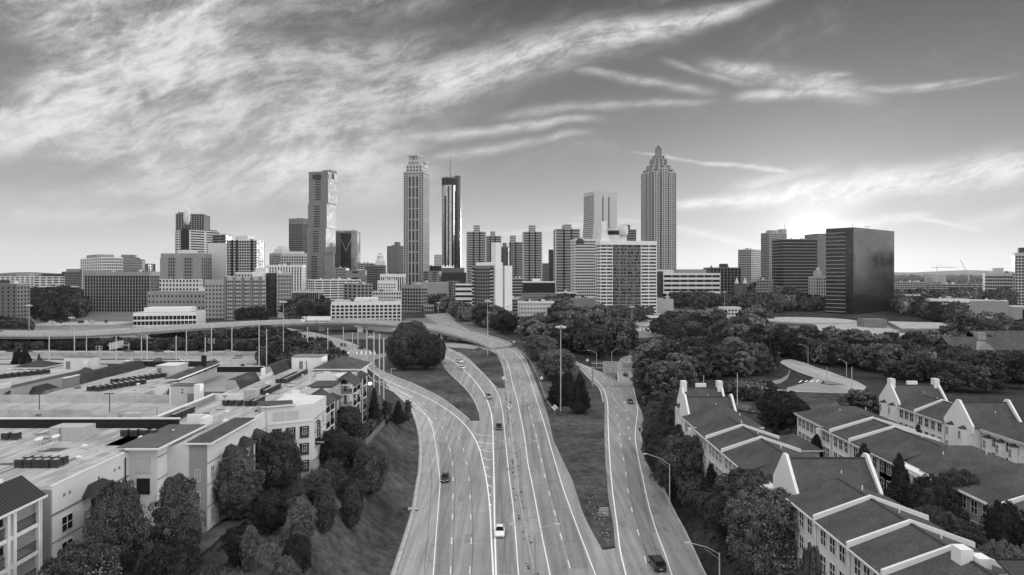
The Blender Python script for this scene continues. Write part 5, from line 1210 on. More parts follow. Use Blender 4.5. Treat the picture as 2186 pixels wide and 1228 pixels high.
# ---- named single trees: (u, base v, crown width px, kind, height factor, label)
SQ = {'oak_near': .88, 'mid_near': .9, 'dark_near': .85, 'egg_near': 1.25, 'midegg_near': 1.25, 'pale_near': 1.5, 'cone_near': 1.6, 'magnolia': 1.5, 'column': 2.6, 'cedar': 1.5, 'pale': .95, 'oak': .9, 'bush': .6, 'pale_bush': .7, 'dark': .85}
def tree2(u0, u1, vt, at, kind, label, clear=.07):
    """crown from u0 to u1 with its top at vt in the photo; at = row where it meets the ground, or (distance,)"""
    u = (u0+u1)/2
    if isinstance(at, tuple): d = at[0]; x = X(u, d)
    else: x, d = ray_ground(u, at)
    r_ = (u1-u0)/2*d/F; h = max(Z(vt, d)-gz(x, d), r_*.8); hs = h/(2*r_*(SQ[kind]+clear)); plant(x, d, r_*.93, kind, label, None, hs, clear)
for a in [
 (186,318,1012,(82,),'midegg_near','tall dense tree growing before the block with the hooded balconies'),
 (318,440,1000,(86,),'egg_near','tall tree touching the right corner of the nearest flat roofed block'),
 (410,440,998,(103,),'column','narrow dark cypress in the recess between the two nearest apartment blocks'),
 (455,560,948,1115,'midegg_near','feathery tree against the recessed balconies below the bay roofs'),
 (538,648,918,1050,'oak_near','tree standing before the curved corner with square windows'),
 (95,255,1152,(72,),'oak_near','flowering crepe myrtle with pale blossom at the bottom of the picture'),
 (298,430,1152,(79,),'dark_near','round dark shrubby tree at the bottom below the tall pair of trees'),
 (530,618,1042,1140,'dark_near','round dark tree on the lawn below the feathery tree'),
 (612,678,1056,1185,'pale_near','pale leaved slim tree in the middle of the left lawn'),
 (508,560,1118,1222,'pale_near','small ragged pale tree at the lower left of the lawn'),
 (475,550,1120,1210,'dark_near','dark bushy tree hugging the small ragged pale tree'),
 (600,668,1140,1232,'dark_near','dark rounded tree under the pale slim tree'),
 (576,640,1184,1260,'midegg_near','small tree cut by the bottom edge on the left lawn'),
 (668,718,1028,1142,'magnolia','pyramidal magnolia left of its twin on the lawn slope'),
 (726,774,1030,1128,'magnolia','pyramidal magnolia nearer the road, right of its twin'),
 (645,718,1000,1078,'mid_near','round tree above the two magnolias at the top of the lawn'),
 (680,734,980,1045,'oak_near','dark round tree by the path beside the apartment corner'),
 (718,786,1020,1082,'oak_near','leafy tree on the slope between magnolia and path'),
 (750,828,948,1062,'oak_near','dark pine like tree standing highest on the road slope'),
 (740,790,930,1010,'midegg_near','slender tree just behind the dark pine like tree'),
 (781,816,820,910,'cone_near','dark cone shaped conifer at the right end of the far apartments'),
 (812,838,850,908,'column','small dark upright shrub beside the cone shaped conifer'),
 (832,868,850,908,'cone_near','drooping dark conifer beside the left roadway kerb'),
 (862,880,848,900,'column','thin upright juniper next to the left roadway kerb'),
 (700,784,862,945,'egg_near','broad tree under the far apartment balconies'),
 (678,758,912,1000,'oak_near','dark tree under the corner with the vertical sign'),
 (740,778,838,905,'midegg_near','slim tree in front of the stacked far balconies'),
 (820,905,700,790,'oak_near','big dark tree at the left of the clump on the grass island'),
 (868,952,706,790,'oak_near','big dark tree in the middle of the clump on the grass island'),
 (908,955,722,777,'dark_near','dark tree at the right of the clump on the grass island'),
 (838,920,682,760,'oak_near','tallest dark tree at the back of the island clump'),
 (828,870,712,770,'dark_near','dark tree low at the back left of the island clump'),
 (1142,1236,742,812,'mid_near','round leafy tree at the top of the grass wedge'),
 (1118,1190,712,772,'mid_near','loose tree at the back of the grass wedge'),
 (1162,1216,790,868,'cone_near','dark conifer at the left of the conifer group in the grass wedge'),
 (1196,1232,812,868,'cone_near','small conifer in the middle of the group on the grass wedge'),
 (1210,1266,788,884,'cone_near','tallest dark conifer on the grass wedge beside the right roadway'),
 (1186,1240,785,850,'cone_near','conifer at the back of the group on the grass wedge'),
 (1401,1530,922,1062,'mid_near','round leafy tree standing behind the tall street lamp'),
 (1483,1551,982,1085,'cedar','feathery dark cedar beside the white row houses'),
 (1490,1545,1050,1110,'oak_near','small tree on the bank below the row houses'),
 (1513,1680,998,1150,'mid_near','big round tree on the bank before the steep gable'),
 (1551,1740,1042,1240,'mid_near','biggest round tree on the bank, nearest the camera on the right'),
 (1700,1765,1150,(74,),'oak_near','young loose tree at the bottom below the nearest windows'),
 (1366,1430,850,965,'egg_near','tall tree where the road wall meets the grove'),
 (1372,1420,895,985,'oak_near','leafy tree overhanging the right roadway edge'),
 (1400,1470,828,950,'midegg_near','tall leafy tree at the roadway side of the farthest row houses'),
 (1420,1490,900,985,'egg_near','tree filling the bank below the broad hipped roof'),
 (1455,1500,842,905,'pale_near','pale leafy tree hiding the far gable of the first house row'),
 (1540,1578,900,935,'pale_bush','pale bush behind the hipped roof'),
 (1612,1726,832,912,'dark_near','broad umbrella shaped tree between the two house rows'),
 (1640,1672,905,955,'cone_near','dark conifer between the house rows'),
 (1672,1694,910,950,'column','tiny dark cypress beside the conifer between the rows'),
 (1716,1770,922,990,'cone_near','conifer in the gap near the second row windows'),
 (1758,1792,948,990,'egg_near','small dark leafy tree by the second row doors'),
 (1804,1884,936,(118,),'cedar','spiky cedar rising before the second row eaves'),
 (1797,1884,832,900,'pale','pale round tree at the edge of the lawn'),
 (1903,1936,886,928,'cone_near','small pointed conifer before the third row, left one'),
 (1948,1988,880,950,'cone_near','pointed conifer before the third row, right one'),
 (1880,1960,955,(106,),'cedar','tall dark cedar behind the steep gable roof'),
 (1850,1950,1035,(101,),'cedar','spreading dark cedar behind the parapet fins'),
 (1935,2040,1010,(98,),'dark_near','dark tree in the middle of the garden between rows'),
 (1998,2100,996,(101,),'oak_near','tall round headed tree in the garden between rows'),
 (1945,2060,1078,(90,),'mid_near','leafy tree at the garden edge behind the nearest roof'),
 (2010,2130,1110,(84,),'egg_near','rough leafy tree low in the garden at the right'),
 (2095,2186,1062,(86,),'dark_near','dark tree rising at the right edge before the shaded wall'),
 (2080,2186,1150,(78,),'mid_near','leafy tree in the bottom right garden'),
 (455,505,820,862,'bush','loose shrub in the courtyard beside the large dull roof'),
 (20,70,742,(196,),'dark_near','dark round tree behind the hipped pavilion at far left'),
 (72,96,765,(192,),'bush','small shrub right of the dark round tree at far left'),
]: tree2(*a)
for i_, (x_, y_, r_) in enumerate([(34.2,161,3.7),(33.8,153,3.9),(34.0,145,3.6),(34.2,137,3.3),(34.6,129,3.0),(34.9,121,2.8),(34.6,112,3.0)]):
    plant(x_, y_, r_, tr.choice(['oak_near','egg_near','dark_near']), ['farthest','sixth','fifth','fourth','third','second','nearest'][i_]+' of the bushy trees lining the fronts of the first house row', hs=.95)
# ---- groves: spaced trees filling ground areas given by their outline
def inside(u, v, poly):
    c = False; n = len(poly)
    for i in range(n):
        (x1, y1), (x2, y2) = poly[i], poly[(i+1) % n]
        if (y1 > v) != (y2 > v) and u < (x2-x1)*(v-y1)/(y2-y1)+x1: c = not c
    return c
NG = [0]
def grove(poly, r0, r1, kinds, labels, group, hs=(.85, 1.15), dens=1.0, clear=.1, name='tree', cat='tree'):
    pts = [px(u, v) for u, v in poly]; x0, x1 = min(p[0] for p in pts), max(p[0] for p in pts); y0, y1 = min(p[1] for p in pts), max(p[1] for p in pts)
    st_ = (r0+r1)*.75/dens; mine = []; y = y0
    while y <= y1:
        x = x0
        while x <= x1:
            xx, yy = x+tr.uniform(-.45, .45)*st_, y+tr.uniform(-.45, .45)*st_; z = R(yy)
            u, v = CX+F*xx/yy, HZ+F*(H-z)/yy
            if inside(u, v, poly) and not any((xx-a)**2+(yy-b)**2 < (st_*.62)**2 for a, b in mine):
                mine.append((xx, yy)); i = tr.randrange(len(kinds))
                plant(xx, yy, tr.uniform(r0, r1), kinds[i], labels[i], group, tr.uniform(*hs), clear, name=name, cat=cat); NG[0] += 1
            x += st_
        y += st_
K3 = ['oak', 'dark', 'oak', 'pale']
def L4(where): return ['rounded leafy tree in '+where, 'dark dense tree in '+where, 'rounded leafy tree in '+where, 'paler tree in '+where]
grove([(1372,820),(1366,775),(1385,758),(1430,750),(1520,760),(1600,770),(1660,790),(1640,815),(1560,835),(1500,850),(1440,880),(1400,950),(1385,900)], 4.2, 6.2, K3, L4('the dense grove right of the right roadway'), 'grove beside the right roadway', dens=1.0)
grove([(1405,735),(1380,722),(1440,702),(1530,700),(1545,720),(1560,735),(1640,742),(1660,765),(1600,765),(1500,750),(1430,742)], 5, 7.5, K3, L4('the middle wood in front of the white banded office'), 'middle wood', dens=.9)
grove([(1575,745),(1600,735),(1640,742),(1700,748),(1740,756),(1850,756),(1960,754),(2040,748),(2070,760),(2030,790),(1990,815),(1900,815),(1850,800),(1760,780),(1700,768),(1640,760)], 4.6, 6.4, K3, L4('the broad wood in front of the civic centre'), 'wood in front of the civic centre', dens=1.05)
grove([(1700,728),(1790,738),(1850,742),(1850,752),(1740,752),(1700,744)], 4, 5.4, K3, L4('the front of the wood below the circular roof'), 'front of the wood by the circular roof', dens=.9)
grove([(2045,722),(2050,702),(2120,712),(2190,720),(2190,760),(2120,750),(2060,735)], 5, 7, K3, L4('the wood behind the brown box building'), 'wood at the right', dens=.85)
grove([(1870,826),(1900,816),(2040,818),(2190,832),(2190,858),(2040,852),(1900,846)], 4, 5.6, K3, L4('the belt above the third house row'), 'belt above the third row', dens=.9)
grove([(1560,880),(1600,868),(1640,876),(1610,905),(1570,900)], 2.2, 3, K3, L4('the shrubs left of the umbrella shaped tree'), 'shrubs by the umbrella tree', hs=(.6,.8), dens=1.0)
grove([(2040,770),(2190,770),(2190,800),(2120,810),(2050,800)], 4, 6, K3, L4('the garden belt at the right edge'), 'garden belt at the right', dens=.8)
grove([(2020,850),(2070,830),(2190,850),(2190,880),(2120,890),(2020,880)], 4, 5.5, K3, L4('the clump above the third house row'), 'clump above the third row', dens=.8)
grove([(1560,722),(1590,695),(1625,680),(1640,690),(1640,712)], 5, 7, K3, L4('the belt left of the circular roof'), 'belt by the circular roof', dens=.8)
grove([(1120,735),(1165,720),(1230,718),(1290,728),(1350,738),(1365,752),(1330,748),(1310,765),(1280,768),(1230,750),(1200,752),(1160,745)], 5.5, 8, K3, L4('the grove behind the grass wedge'), 'grove behind the grass wedge', dens=.95)
grove([(1110,712),(1150,700),(1215,690),(1280,690),(1290,700),(1240,712),(1180,716),(1130,726)], 5, 7.5, K3, L4('the trees below the big hotel'), 'trees below the hotel', dens=.8)
grove([(1215,682),(1300,676),(1390,676),(1392,688),(1300,690),(1215,692)], 4, 6, K3, L4('the row at the hotel foot'), 'row at the hotel foot', dens=.7)
grove([(1150,662),(1230,658),(1235,672),(1190,685),(1185,672)], 6, 9, K3, L4('the dark trees left of the hotel'), 'trees left of the hotel', dens=.9)
grove([(915,662),(935,652),(1000,668),(1010,690),(1100,700),(1098,716),(1060,706),(1010,698),(985,686),(960,672)], 5, 8, K3, L4('the trees at the foot of the white slab'), 'trees at the foot of the white slab', dens=.9)
grove([(622,668),(700,664),(705,680),(640,690),(610,682)], 6, 9, ['dark','oak'], ['dark tree beside the white hotel and truck','leafy tree beside the white hotel and truck'], 'trees left of the white hotel', dens=.8)
grove([(1912,668),(1925,660),(1990,668),(2060,690),(2055,698),(1990,688)], 6, 8, K3, L4('the clump between the dark office and civic terraces'), 'clump by the dark office', dens=.9)
grove([(1440,648),(1560,650),(1720,650),(1770,660),(1700,668),(1600,672),(1560,664),(1440,662)], 7, 10, K3, L4('the belt at the feet of the offices right of centre'), 'belt below the right offices', dens=.62)
grove([(1560,630),(1780,630),(1780,642),(1560,642)], 8, 12, K3, L4('the far belt behind the church'), 'far belt behind the church', dens=.55)
grove([(505,690),(560,684),(580,690),(520,698)], 5, 7, ['dark','dark'], ['dark tree poking above the flyover parapet']*2, 'trees above the flyover', dens=.9)
grove([(-40,733),(150,736),(560,741),(610,736),(640,752),(560,750),(-40,747)], 2.4, 3.3, ['dark','oak','dark'], ['low dark tree in the belt under the flyover','low leafy tree in the belt under the flyover','low dark tree in the belt under the flyover'], 'belt under the flyover', hs=(.65,.85), dens=1.0, clear=.02)
grove([(-60,700),(30,700),(62,716),(60,738),(-60,742)], 4, 5.5, ['dark','oak'], ['dark tree below the brick slab at far left','leafy tree below the brick slab at far left'], 'trees below the brick slab', dens=.9)
grove([(330,716),(420,716),(590,712),(590,722),(420,726),(330,726)], 3.2, 4.2, ['dark','oak'], ['dark tree in the strip between flyover and white office','leafy tree in the strip between flyover and white office'], 'strip behind the flyover', hs=(.6,.8), dens=.9, clear=.02)
grove([(600,740),(640,742),(690,760),(720,772),(600,772),(560,756)], 3.5, 5, ['dark','oak'], ['dark tree in the thicket left of the ramp','leafy tree in the thicket left of the ramp'], 'thicket left of the ramp', dens=.8)
grove([(545,768),(600,760),(715,772),(735,780),(640,785),(560,783)], 3, 4, ['oak','dark'], ['leafy tree in the thicket behind the elevator block','dark tree in the thicket behind the elevator block'], 'thicket behind the elevator block', hs=(.8, 1.1), dens=1.0, clear=.02)
grove([(70,640),(180,645),(182,680),(120,690),(66,688)], 7, 10, ['dark','oak','dark'], ['dark tree between the brick slab and the striped block','leafy tree between the brick slab and the striped block','dark tree between the brick slab and the striped block'], 'dark trees at the left', dens=.8)
grove([(1905,652),(2190,640),(2190,655),(2080,668),(1990,676),(1920,668)], 8, 11, K3, L4('the hazy belt by the white condominiums'), 'belt by the condominiums', dens=.6)
grove([(2070,622),(2190,618),(2190,632),(2070,634)], 9, 13, K3, L4('the far trees below the pale stone building'), 'far trees at the right', dens=.7)
# ---- distant urban woods nobody could count
def canopy(poly, n, r0, r1, seed, name='distant_woods', m='leaf_dark'):
    r = random.Random(seed); mb = MB(); pts = [px(u, v) for u, v in poly]; x0, x1 = min(p[0] for p in pts), max(p[0] for p in pts); y0, y1 = min(p[1] for p in pts), max(p[1] for p in pts)
    c = 0; t_ = 0
    while c < n and t_ < n*60:
        t_ += 1; x, y = r.uniform(x0, x1), r.uniform(y0, y1)
        if not inside(CX+F*x/y, HZ+F*(H-R(y))/y, poly): continue
        c += 1; R0 = r.uniform(r0, r1); z = R(y)
        for q in range(26):
            th, ph = r.uniform(0, 6.28), math.acos(r.uniform(0, 1)); d = Vector((math.sin(ph)*math.cos(th), math.sin(ph)*math.sin(th), math.cos(ph)))
            p = Vector((x, y, z+R0*.4))+Vector((d.x, d.y, d.z*.8))*R0*r.uniform(.7, 1.05); nn = (d+Vector((r.gauss(0,.4), r.gauss(0,.4), r.gauss(0,.4)))).normalized()
            t = nn.orthogonal().normalized()*R0*.32; b = nn.cross(t); k = len(mb.v)
            mb.v += [tuple(p-t-b*.7), tuple(p+t-b), tuple(p+t*.8+b), tuple(p-t+b*.8)]; mb.f.append((k, k+1, k+2, k+3))
    tag(mb.build(name, m), kind='stuff')
canopy([(-100,601),(350,601),(350,622),(-100,632)], 420, 8, 13, 1); canopy([(1430,600),(2300,598),(2300,622),(1430,640)], 700, 9, 14, 2)
canopy([(-400,595),(2600,595),(2700,601),(-500,601)], 1500, 14, 26, 3); canopy([(450,602),(1450,602),(1450,640),(450,640)], 260, 7, 11, 4)
# low undergrowth on the banks
def scrub(name, reg, n, m, seed, s0=.25, s1=.6):
    r = random.Random(seed); mb = MB()
    for _ in range(n):
        x, y = reg(r); z = gz(x, y)
        for q in range(5):
            a = r.uniform(0, 6.28); s_ = r.uniform(s0, s1); px_, py_ = x+r.gauss(0, .35), y+r.gauss(0, .35); k = len(mb.v); z2 = gz(px_, py_)+r.uniform(.05, .4)
            mb.v += [(px_-s_*math.cos(a), py_-s_*math.sin(a), z2-.2), (px_+s_*math.cos(a), py_+s_*math.sin(a), z2-.15), (px_+s_*.5*math.sin(a), py_+s_*.5*math.cos(a), z2+s_)]; mb.f.append((k, k+1, k+2))
    tag(mb.build(name, m), kind='stuff')
scrub('undergrowth', lambda r: (lambda y: (interp(y, RE)+r.uniform(3.5, 12), y))(r.uniform(70, 260)), 1500, 'leaf_dark', 5, .15, .4)
scrub('undergrowth', lambda r: (lambda y: (interp(y, LE)-r.uniform(13, 24), y))(r.uniform(70, 215)), 700, 'leaf', 6, .12, .3)
QUEUE.sort(key=lambda q: -(q[0][2]/math.hypot(q[0][0], q[0][1]))*(3 if len(q[0]) < 6 or q[0][5] is None else 1))
for a, k in QUEUE[:295]: plant_now(*a, **k)
# the rest of the woods, farther off, as one mass
import numpy as np
LOD = {}
for kk, mm in (('oak', 'leaf'), ('dark', 'leaf_dark'), ('pale', 'leaf_pale')):
    LOD[kk] = []
    for sd_ in (1, 2):
        me = crown_mesh('crown', sd_+60, 'round', clumps=60, leaves=16, leaf=.11, m=mm, cr=(.18,.32), squash=.9)
        nv, nf = len(me.vertices), len(me.polygons); co = np.empty(nv*3, np.float32); me.vertices.foreach_get('co', co)
        q4 = [tuple(p.vertices) for p in me.polygons if len(p.vertices) == 4]; LOD[kk].append((co.reshape(-1, 3), np.array(q4, np.int32)))
        bpy.data.meshes.remove(me)
Vs, Qs, Ms, base_ = [], [], [], 0
for a, k in QUEUE[295:]:
    x, y, r_, kind = a[:4]; hs = a[6] if len(a) > 6 else 1.0; kk = 'pale' if 'pale' in kind else 'dark' if kind in ('dark', 'dark_near', 'cone_near', 'cedar', 'column') else 'oak'
    co, q4 = tr.choice(LOD[kk]); t = tr.uniform(0, 6.28); c_, s_ = math.cos(t)*r_, math.sin(t)*r_
    v = np.empty_like(co); v[:,0] = co[:,0]*c_-co[:,1]*s_+x; v[:,1] = co[:,0]*s_+co[:,1]*c_+y; v[:,2] = co[:,2]*r_*hs+gz(x, y)+.15*r_*hs
    Vs.append(v); Qs.append(q4+base_); Ms.append(np.full(len(q4), {'oak': 0, 'dark': 1, 'pale': 2}[kk], np.int32)); base_ += len(v)
if Vs:
    Vs, Qs, Ms = np.concatenate(Vs), np.concatenate(Qs), np.concatenate(Ms); me = bpy.data.meshes.new('woods')
    me.vertices.add(len(Vs)); me.vertices.foreach_set('co', Vs.ravel()); me.loops.add(Qs.size); me.loops.foreach_set('vertex_index', Qs.ravel())
    me.polygons.add(len(Qs)); me.polygons.foreach_set('loop_start', np.arange(0, Qs.size, 4, dtype=np.int32)); me.polygons.foreach_set('loop_total', np.full(len(Qs), 4, np.int32)); me.polygons.foreach_set('material_index', Ms)
    me.update(calc_edges=True)
    for mm in ('leaf', 'leaf_dark', 'leaf_pale'): me.materials.append(M(mm))
    tag(put(me, 'woods'), kind='stuff')
# tufts that roughen the mown verges and banks
def tufts(poly, n, seed, off, flat=True, m='grass'):
    r = random.Random(seed); mb = MB(); pts = [px(u, v) if flat else ray_ground(u, v) for u, v in poly]; x0, x1 = min(p[0] for p in pts), max(p[0] for p in pts); y0, y1 = min(p[1] for p in pts), max(p[1] for p in pts); c = t_ = 0
    while c < n and t_ < n*12:
        t_ += 1; x, y = r.uniform(x0, x1), r.uniform(y0, y1); z = R(y) if flat else gz(x, y)
        if mnoise.noise(Vector((x*.16, y*.09, seed))) < r.uniform(-.5, .35) or not inside(CX+F*x/y, HZ+F*(H-z)/y, poly): continue
        c += 1; s_ = r.uniform(.04, .11)
        for q in range(3): a = r.uniform(0, 3.14); k = len(mb.v); ca, sa = math.cos(a)*s_, math.sin(a)*s_; mb.v += [(x-ca, y-sa, z+off), (x+ca, y+sa, z+off), (x+sa*.4, y-ca*.4, z+off+s_*r.uniform(.3, .8))]; mb.f.append((k, k+1, k+2))
    tag(mb.build('grass_tufts', m), kind='stuff')
tufts(isl[0], 2500, 1, LIFT+.1); tufts(isl[1], 1500, 2, LIFT+.1); tufts([(1286,1172),(1243,1092),(1200,980),(1169,886),(1140,810),(1236,790),(1282,833),(1289,906),(1297,1061),(1311,1170)], 4000, 3, LIFT+.08)
tufts([(700,1228),(720,1140),(780,1060),(840,960),(850,905),(888,930),(890,1030),(880,1090),(850,1180),(830,1228)], 4500, 4, 0, False); tufts([(1460,1100),(1500,1100),(1560,1228),(1500,1228)], 2000, 5, 0, False, 'grass_dark')
print('TREES', len(TREES), 'grove', NG[0])
# ================================================================ foreground buildings
def box(T, name, m, x0, x1, y0, y1, z0, z1, bevel=0): return MB().box(x0, x1, y0, y1, z0, z1).build(name, m, T, True)
def wwin(T, side, fx, a, b, n, zc, w_, h_, kind='near', off=.05, trim=True):
    """n windows between a and b on a wall: side 'E','W' (fx is x) or 'S' (fx is y); zc list of centre heights; world coordinates"""
    me = window_mesh(w_, h_, kind); L = T.location
    for z in zc:
        for i in range(n):
            t = a+(b-a)*(i+.5)/n
            p, rz = {'E': ((fx+off, t, z), R_(90)), 'W': ((fx-off, t, z), R_(-90)), 'S': ((t, fx-off, z), 0)}[side]
            put(me, 'window', T, (p[0]-L.x, p[1]-L.y, p[2]-L.z), rz)
def rail_mesh(mb, side, f, a, b, z, h=1.05):
    n = max(2, int((b-a)/.16))
    for i in range(n+1):
        t = a+(b-a)*i/n
        if side == 'E': mb.box(f-.02, f+.02, t-.015, t+.015, z, z+h)
        else: mb.box(t-.015, t+.015, f-.02, f+.02, z, z+h)
    if side == 'E': mb.box(f-.035, f+.035, a, b, z+h, z+h+.06); mb.box(f-.03, f+.03, a, b, z+.08, z+.13)
    else: mb.box(a, b, f-.035, f+.035, z+h, z+h+.06); mb.box(a, b, f-.03, f+.03, z+.08, z+.13)
def gable_roof(T, x0, x1, y0, y1, ze, zr, m='shingle', axis='y', oh=.4, nm='roof'):
    t = .22; xm, ym = (x0+x1)/2, (y0+y1)/2; b = MB()
    if axis == 'y':
        sl = (zr-ze)/(xm-x0); zo = ze-oh*sl
        b.solid([(x0-oh,y0,zo),(xm,y0,zr),(xm,y1,zr),(x0-oh,y1,zo)][::-1], None, t); b.solid([(xm,y0,zr),(x1+oh,y0,zo),(x1+oh,y1,zo),(xm,y1,zr)][::-1], None, t)
        r_ = MB().box(xm-.18, xm+.18, y0, y1, zr-.06, zr+.07)
        g_ = MB().add([(x0,y0+.05,ze-.3),(x1,y0+.05,ze-.3),(xm,y0+.05,zr-t),(x0,y1-.05,ze-.3),(x1,y1-.05,ze-.3),(xm,y1-.05,zr-t)], [(0,1,2),(5,4,3)])
    else:
        sl = (zr-ze)/(ym-y0); zo = ze-oh*sl
        b.solid([(x0,y0-oh,zo),(x1,y0-oh,zo),(x1,ym,zr),(x0,ym,zr)], None, t); b.solid([(x0,ym,zr),(x1,ym,zr),(x1,y1+oh,zo),(x0,y1+oh,zo)], None, t)
        r_ = MB().box(x0, x1, ym-.18, ym+.18, zr-.06, zr+.07)
        g_ = MB().add([(x0+.05,y0,ze-.3),(x0+.05,y1,ze-.3),(x0+.05,ym,zr-t),(x1-.05,y0,ze-.3),(x1-.05,y1,ze-.3),(x1-.05,ym,zr-t)], [(2,1,0),(3,4,5)])
    rf = b.build(nm, m, T, True); rr_ = r_.build('ridge_cap', 'shingle_dark', T, True); return rf
def fix_solid():
    pass
MB.solid = lambda s, a, _b, t: s.add(list(a)+[(p[0], p[1], p[2]-t) for p in a], [tuple(range(len(a))), tuple(range(2*len(a)-1, len(a)-1, -1))]+[(i, i+len(a), (i+1)%len(a)+len(a), (i+1)%len(a)) for i in range(len(a))])
def hip_roof(T, x0, x1, y0, y1, ze, zr, axis='x', m='shingle', oh=.6, nm='roof', run=None):
    x0 -= oh; x1 += oh; y0 -= oh; y1 += oh; b = MB()
    if axis == 'x': ym = (y0+y1)/2; r = run or (y1-y0)/2; A, B = (min(x0+r, (x0+x1)/2), ym, zr), (max(x1-r, (x0+x1)/2), ym, zr)
    else: xm = (x0+x1)/2; r = run or (x1-x0)/2; A, B = (xm, min(y0+r, (y0+y1)/2), zr), (xm, max(y1-r, (y0+y1)/2), zr)
    c = [(x0,y0,ze),(x1,y0,ze),(x1,y1,ze),(x0,y1,ze)]
    V = c+[A, B]+[(p[0], p[1], p[2]-.25) for p in c]
    Fs = [(0,1,5,4),(1,2,5),(2,3,4,5),(3,0,4)] if axis == 'x' else [(0,1,4),(1,2,5,4),(2,3,5),(3,0,4,5)]
    b.add(V, Fs+[(0,6,7,1),(1,7,8,2),(2,8,9,3),(3,9,6,0),(6,9,8,7)])
    rf = b.build(nm, m, T, True)
    MB().box(x0-.03, x1+.03, y0-.03, y0+.06, ze-.3, ze-.02).box(x0-.03, x0+.06, y0+.07, y1, ze-.3, ze-.02).box(x1-.06, x1+.03, y0+.07, y1, ze-.3, ze-.02).build('eaves', 'trim', T, True)
    return rf
# ---------------------------------------------------------------- left: apartment blocks
ZR, ZG = 22.4, 10.0
FL = [10.3, 13.35, 16.4, 19.45]       # floors
def ac_units(label, xs_, ys_, z, s_=.95, h=1.05, ang=0.0, group='rooftop condenser units'):
    for x in xs_:
        for y in ys_:
            xx, yy = x+rnd.uniform(-.06, .06), y+rnd.uniform(-.06, .06)
            o = put(AC_ME, 'condenser_unit', None, (xx, yy, z), rnd.uniform(-.05, .05)); tag(o, label, 'condenser', group); put(AC_TOP, 'fan_grille', o, (0, 0, h+.002))
m = MB().box(-.45, .45, -.45, .45, .15, 1.05); 
for k in range(9): m.box(-.47, .47, -.47, .47, .22+k*.09, .25+k*.09)
for a in (-1, 1):
    for b in (-1, 1): m.box(a*.45-.03, a*.45+.03, b*.45-.03, b*.45+.03, 0, 1.06)
AC_ME = m.mesh('condenser_unit', 'unit_dark')
m = MB().lathe([(.38,0),(.38,.05),(.3,.05),(.12,.07)], 14); AC_TOP = m.mesh('fan_grille', 'steel')
def parapet(T, pts, h=.45, t=.3, m='white_wall', z=None, nm='parapet'):
    z = ZR if z is None else z; b = MB(); loft(b, [(p[0], p[1], z) for p in pts], [(-t/2,-.1),(-t/2,h),(t/2,h),(t/2,-.1)]); b.build(nm, m, T, True)
def vents(T, spots, z=None):
    z = ZR if z is None else z
    for x, y in spots: MB().lathe([(.16,z),(.16,z+.45),(.42,z+.5),(.42,z+.62),(.1,z+.8)], 8, x, y).build('roof_vent', 'pale_wall', T, True)
def bay_hood(T, x, y0, y1, z, out=1.7):
    """small hipped hood over stacked balconies on an east wall"""
    m = MB(); m.add([(x,y0-.3,z),(x+out+.3,y0-.3,z),(x+out+.3,y1+.3,z),(x,y1+.3,z),(x,y0+1.0,z+1.25),(x,y1-1.0,z+1.25)], [(0,1,4),(1,2,5,4),(2,3,5),(3,2,1,0)]); m.build('hood_roof', 'shingle_dark', T, True)
def balconies(T, x, y0, y1, floors, out=1.6, post='trim', railm='black', solid_post=False, roofz=None):
    for z in floors:
        b = MB().box(x, x+out, y0, y1, z-.28, z).build('balcony', 'trim' if post == 'trim' else post, T, True)
        r = MB(); rail_mesh(r, 'E', x+out-.06, y0+.1, y1-.1, z); rail_mesh(r, 'S', y0+.08, x+.05, x+out-.1, z); rr2 = r.build('railing', railm, b); rr2.matrix_basis = Matrix.Identity(4)
        rr2.location = (-T.location.x, -T.location.y, -T.location.z)
        MB().box(x+.02, x+.08, (y0+y1)/2-.9, (y0+y1)/2+.9, z+.05, z+2.15).build('balcony_door', 'window_glass', T, True)
    top = roofz or floors[-1]+2.7
    for y in (y0+.12, y1-.12): MB().box(x+out-.24, x+out, y-.12, y+.12, floors[0]-.3, top).build('post', post, T, True)
def wall_box(T, x0, x1, y0, y1, z0, z1, m='pale_wall', roof='membrane', nm='wall'):
    MB().box(x0, x1, y0, y1, z0, z1).build(nm, m, T, True)
    if roof: MB().box(x0+.05, x1-.05, y0+.05, y1-.05, z1+.002, z1+.06).build('roof', roof, T, True)
def string_course(T, x0, x1, y0, y1, z, h=.28, out=.07, m='grey_wall'):
    MB().box(x1, x1+out, y0, y1, z, z+h).box(x0, x1+out, y0-out, y0, z, z+h).build('string_course', m, T, True)
# nearest flat roofed block
def reveals(T, x, y0, y1, zs):
    for z in zs: MB().box(x, x+.05, y0, y1, z, z+.14).build('reveal_band', 'grey_wall', T, True)
T = thing('apartment_building', 'nearest flat roofed apartment block with hooded balconies and dark back parapet', 'building', (-75, 79, ZG))
wall_box(T, -97, -53.3, 79, 109.4, ZG-3, ZR, 'pale_wall')
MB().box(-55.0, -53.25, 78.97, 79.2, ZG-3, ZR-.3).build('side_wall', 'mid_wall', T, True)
MB().box(-97, -53.2, 109.1, 109.45, ZR-.5, ZR+1.5).build('back_parapet', 'black', T, True); MB().box(-97, -53.1, 109.0, 109.6, ZR+1.5, ZR+1.68).build('coping', 'trim', T, True)
MB().box(-53.5, -53.2, 79, 94, ZR, ZR+.16).build('coping', 'trim', T, True)
wall_box(T, -53.35, -49.4, 95.2, 109.4, ZG-3, ZR+.35, 'pale_wall', None)
MB().box(-53.4, -48.6, 94.2, 109.2, ZR+.35, ZR+.6).build('canopy', 'trim', T, True); MB().box(-54.6, -48.9, 94.5, 109.0, ZR+.61, ZR+.72).build('canopy_top', 'membrane_dark', T, True)
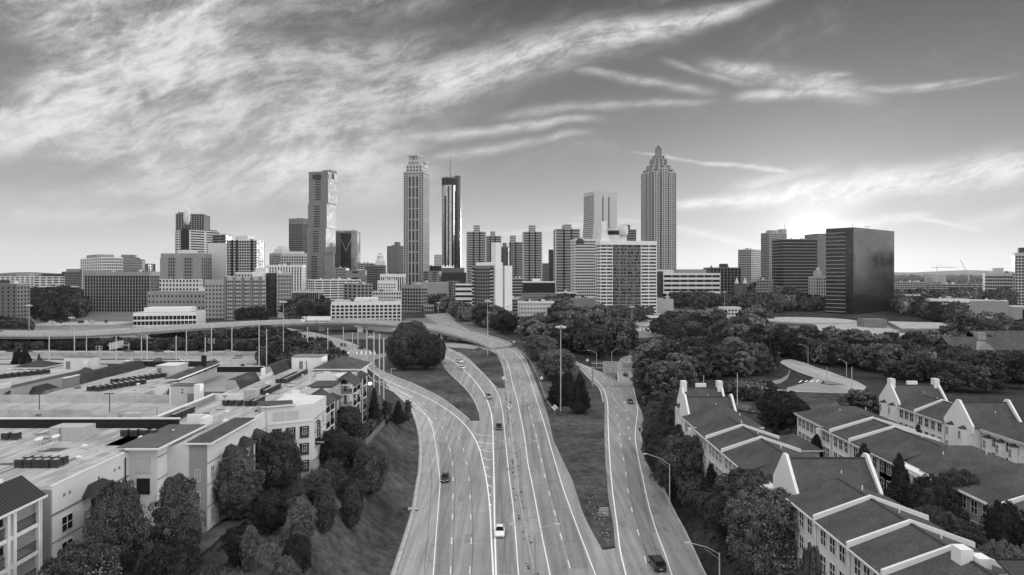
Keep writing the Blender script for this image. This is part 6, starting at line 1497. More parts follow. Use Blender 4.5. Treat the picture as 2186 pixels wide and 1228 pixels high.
MB().box(-49.9, -49.2, 109.3, 112.5, ZG-3, ZR+1.6).build('party_wall', 'white_wall', T, True); MB().box(-53.3, -49.3, 112.2, 112.7, ZG-3, ZR+1.6).build('party_wall', 'white_wall', T, True)
string_course(T, -53.3, -53.3, 79, 95, 18.9); wwin(T, 'E', -53.3, 80.1, 83.6, 1, [17.3, 14.25, 11.2], 2.1, 1.9)
wwin(T, 'E', -53.3, 90.6, 94.4, 1, [17.6, 14.5], 1.5, 1.9); wwin(T, 'E', -49.4, 97.5, 107.5, 3, [20.0, 17.0, 14.0], 1.1, 1.9)
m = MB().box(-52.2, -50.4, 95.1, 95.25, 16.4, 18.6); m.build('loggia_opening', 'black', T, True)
MB().box(-52.4, -50.3, 95.1, 95.2, 19.4, 21.6).build('wall_panel', 'stucco', T, True)
reveals(T, -49.4, 95.2, 109.3, (21.4, 18.3, 15.3, 12.3)); reveals(T, -53.3, 79, 85, (15.7, 12.7))
for z in (20.6,):
    for y in (81.2, 82.2, 91.5, 92.6, 88): MB().box(-53.3, -53.22, y, y+.35, z, z+.35).build('wall_vent', 'grey_wall', T, True)
bay_hood(T, -53.3, 85.0, 90.0, 19.3); balconies(T, -53.3, 85.2, 89.8, [13.35, 16.4], 1.7, post='grey_wall', roofz=19.3)
MB().tube([(-53.1, 94.0, 21.8), (-53.1, 94.0, 10)], .09).build('downpipe', 'black', T, True)
vents(T, [(-60, 96), (-54.8, 101), (-70, 92), (-57, 90)])
MB().box(-68, -63, 100.5, 103.5, ZR+.06, ZR+2.1).build('roof_unit', 'unit_pale', T, True)
MB().box(-66.5, -66.3, 100.4, 103.6, ZR+.2, ZR+2.0).build('unit_seam', 'grey_wall', T, True)
ac_units('dark condenser box in the stepped group on the nearest roof', [-62.5, -61.3, -60.2, -59.1, -58.0], [87.0, 88.3], ZR+.06)
ac_units('dark condenser box in the row along the dark parapet', [-58.6, -57.0, -55.5, -54.2], [103.5], ZR+.06); ac_units('dark condenser box at the left edge of the nearest roof', [-75, -73.6], [101.5], ZR+.06)
for x, y in ((-66.8, 97.0), (-65.5, 98.6)):
    m = MB(); m.tube([(0,0,0),(0,0,1.2)], .05); m.lathe([(.05,1.0),(.5,1.35),(.55,1.4)], 12); q = m.build('satellite_dish', 'pale_wall'); q.location = (x, y, ZR+.06); q.rotation_euler.x = .3
    tag(q, 'pale satellite dish on a pole, %s of the pair on the nearest roof' % ('left' if x < -66 else 'right'), 'satellite dish')
# corner unit with seamed metal roof and framed balconies
T = thing('apartment_building', 'corner building with seamed dark metal roof and white framed balconies at bottom left', 'building', (-57, 68, ZG))
wall_box(T, -64, -55.2, 58, 76.3, ZG-3, 21.8, 'pale_wall', None)
b = MB(); b.solid([(-52.2,58,22.3),(-52.2,76.7,22.3),(-55.0,76.7,24.5),(-55.0,58,24.5)], None, .15); b.solid([(-55.0,58,24.5),(-55.0,76.7,24.5),(-60,76.7,21.5),(-60,58,21.5)], None, .15); b.build('metal_roof', 'standing_seam', T, True)
MB().box(-52.25, -52.1, 58, 76.8, 22.05, 22.28).build('gutter', 'trim', T, True); MB().box(-55.2, -52.4, 76.1, 76.3, ZG-3, 22.1).build('end_wall', 'trim', T, True)
for y in (76.1, 72.3, 71.4, 67.6, 66.7, 62.9): MB().box(-52.9, -52.5, y-.22, y+.22, ZG-3, 22.1).build('column', 'trim', T, True)
for k, z in enumerate(FL+[22.5]):
    s_ = MB().box(-55.2, -52.6, 58, 76.1, z-.42, z).build('floor_slab', 'trim', T, True)
for z in FL:
    for (a, c) in ((72.5, 75.9), (67.8, 71.2), (63, 66.5)):
        r = MB(); rail_mesh(r, 'E', -52.75, a, c, z); r.build('railing', 'black', T, True)
    wwin(T, 'E', -55.2, 72.8, 75.4, 1, [z+1.15], 1.7, 1.9); wwin(T, 'E', -55.2, 68.2, 70.8, 1, [z+1.15], 1.7, 1.9)
wall_box(T, -75, -58.6, 77.2, 78.8, ZG-3, 23.4, 'white_wall', None, 'stepped_parapet'); wall_box(T, -60.5, -57.0, 77.2, 78.9, ZG-3, 22.7, 'white_wall', None, 'stepped_parapet')
m = MB(); m.box(-54.4, -53.6, 73.2, 73.3, FL[2]+.7, FL[2]+.75)
for x in (-54.3, -53.7):
    for y in (73.3, 74.1): m.box(x-.02, x+.02, y-.02, y+.02, FL[2], FL[2]+.7)
m.box(-54.4, -53.6, 73.2, 74.2, FL[2]+.7, FL[2]+.75); q = m.build('balcony_table', 'black'); tag(q, 'small dark table on the middle framed balcony at bottom left', 'table')
# long second block with the curved corner
T = thing('apartment_building', 'long flat roofed apartment block with a square windowed corner bay and vertical sign', 'building', (-50, 98, ZG))
wall_box(T, -58.5, -43.8, 98, 190, ZG-3, ZR, 'pale_wall')
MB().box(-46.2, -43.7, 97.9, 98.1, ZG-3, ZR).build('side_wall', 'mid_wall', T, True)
m = MB(); m.prism([(-46.5,97.4),(-42.8,97.4),(-42.8,114.5),(-46.5,114.5)], ZR+.3, ZR+.55); m.build('canopy', 'trim', T, True); MB().box(-46.4, -43.0, 97.6, 114.3, ZR+.56, ZR+.68).build('canopy_top', 'shingle', T, True)
m = MB()
for k in range(14): m.box(-43.8, -43.0, 99+k*1.15, 99.12+k*1.15, ZR-.05, ZR+.3)
m.build('brackets', 'trim', T, True)['kind'] = 'stuff'
wwin(T, 'E', -43.8, 98.7, 103.2, 2, [18.2, 15.1, 12.0], 1.0, 1.9)
for (a, c) in ((103.6, 107.6), (109.2, 112.8), (115.0, 118.4)): bay_hood(T, -43.8, a, c, 19.4, 1.5); balconies(T, -43.8, a+.2, c-.2, [13.35, 16.4], 1.5, post='trim', roofz=19.4)
wwin(T, 'E', -43.8, 113.2, 114.8, 1, [18.2, 15.1], .9, 1.8); wwin(T, 'E', -43.8, 119, 121, 1, [18.2, 15.1], .9, 1.8)
corner = [(-44.5,121.4),(-43.4,121.4),(-36.3,125.3),(-36.3,133.6),(-44.5,136)]
MB().prism(corner, 13.1, ZR+.9).build('corner_bay', 'pale_wall', T, True); MB().prism([(p[0]+.0, p[1]) for p in corner], ZG-3, 13.1).build('stone_base', 'stucco_mid', T, True)
MB().prism([(-44.4,120.9),(-43.3,120.9),(-39.2,123.2),(-40.0,126),(-44.4,124.8)], ZR+1.0, ZR+1.25).build('canopy', 'trim', T, True); MB().prism([(-44.6,121.2),(-43.3,121.1),(-39.5,123.3),(-40.6,126.4),(-46.5,125)], ZR+1.26, ZR+1.4).build('canopy_top', 'shingle', T, True)
a0 = math.atan2(3.9, 7.1); L0 = T.location
def on_corner(t, z, out=.06): # t metres along slanted south face from its left end
    return (-43.4+math.cos(a0)*t+math.sin(a0)*out-L0.x, 121.4+math.sin(a0)*t-math.cos(a0)*out-L0.y, z-L0.z)
for z in (18.3, 15.2, 12.1):
    for t in (1.6, 4.0, 6.4):
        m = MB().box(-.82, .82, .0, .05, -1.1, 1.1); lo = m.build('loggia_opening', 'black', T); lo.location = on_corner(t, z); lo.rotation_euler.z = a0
        r = MB(); rail_mesh(r, 'S', 0, -.78, .78, -1.05, .95); q = r.build('railing', 'grey_wall', lo); q.location = (0, -.03, 0)
        if t > 3: wn = put(window_mesh(.8, 1.3, 'near'), 'window', lo, (.05, -.02, .25))
for t in (2.0, 4.4): m = MB().box(-1.05, 1.05, -.03, .02, -.8, .8); q = m.build('wall_panel', 'stucco', T); q.location = on_corner(t, 21.6, .03); q.rotation_euler.z = a0
m = MB()
for z in (20.35,): m.box(0, 8.1, -.12, .0, z-.14, z+.14)
q = m.build('string_course', 'trim', T); q.location = (-43.4-L0.x, 121.4-L0.y, -L0.z); q.rotation_euler.z = a0
wwin(T, 'E', -36.3, 126, 133, 2, [19.3, 16.3, 13.8+.4, 11.3], .9, 1.8)
reveals(T, -43.8, 98, 121.4, (19.7, 16.6, 13.4)); reveals(T, -36.3, 125.4, 133.5, (20.4, 17.9, 15.2, 12.9)); wwin(T, 'S', 98, -45.9, -44.1, 1, [18.2, 15.1], .8, 1.7)
# vertical sign on the corner
SG = thing('sign', 'black vertical building sign with white lettering over a wide lower box on the corner bay', 'sign', (-36.2, 126.2, 17))
MB().box(0, 1.3, -.12, .12, 1.1, 3.9).box(-.35, 0, -.06, .06, 3.6, 3.75).build('vertical_panel', 'black', SG) if False else MB().box(.25, .85, -.12, .12, -.3, 3.1).box(-.15, .25, -.05, .05, 2.7, 2.85).build('vertical_panel', 'black', SG)
MB().box(-.15, 1.75, -.14, .14, -1.4, -.3).build('lower_box', 'black', SG)
def mtext(par, s, loc, size, m='trim', sx_=1.0, align='CENTER', rz=0.0, name='lettering'):
    c = bpy.data.curves.new(name, 'FONT'); c.body = s; c.size = size; c.extrude = .005; c.align_x = align; c.align_y = 'CENTER'; c.offset = size*.01
    o = bpy.data.objects.new(name, c); COL.objects.link(o); bpy.context.view_layer.update(); me = bpy.data.meshes.new_from_object(o); bpy.data.objects.remove(o); me.materials.clear(); me.materials.append(M(m))
    o = put(me, name, par, loc); o.rotation_euler = (R_(90), 0, rz); o.scale = (sx_, 1, 1); return o
    c = bpy.data.curves.new(name, 'FONT'); c.body = s; c.size = size; c.extrude = .01; c.align_x = align; c.align_y = 'CENTER'; c.space_line = ls; c.offset = size*.012
    o = bpy.data.objects.new(name, c); COL.objects.link(o); o.parent = par; o.location = loc; o.rotation_euler = (R_(rx), 0, rz); o.scale = (sx_, 1, 1); c.materials.append(M(m)); return o
for i_, ch_ in enumerate('CAMDEN'): mtext(SG, ch_, (.55, -.14, 2.75-i_*.52), .5)
mtext(SG, 'vantage', (.8, -.16, -.85), .5)
# far east bays
for i, (a, c) in enumerate(((134.3, 141.3), (157.5, 165.5))):
    gable_roof(T, -41.8, -36.6, a, c, 21.7, 23.5, 'shingle'); balconies(T, -39.4, a+.1, c-.1, FL, 2.8, roofz=21.6)
    MB().box(-43.8, -39.4, a+.2, c-.2, ZG-3, 21.6).build('bay_wall', 'stucco', T, True)
    MB().box(-36.95, -36.6, (a+c)/2-.15, (a+c)/2+.15, ZG-3, 21.4).build('post', 'trim', T, True); MB().box(-41.8, -36.6, a-.05, a+.25, 21.35, 21.6).build('beam', 'trim', T, True)
MB().box(-43.9, -39.4, 141.5, 157.2, ZG-3, ZR-.2).build('bay_wall', 'stucco_mid', T, True); MB().box(-44.6, -39.2, 149, 157.3, ZR-.1, ZR+.25).build('canopy_top', 'shingle', T, True)
wwin(T, 'E', -39.4, 142, 146, 2, [20.3, 17.3, 14.3], .9, 1.9); bay_hood(T, -39.4, 147.0, 151.0, 19.9, 1.6); balconies(T, -39.4, 147.2, 150.8, FL[1:3], 1.6, post='grey_wall', roofz=19.9)
wwin(T, 'E', -39.4, 152, 156.5, 2, [20.3, 17.3, 14.3], .9, 1.9)
MB().box(-43.9, -39.4, 165.7, 176, ZG-3, ZR-.2).build('bay_wall', 'pale_wall', T, True); bay_hood(T, -38.2, 168.5, 173.5, 21.6, 1.6); balconies(T, -39.4, 168.7, 173.3, FL, 2.6, roofz=21.6)
MB().box(-49.6, -39.2, 174, 185, ZR-2, ZR+.6).build('pavilion_wall', 'pale_wall', T, True); hip_roof(T, -49.6, -39.2, 174, 185, ZR+.7, 25.8, 'x', 'shingle', 1.0, 'pavilion_roof')
for x0_, y0_, y1_, h in ((-41.5, 133.2, 133.7, 1.3), (-41.8, 156.9, 157.4, 1.6)): MB().box(x0_-3, x0_+1.2, y0_, y1_, ZR, ZR+h).build('stepped_parapet', 'white_wall', T, True); MB().box(x0_-1.4, x0_, y0_-.01, y1_+.01, ZR, ZR+h+.7).build('stepped_parapet', 'white_wall', T, True)
MB().box(-57.2, -49.4, 177.5, 183, ZR, 25.5).build('lift_house', 'white_wall', T, True); MB().box(-57.3, -49.3, 177.4, 183.1, 25.5, 25.7).build('coping', 'grey_wall', T, True)
MB().box(-55.2, -54.3, 177.42, 177.5, ZR, ZR+2.05).build('door', 'grey_wall', T, True); MB().tube([(-53.3,177.3,ZR),(-53.3,177.3,24.6)], .08).build('vent_pipe', 'black', T, True)
def mansard(T, x0, x1, y0, y1, z0, z1, m='shingle_dark'):
    MB().add([(x0,y0,z0),(x1,y0,z0),(x1,y1,z0),(x0,y1,z0),(x0+.2,y0+.1,z1),(x1-1.1,y0+.1,z1),(x1-1.1,y1-.1,z1),(x0+.2,y1-.1,z1)], [(0,1,5,4),(1,2,6,5),(2,3,7,6),(3,0,4,7),(4,5,6,7)]).build('mansard_parapet', m, T, True)
    MB().add([(x0,y0-.02,z0),(x1,y0-.02,z0),(x1-1.1,y0+.06,z1),(x0+.2,y0+.06,z1)], [(0,1,2,3)]).build('mansard_end', 'stucco_mid', T, True)
mansard(T, -61.2, -58.0, 146, 158, ZR, ZR+2.0); mansard(T, -60.6, -57.6, 166, 182, ZR, ZR+2.2)
parapet(T, [(-58.3,158),(-58.3,166)], .9); MB().box(-58.6, -58.2, 159.5, 161.5, ZR, ZR+2.6).build('stepped_parapet', 'white_wall', T, True)
parapet(T, [(-58.4,112.8),(-58.4,134)], 1.1, .35, 'mid_wall'); MB().box(-58.75, -58.1, 112.6, 134.2, ZR+1.1, ZR+1.25).build('coping', 'trim', T, True); MB().box(-58.6, -52.5, 134.0, 134.35, ZR, ZR+1.2).build('parapet', 'white_wall', T, True)
parapet(T, [(-58.4,134.5),(-58.4,146)], .5, .3, 'stucco'); parapet(T, [(-43.95,114.5),(-43.95,121.2)], .25, .25, 'trim')
ac_units('dark condenser box in the double row on the long roof nearest the pitched pavilion', [-52.3, -50.9], [142+1.3*k for k in range(14) if k not in (5,)], ZR+.06) if False else None
for x0_, y0_, n, dx_ in ((-52.6, 154, 10, .28), ):
    ac_units('dark condenser box in the farther double row on the long roof', [x0_], [y0_+1.25*k for k in range(n)], ZR+.06); ac_units('dark condenser box in the farther double row on the long roof', [x0_+1.5], [y0_+1.25*k+.2 for k in range(n+3)], ZR+.06)
ac_units('dark condenser box in the middle double row on the long roof', [-51.8], [139+1.25*k for k in range(6)], ZR+.06); ac_units('dark condenser box in the middle double row on the long roof', [-50.2], [139.2+1.25*k for k in range(7)], ZR+.06)
ac_units('dark condenser box around the pale rooftop plant', [-53.5, -52.2, -50.9], [127.8], ZR+.06); ac_units('dark condenser box around the pale rooftop plant', [-49.3, -48.1], [127.5, 128.8, 130.1, 131.4], ZR+.06)
MB().box(-51.0, -48.8, 130.0, 132.4, ZR+.3, ZR+2.6).build('rooftop_plant', 'unit_pale', T, True)
ac_units('dark condenser box in the single row beside the raised parapet', [-56.8], [115+1.2*k for k in range(6)], ZR+.06)
vents(T, [(-53, 143), (-48, 130), (-50, 120), (-47, 112), (-54, 151), (-52, 105), (-49, 137)])
m = MB(); m.tube([(-54.5,129.8,ZR),(-54.5,129.8,ZR+1.4)], .08); m.lathe([(.1,ZR+1.2),(.6,ZR+1.7)], 10, -54.5, 129.8); m.box(-55.2,-53.2,129.4,130.6,ZR+.06,ZR+.25); m.build('satellite_dish', 'unit_pale', T, True)
# parking deck between the blocks
T = thing('parking_garage', 'pale two level parking deck with sloping ramp behind the nearest roof', 'parking garage', (-90, 125, ZG))
box(T, 'upper_deck', 'shoulder', -150, -62.5, 128.3, 140.5, 20.2, 20.7); box(T, 'lower_deck', 'shoulder', -150, -62, 109.6, 128.2, 18.2, 18.8)
box(T, 'base_wall', 'grey_wall', -150, -62.2, 110, 140.4, ZG-3, 18.1)
box(T, 'back_wall', 'barrier', -150, -68, 140.5, 140.9, 20, 22.2); box(T, 'front_wall', 'barrier', -150, -79, 128.0, 128.3, 20.7, 21.7)
m = MB(); box(T, 'front_wall', 'barrier', -150, -79, 128.0, 128.25, 18.8, 20.7)
for k in range(9): MB().box(-113+k*3.2+(.0 if k < 7 else 2), -111.4+k*3.2+(0 if k < 7 else 2), 127.93, 128.0, 18.9+k*.06, 20.1).build('opening', 'black', T, True)
m = MB(); m.add([(-86,128.2,18.8),(-66,128.2,20.7),(-66,117,20.7),(-86,117,18.8)], [(3,2,1,0)]); m.build('ramp', 'shoulder', T, True)
m = MB(); m.add([(-80.2,122.5,18.9),(-72,130,18.9),(-72,130,21.6),(-80.2,122.5,20.7),(-80.4,122.8,18.9),(-72.2,130.3,18.9),(-72.2,130.3,21.6),(-80.4,122.8,20.7)], [(0,1,2,3),(7,6,5,4),(3,2,6,7),(0,3,7,4)]); m.build('ramp_wall', 'barrier', T, True)
box(T, 'upper_deck', 'shoulder', -72, -64.6, 116, 128.2, 20.2, 20.68)
box(T, 'edge_slab', 'stucco', -64.6, -64.1, 112, 134, 20.0, 20.9); box(T, 'dark_well', 'black', -64.0, -59.0, 112, 134, 15.0, 15.4); box(T, 'well_wall', 'dark_wall', -64.1, -64.0, 112, 134, 15.4, 20.0)
box(T, 'corner_pier', 'stucco', -66.5, -64.0, 117.2, 118.0, 15, 23.2)
ln4 = MB()
for k in range(24): x = -128+k*2.7; stripe(ln4, [(x, 136.8, 20.7), (x+1.6, 140.2, 20.7)], .12, off=.01)
for k in range(14): x = -125+k*2.7; stripe(ln4, [(x, 122.5, 18.8), (x+2.2, 127.6, 18.8)], .12, off=.01)
for k in range(5): x = -76+k*1.1; stripe(ln4, [(x, 136.5, 20.7), (x+2.4, 138.5, 20.7)], .1, off=.01)
ln4.build('parking_lines', 'paint', T, True)
m = MB()
for x, y in ((-71.5, 112.5), (-69.4, 117), (-67.7, 122), (-66.2, 127.5)): m.tube([(x,y,20.6),(x,y,22.2)], .07)
m.build('bollards', 'grey_wall', T, True)['kind'] = 'stuff'
# stair tower
T = thing('stair_tower', 'grey stair tower with one dark door and a white fin beside the parking deck', 'building', (-66, 138.5, ZG))
box(T, 'wall', 'stucco', -69.1, -63.7, 138.3, 141.5, ZG, 24.4); box(T, 'roof', 'membrane_dark', -69.2, -63.5, 138.2, 141.6, 24.4, 24.55); box(T, 'fin', 'white_wall', -63.7, -62.5, 137, 138.6, ZG, 24.9)
box(T, 'corner_trim', 'trim', -69.25, -68.9, 138.15, 138.3, 20.7, 24.4); box(T, 'door', 'grey_wall', -65.6, -64.4, 138.2, 138.3, 20.7, 22.9)
for x in (-66.8, -64.0):
    for z in (23.6, 23.0): box(T, 'wall_vent', 'black', x, x+.3, 138.22, 138.3, z, z+.25)
# middle-left block
T = thing('apartment_building', 'flat roofed block behind the parking deck with a double row of condensers and dark parapet', 'building', (-85, 160, ZG))
MB().prism([(-96,141),(-76,141),(-78.5,182),(-99,182)], ZG-3, ZR).build('wall', 'stucco', T, True); MB().prism([(-95.8,141.2),(-76.2,141.2),(-78.6,181.8),(-98.8,181.8)], ZR+.002, ZR+.06).build('roof', 'membrane', T, True)
box(T, 'back_parapet', 'black', -99, -78.6, 181.6, 182, ZR, ZR+1.5); mansard(T, -99.5, -96.3, 152, 180, ZR, ZR+2)
m = MB().box(-96.6, -96.1, 147, 152, ZR-.1, ZR+2.2).box(-96.5, -96.1, 141, 147, ZR-.1, ZR+.5); m.build('stepped_parapet', 'grey_wall', T, True); MB().box(-96.7, -96.0, 146.9, 152.1, ZR+2.2, ZR+2.35).build('coping', 'trim', T, True)
MB().prism([(-76.8,153),(-74.6,153),(-77.4,182),(-79.4,182)], ZR+.9, ZR+1.2).build('canopy', 'trim', T, True); MB().prism([(-78.0,153.1),(-74.8,153.1),(-77.5,181.9),(-80.4,181.9)], ZR+1.21, ZR+1.3).build('canopy_top', 'shingle', T, True)
m = MB()
for k in range(16): m.box(-75.8-k*.17, -74.9-k*.17, 154+k*1.8, 154.25+k*1.8, ZR+.4, ZR+.9)
m.build('brackets', 'black', T, True)['kind'] = 'stuff'
bay_hood(T, -76.8, 152, 156, 20.4, 1.8); box(T, 'bay_wall', 'stucco', -77, -75.2, 152.2, 155.8, ZG, 20.4); wwin(T, 'E', -75.2, 152.4, 155.6, 1, [18.8], 1.6, 1.8)
box(T, 'lift_house', 'stucco', -85.4, -80.5, 164, 170, ZR, 25.0); box(T, 'coping', 'pale_wall', -85.5, -80.4, 163.9, 170.1, 25.0, 25.15); box(T, 'door', 'grey_wall', -85.0, -84.1, 163.92, 164, ZR, ZR+2.1)
box(T, 'hoist_frame', 'black', -78.6, -77.4, 173, 173.3, ZR, 26.5)
ac_units('dark condenser box in the double row on the roof behind the parking deck', [-92.6], [146+1.25*k for k in range(8)], ZR+.06) if False else None
for k in range(9): ac_units('dark condenser box in the nearer double row behind the parking deck', [-88.5+k*.55, -86.9+k*.55], [143.5+k*1.2], ZR+.06)
for k in range(9): ac_units('dark condenser box in the farther double row behind the parking deck', [-89.5+k*.6, -87.8+k*.6], [153.5+k*1.2], ZR+.06)
vents(T, [(-82, 150), (-84, 175), (-80, 160)])
# dull roof between
T = thing('low_building', 'low building with a broad plain grey roof and dark rear parapet', 'building', (-70, 172, ZG))
box(T, 'wall', 'grey_wall', -84, -61.5, 158, 190, ZG-3, 19.8); box(T, 'roof', 'mid_wall', -83.8, -61.7, 158.2, 189.8, 19.801, 19.9); box(T, 'back_parapet', 'black', -84, -61.5, 189.6, 190, 19.8, 21.4); box(T, 'coping', 'stucco', -84, -61.5, 189.5, 190.1, 21.4, 21.5)
# left-back block
T = thing('apartment_building', 'flat roofed block at far left with a white lift house and hooded bay windows', 'building', (-130, 160, ZG))
box(T, 'wall', 'stucco', -175, -110, 145, 186, ZG-3, ZR); box(T, 'roof', 'membrane', -174.8, -110.2, 145.2, 185.8, ZR+.002, ZR+.06)
box(T, 'coping', 'grey_wall', -110.2, -109.9, 150, 180, ZR-.4, ZR+.25); parapet(T, [(-118,145.2),(-110,145.2),(-110,150)], .9, .4, 'white_wall'); box(T, 'stepped_parapet', 'white_wall', -110.4, -109.8, 176, 182, ZG, ZR+2.2)
m = MB().solid([(-118,141,19.2),(-104.5,141,19.2),(-109.5,149.5,21.6),(-114,149.5,21.6)], None, .15); m.build('metal_roof', 'standing_seam', T, True)
m = MB().solid([(-110,170,20.8),(-104,170,20.8),(-104,178,20.8),(-110,176,23.2)], None, .15); m.build('metal_roof', 'standing_seam', T, True)
bay_hood(T, -110, 156, 163, 20.0, 1.8); box(T, 'bay_wall', 'stucco', -110, -108.4, 156.5, 162.5, ZG, 20.0); wwin(T, 'E', -108.4, 157, 162, 2, [18.2], 1.2, 1.8); wwin(T, 'E', -110, 164.5, 169.5, 2, [18.4], 1.2, 1.8); wwin(T, 'E', -110, 151, 154.5, 1, [18.2], 1.2, 1.8)
box(T, 'lift_house', 'pale_wall', -116, -108.6, 177, 180, ZR-4, 25.5); box(T, 'coping', 'grey_wall', -116.1, -108.5, 176.9, 180.1, 25.5, 25.65); box(T, 'door', 'grey_wall', -115.4, -114.3, 176.9, 177, ZR, ZR+2.1)
for k in range(10): ac_units('dark condenser box in the row on the far left roof', [-123+k*.75, -121.6+k*.75], [158.5+k*1.15], ZR+.06)
ac_units('dark condenser box cut by the left edge on the far left roof', [-120, -118.8, -117.6], [150.5, 151.9], ZR+.06)
T = thing('pavilion', 'open sided pavilion with a low dark hipped roof at far left', 'pavilion', (-125, 180, ZR))
box(T, 'wall', 'dark_wall', -128, -121.5, 177, 183.6, ZR, 22.9); hip_roof(T, -128, -121.5, 177, 183.6, 23.0, 24.5, 'x', 'shingle_dark', .8)
m = MB()
for k in range(5): m.box(-128.3+k*1.6, -128.1+k*1.6, 176.5, 176.7, ZR, 23.0)
m.build('column', 'dark_wall', T, True)
# ---------------------------------------------------------------- right: rows of town houses
def th(label, x0, y0): return thing('town_house', label, 'house', (x0, y0, 8))
def th_walls(T, x0, x1, y0, y1, ze, m='pale_wall'): box(T, 'wall', m, x0, x1, y0, y1, 3, ze)
def fin(T, x0, x1, y, ze, zr, h=.42, t=.34):
    xm = (x0+x1)/2; m = MB(); P = [(x0-.5,ze-.7),(x0-.5,ze+h),(xm,zr+h),(x1+.5,ze+h),(x1+.5,ze-.7),(xm,zr-.7)]
    m.v = [(a, y-t/2, z) for a, z in P]+[(a, y+t/2, z) for a, z in P]
    m.f = [(0,1,2,5)[::-1], (5,2,3,4)[::-1], (6,7,8,11), (11,8,9,10), (1,2,8,7)[::-1], (2,3,9,8)[::-1], (0,1,7,6), (3,4,10,9)]; m.build('parapet', 'white_wall', T, True)
def pipes(T, pts): 
    for x, y, z in pts: MB().tube([(x,y,z-.3),(x,y,z+.45)], .09).build('vent_pipe', 'white_wall', T, True)
def west_front(T, x, y0, y1, ze, bays=1, dark=True, low=6.2):
    """windows of a west wall in storeys under the eave, with pilaster strips between"""
    n = max(1, int((y1-y0)/2.1)); zc = [ze-1.7-k*2.95 for k in range(3)]
    wwin(T, 'W', x, y0+.5, y1-.4, n, zc, 1.35, 1.85)
    for k in range(n//2+1): yy = y0+.15+k*(y1-y0-.3)/max(n//2, 1); MB().box(x-.1, x, yy-.12, yy+.12, 3, ze-.1).build('pilaster', 'trim', T, True)
    MB().box(x-.55, x-.42, y0, y1, ze-.38, ze-.2).build('gutter', 'trim', T, True)
def gable_house(label, x0, x1, y0, y1, ze, zr, fin_at=None, wall='pale_wall', face=True):
    T = th(label, (x0+x1)/2, (y0+y1)/2); th_walls(T, x0, x1, y0, y1, ze, wall); gable_roof(T, x0, x1, y0, y1, ze, zr)
    if fin_at is not None: fin(T, x0, x1, fin_at, ze, zr)
    if face: west_front(T, x0, y0, y1, ze)
    xm = (x0+x1)/2; pipes(T, [(xm+1.6, y0+(y1-y0)*.6, zr-.45)]); return T
def cross_house(label, x0, x1, y0, y1, ze, zr, chim=False, wall='white_wall', bays=True):
    """ridge across the row; steep coped gable walls at both ends"""
    T = th(label, (x0+x1)/2, (y0+y1)/2); ym = (y0+y1)/2; th_walls(T, x0, x1, y0, y1, ze, wall)
    b = MB(); b.solid([(x0+.3,y0-.3,ze),(x1-.3,y0-.3,ze),(x1-.3,ym,zr),(x0+.3,ym,zr)], None, .2); b.solid([(x0+.3,ym,zr),(x1-.3,ym,zr),(x1-.3,y1+.3,ze),(x0+.3,y1+.3,ze)], None, .2); b.build('roof', 'shingle', T, True)
    MB().box(x0+.4, x1-.4, ym-.15, ym+.15, zr-.05, zr+.08).build('ridge_cap', 'shingle_dark', T, True)
    for x, s_ in ((x0, 1), (x1, -1)):
        m = MB(); P = [(y0-.5,ze-1.2),(y0-.5,ze+.35),(ym-.45,zr+.6),(ym+.45,zr+.6),(y1+.5,ze+.35),(y1+.5,ze-1.2)]; n = 6; t = .4*s_
        m.v = [(x-.02*s_, a, z) for a, z in P]+[(x+t, a, z) for a, z in P]; m.f = [tuple(range(n)), tuple(range(2*n-1, n-1, -1))]+[(i, (i+1)%n, (i+1)%n+n, i+n) for i in range(n)]; m.build('gable_wall', wall, T, True)
        if chim: MB().box(min(x, x+1.2*s_), max(x, x+1.2*s_), ym-.8, ym+.8, zr-1, zr+1.6).build('chimney', 'white_wall', T, True)
    if chim: MB().box((x0+x1)/2-1.2, (x0+x1)/2+1.2, ym+.2, ym+1, zr-.5, zr+.9).build('chimney', 'white_wall', T, True)
    pipes(T, [(x0+(x1-x0)*.62, ym-(ym-y0)*.45, ze+(zr-ze)*.55)])
    wwin(T, 'W', x0-.02, y0+.8, y1-.8, 2, [ze-1.7, ze-4.6], .9, 1.7)
    if bays:
        for yy in (y0+1.2, y1-3.0):
            m = MB().prism([(x0,yy),(x0-.9,yy+.35),(x0-.9,yy+1.5),(x0,yy+1.85)], 6, ze-.6); bb = m.build('bay_window', 'white_wall', T, True)
            MB().add([(x0,yy-.1,ze-.6),(x0-1.05,yy+.3,ze-.6),(x0-1.05,yy+1.55,ze-.6),(x0,yy+1.95,ze-.6),(x0,yy+.9,ze+.1)], [(1,0,4),(2,1,4),(3,2,4)]).build('bay_roof', 'shingle_dark', T, True)
            wwin(T, 'W', x0-.9, yy+.38, yy+1.48, 1, [ze-1.9, ze-4.8], .8, 1.6)
    return T
# first row, nearest the roadway
X0, X1 = 37.5, 50.6
gable_house('nearest house of the first row, cut by the bottom edge', X0, X1, 55, 68.3, 17, 19.5, 68.5)
T = thing('town_house', 'house with two stout white chimneys cut by the bottom right corner', 'house', (46, 62, 8)); box(T, 'wall', 'white_wall', 42.8, 50, 56, 63.8, 8, 19.0)
for x, z, s_ in ((43.0, 20.6, 1.7), (44.3, 20.0, 1.7)): MB().box(x, x+1.2, 65.5-(x-43)*.5, 67-(x-43)*.5, 16, z).build('chimney', 'white_wall', T, True)
m = MB(); m.solid([(45.3,58,18.6),(60,58,18.6),(60,64,20.3),(45.3,64,20.3)], None, .2); m.build('roof', 'shingle_dark', T, True); MB().box(45.3, 60, 63.9, 64.2, 20.2, 20.4).build('ridge_cap', 'black', T, True)
gable_house('house between the second and third white parapets from the bottom right', X0, X1, 68.7, 75.4, 17, 19.5, 75.6)
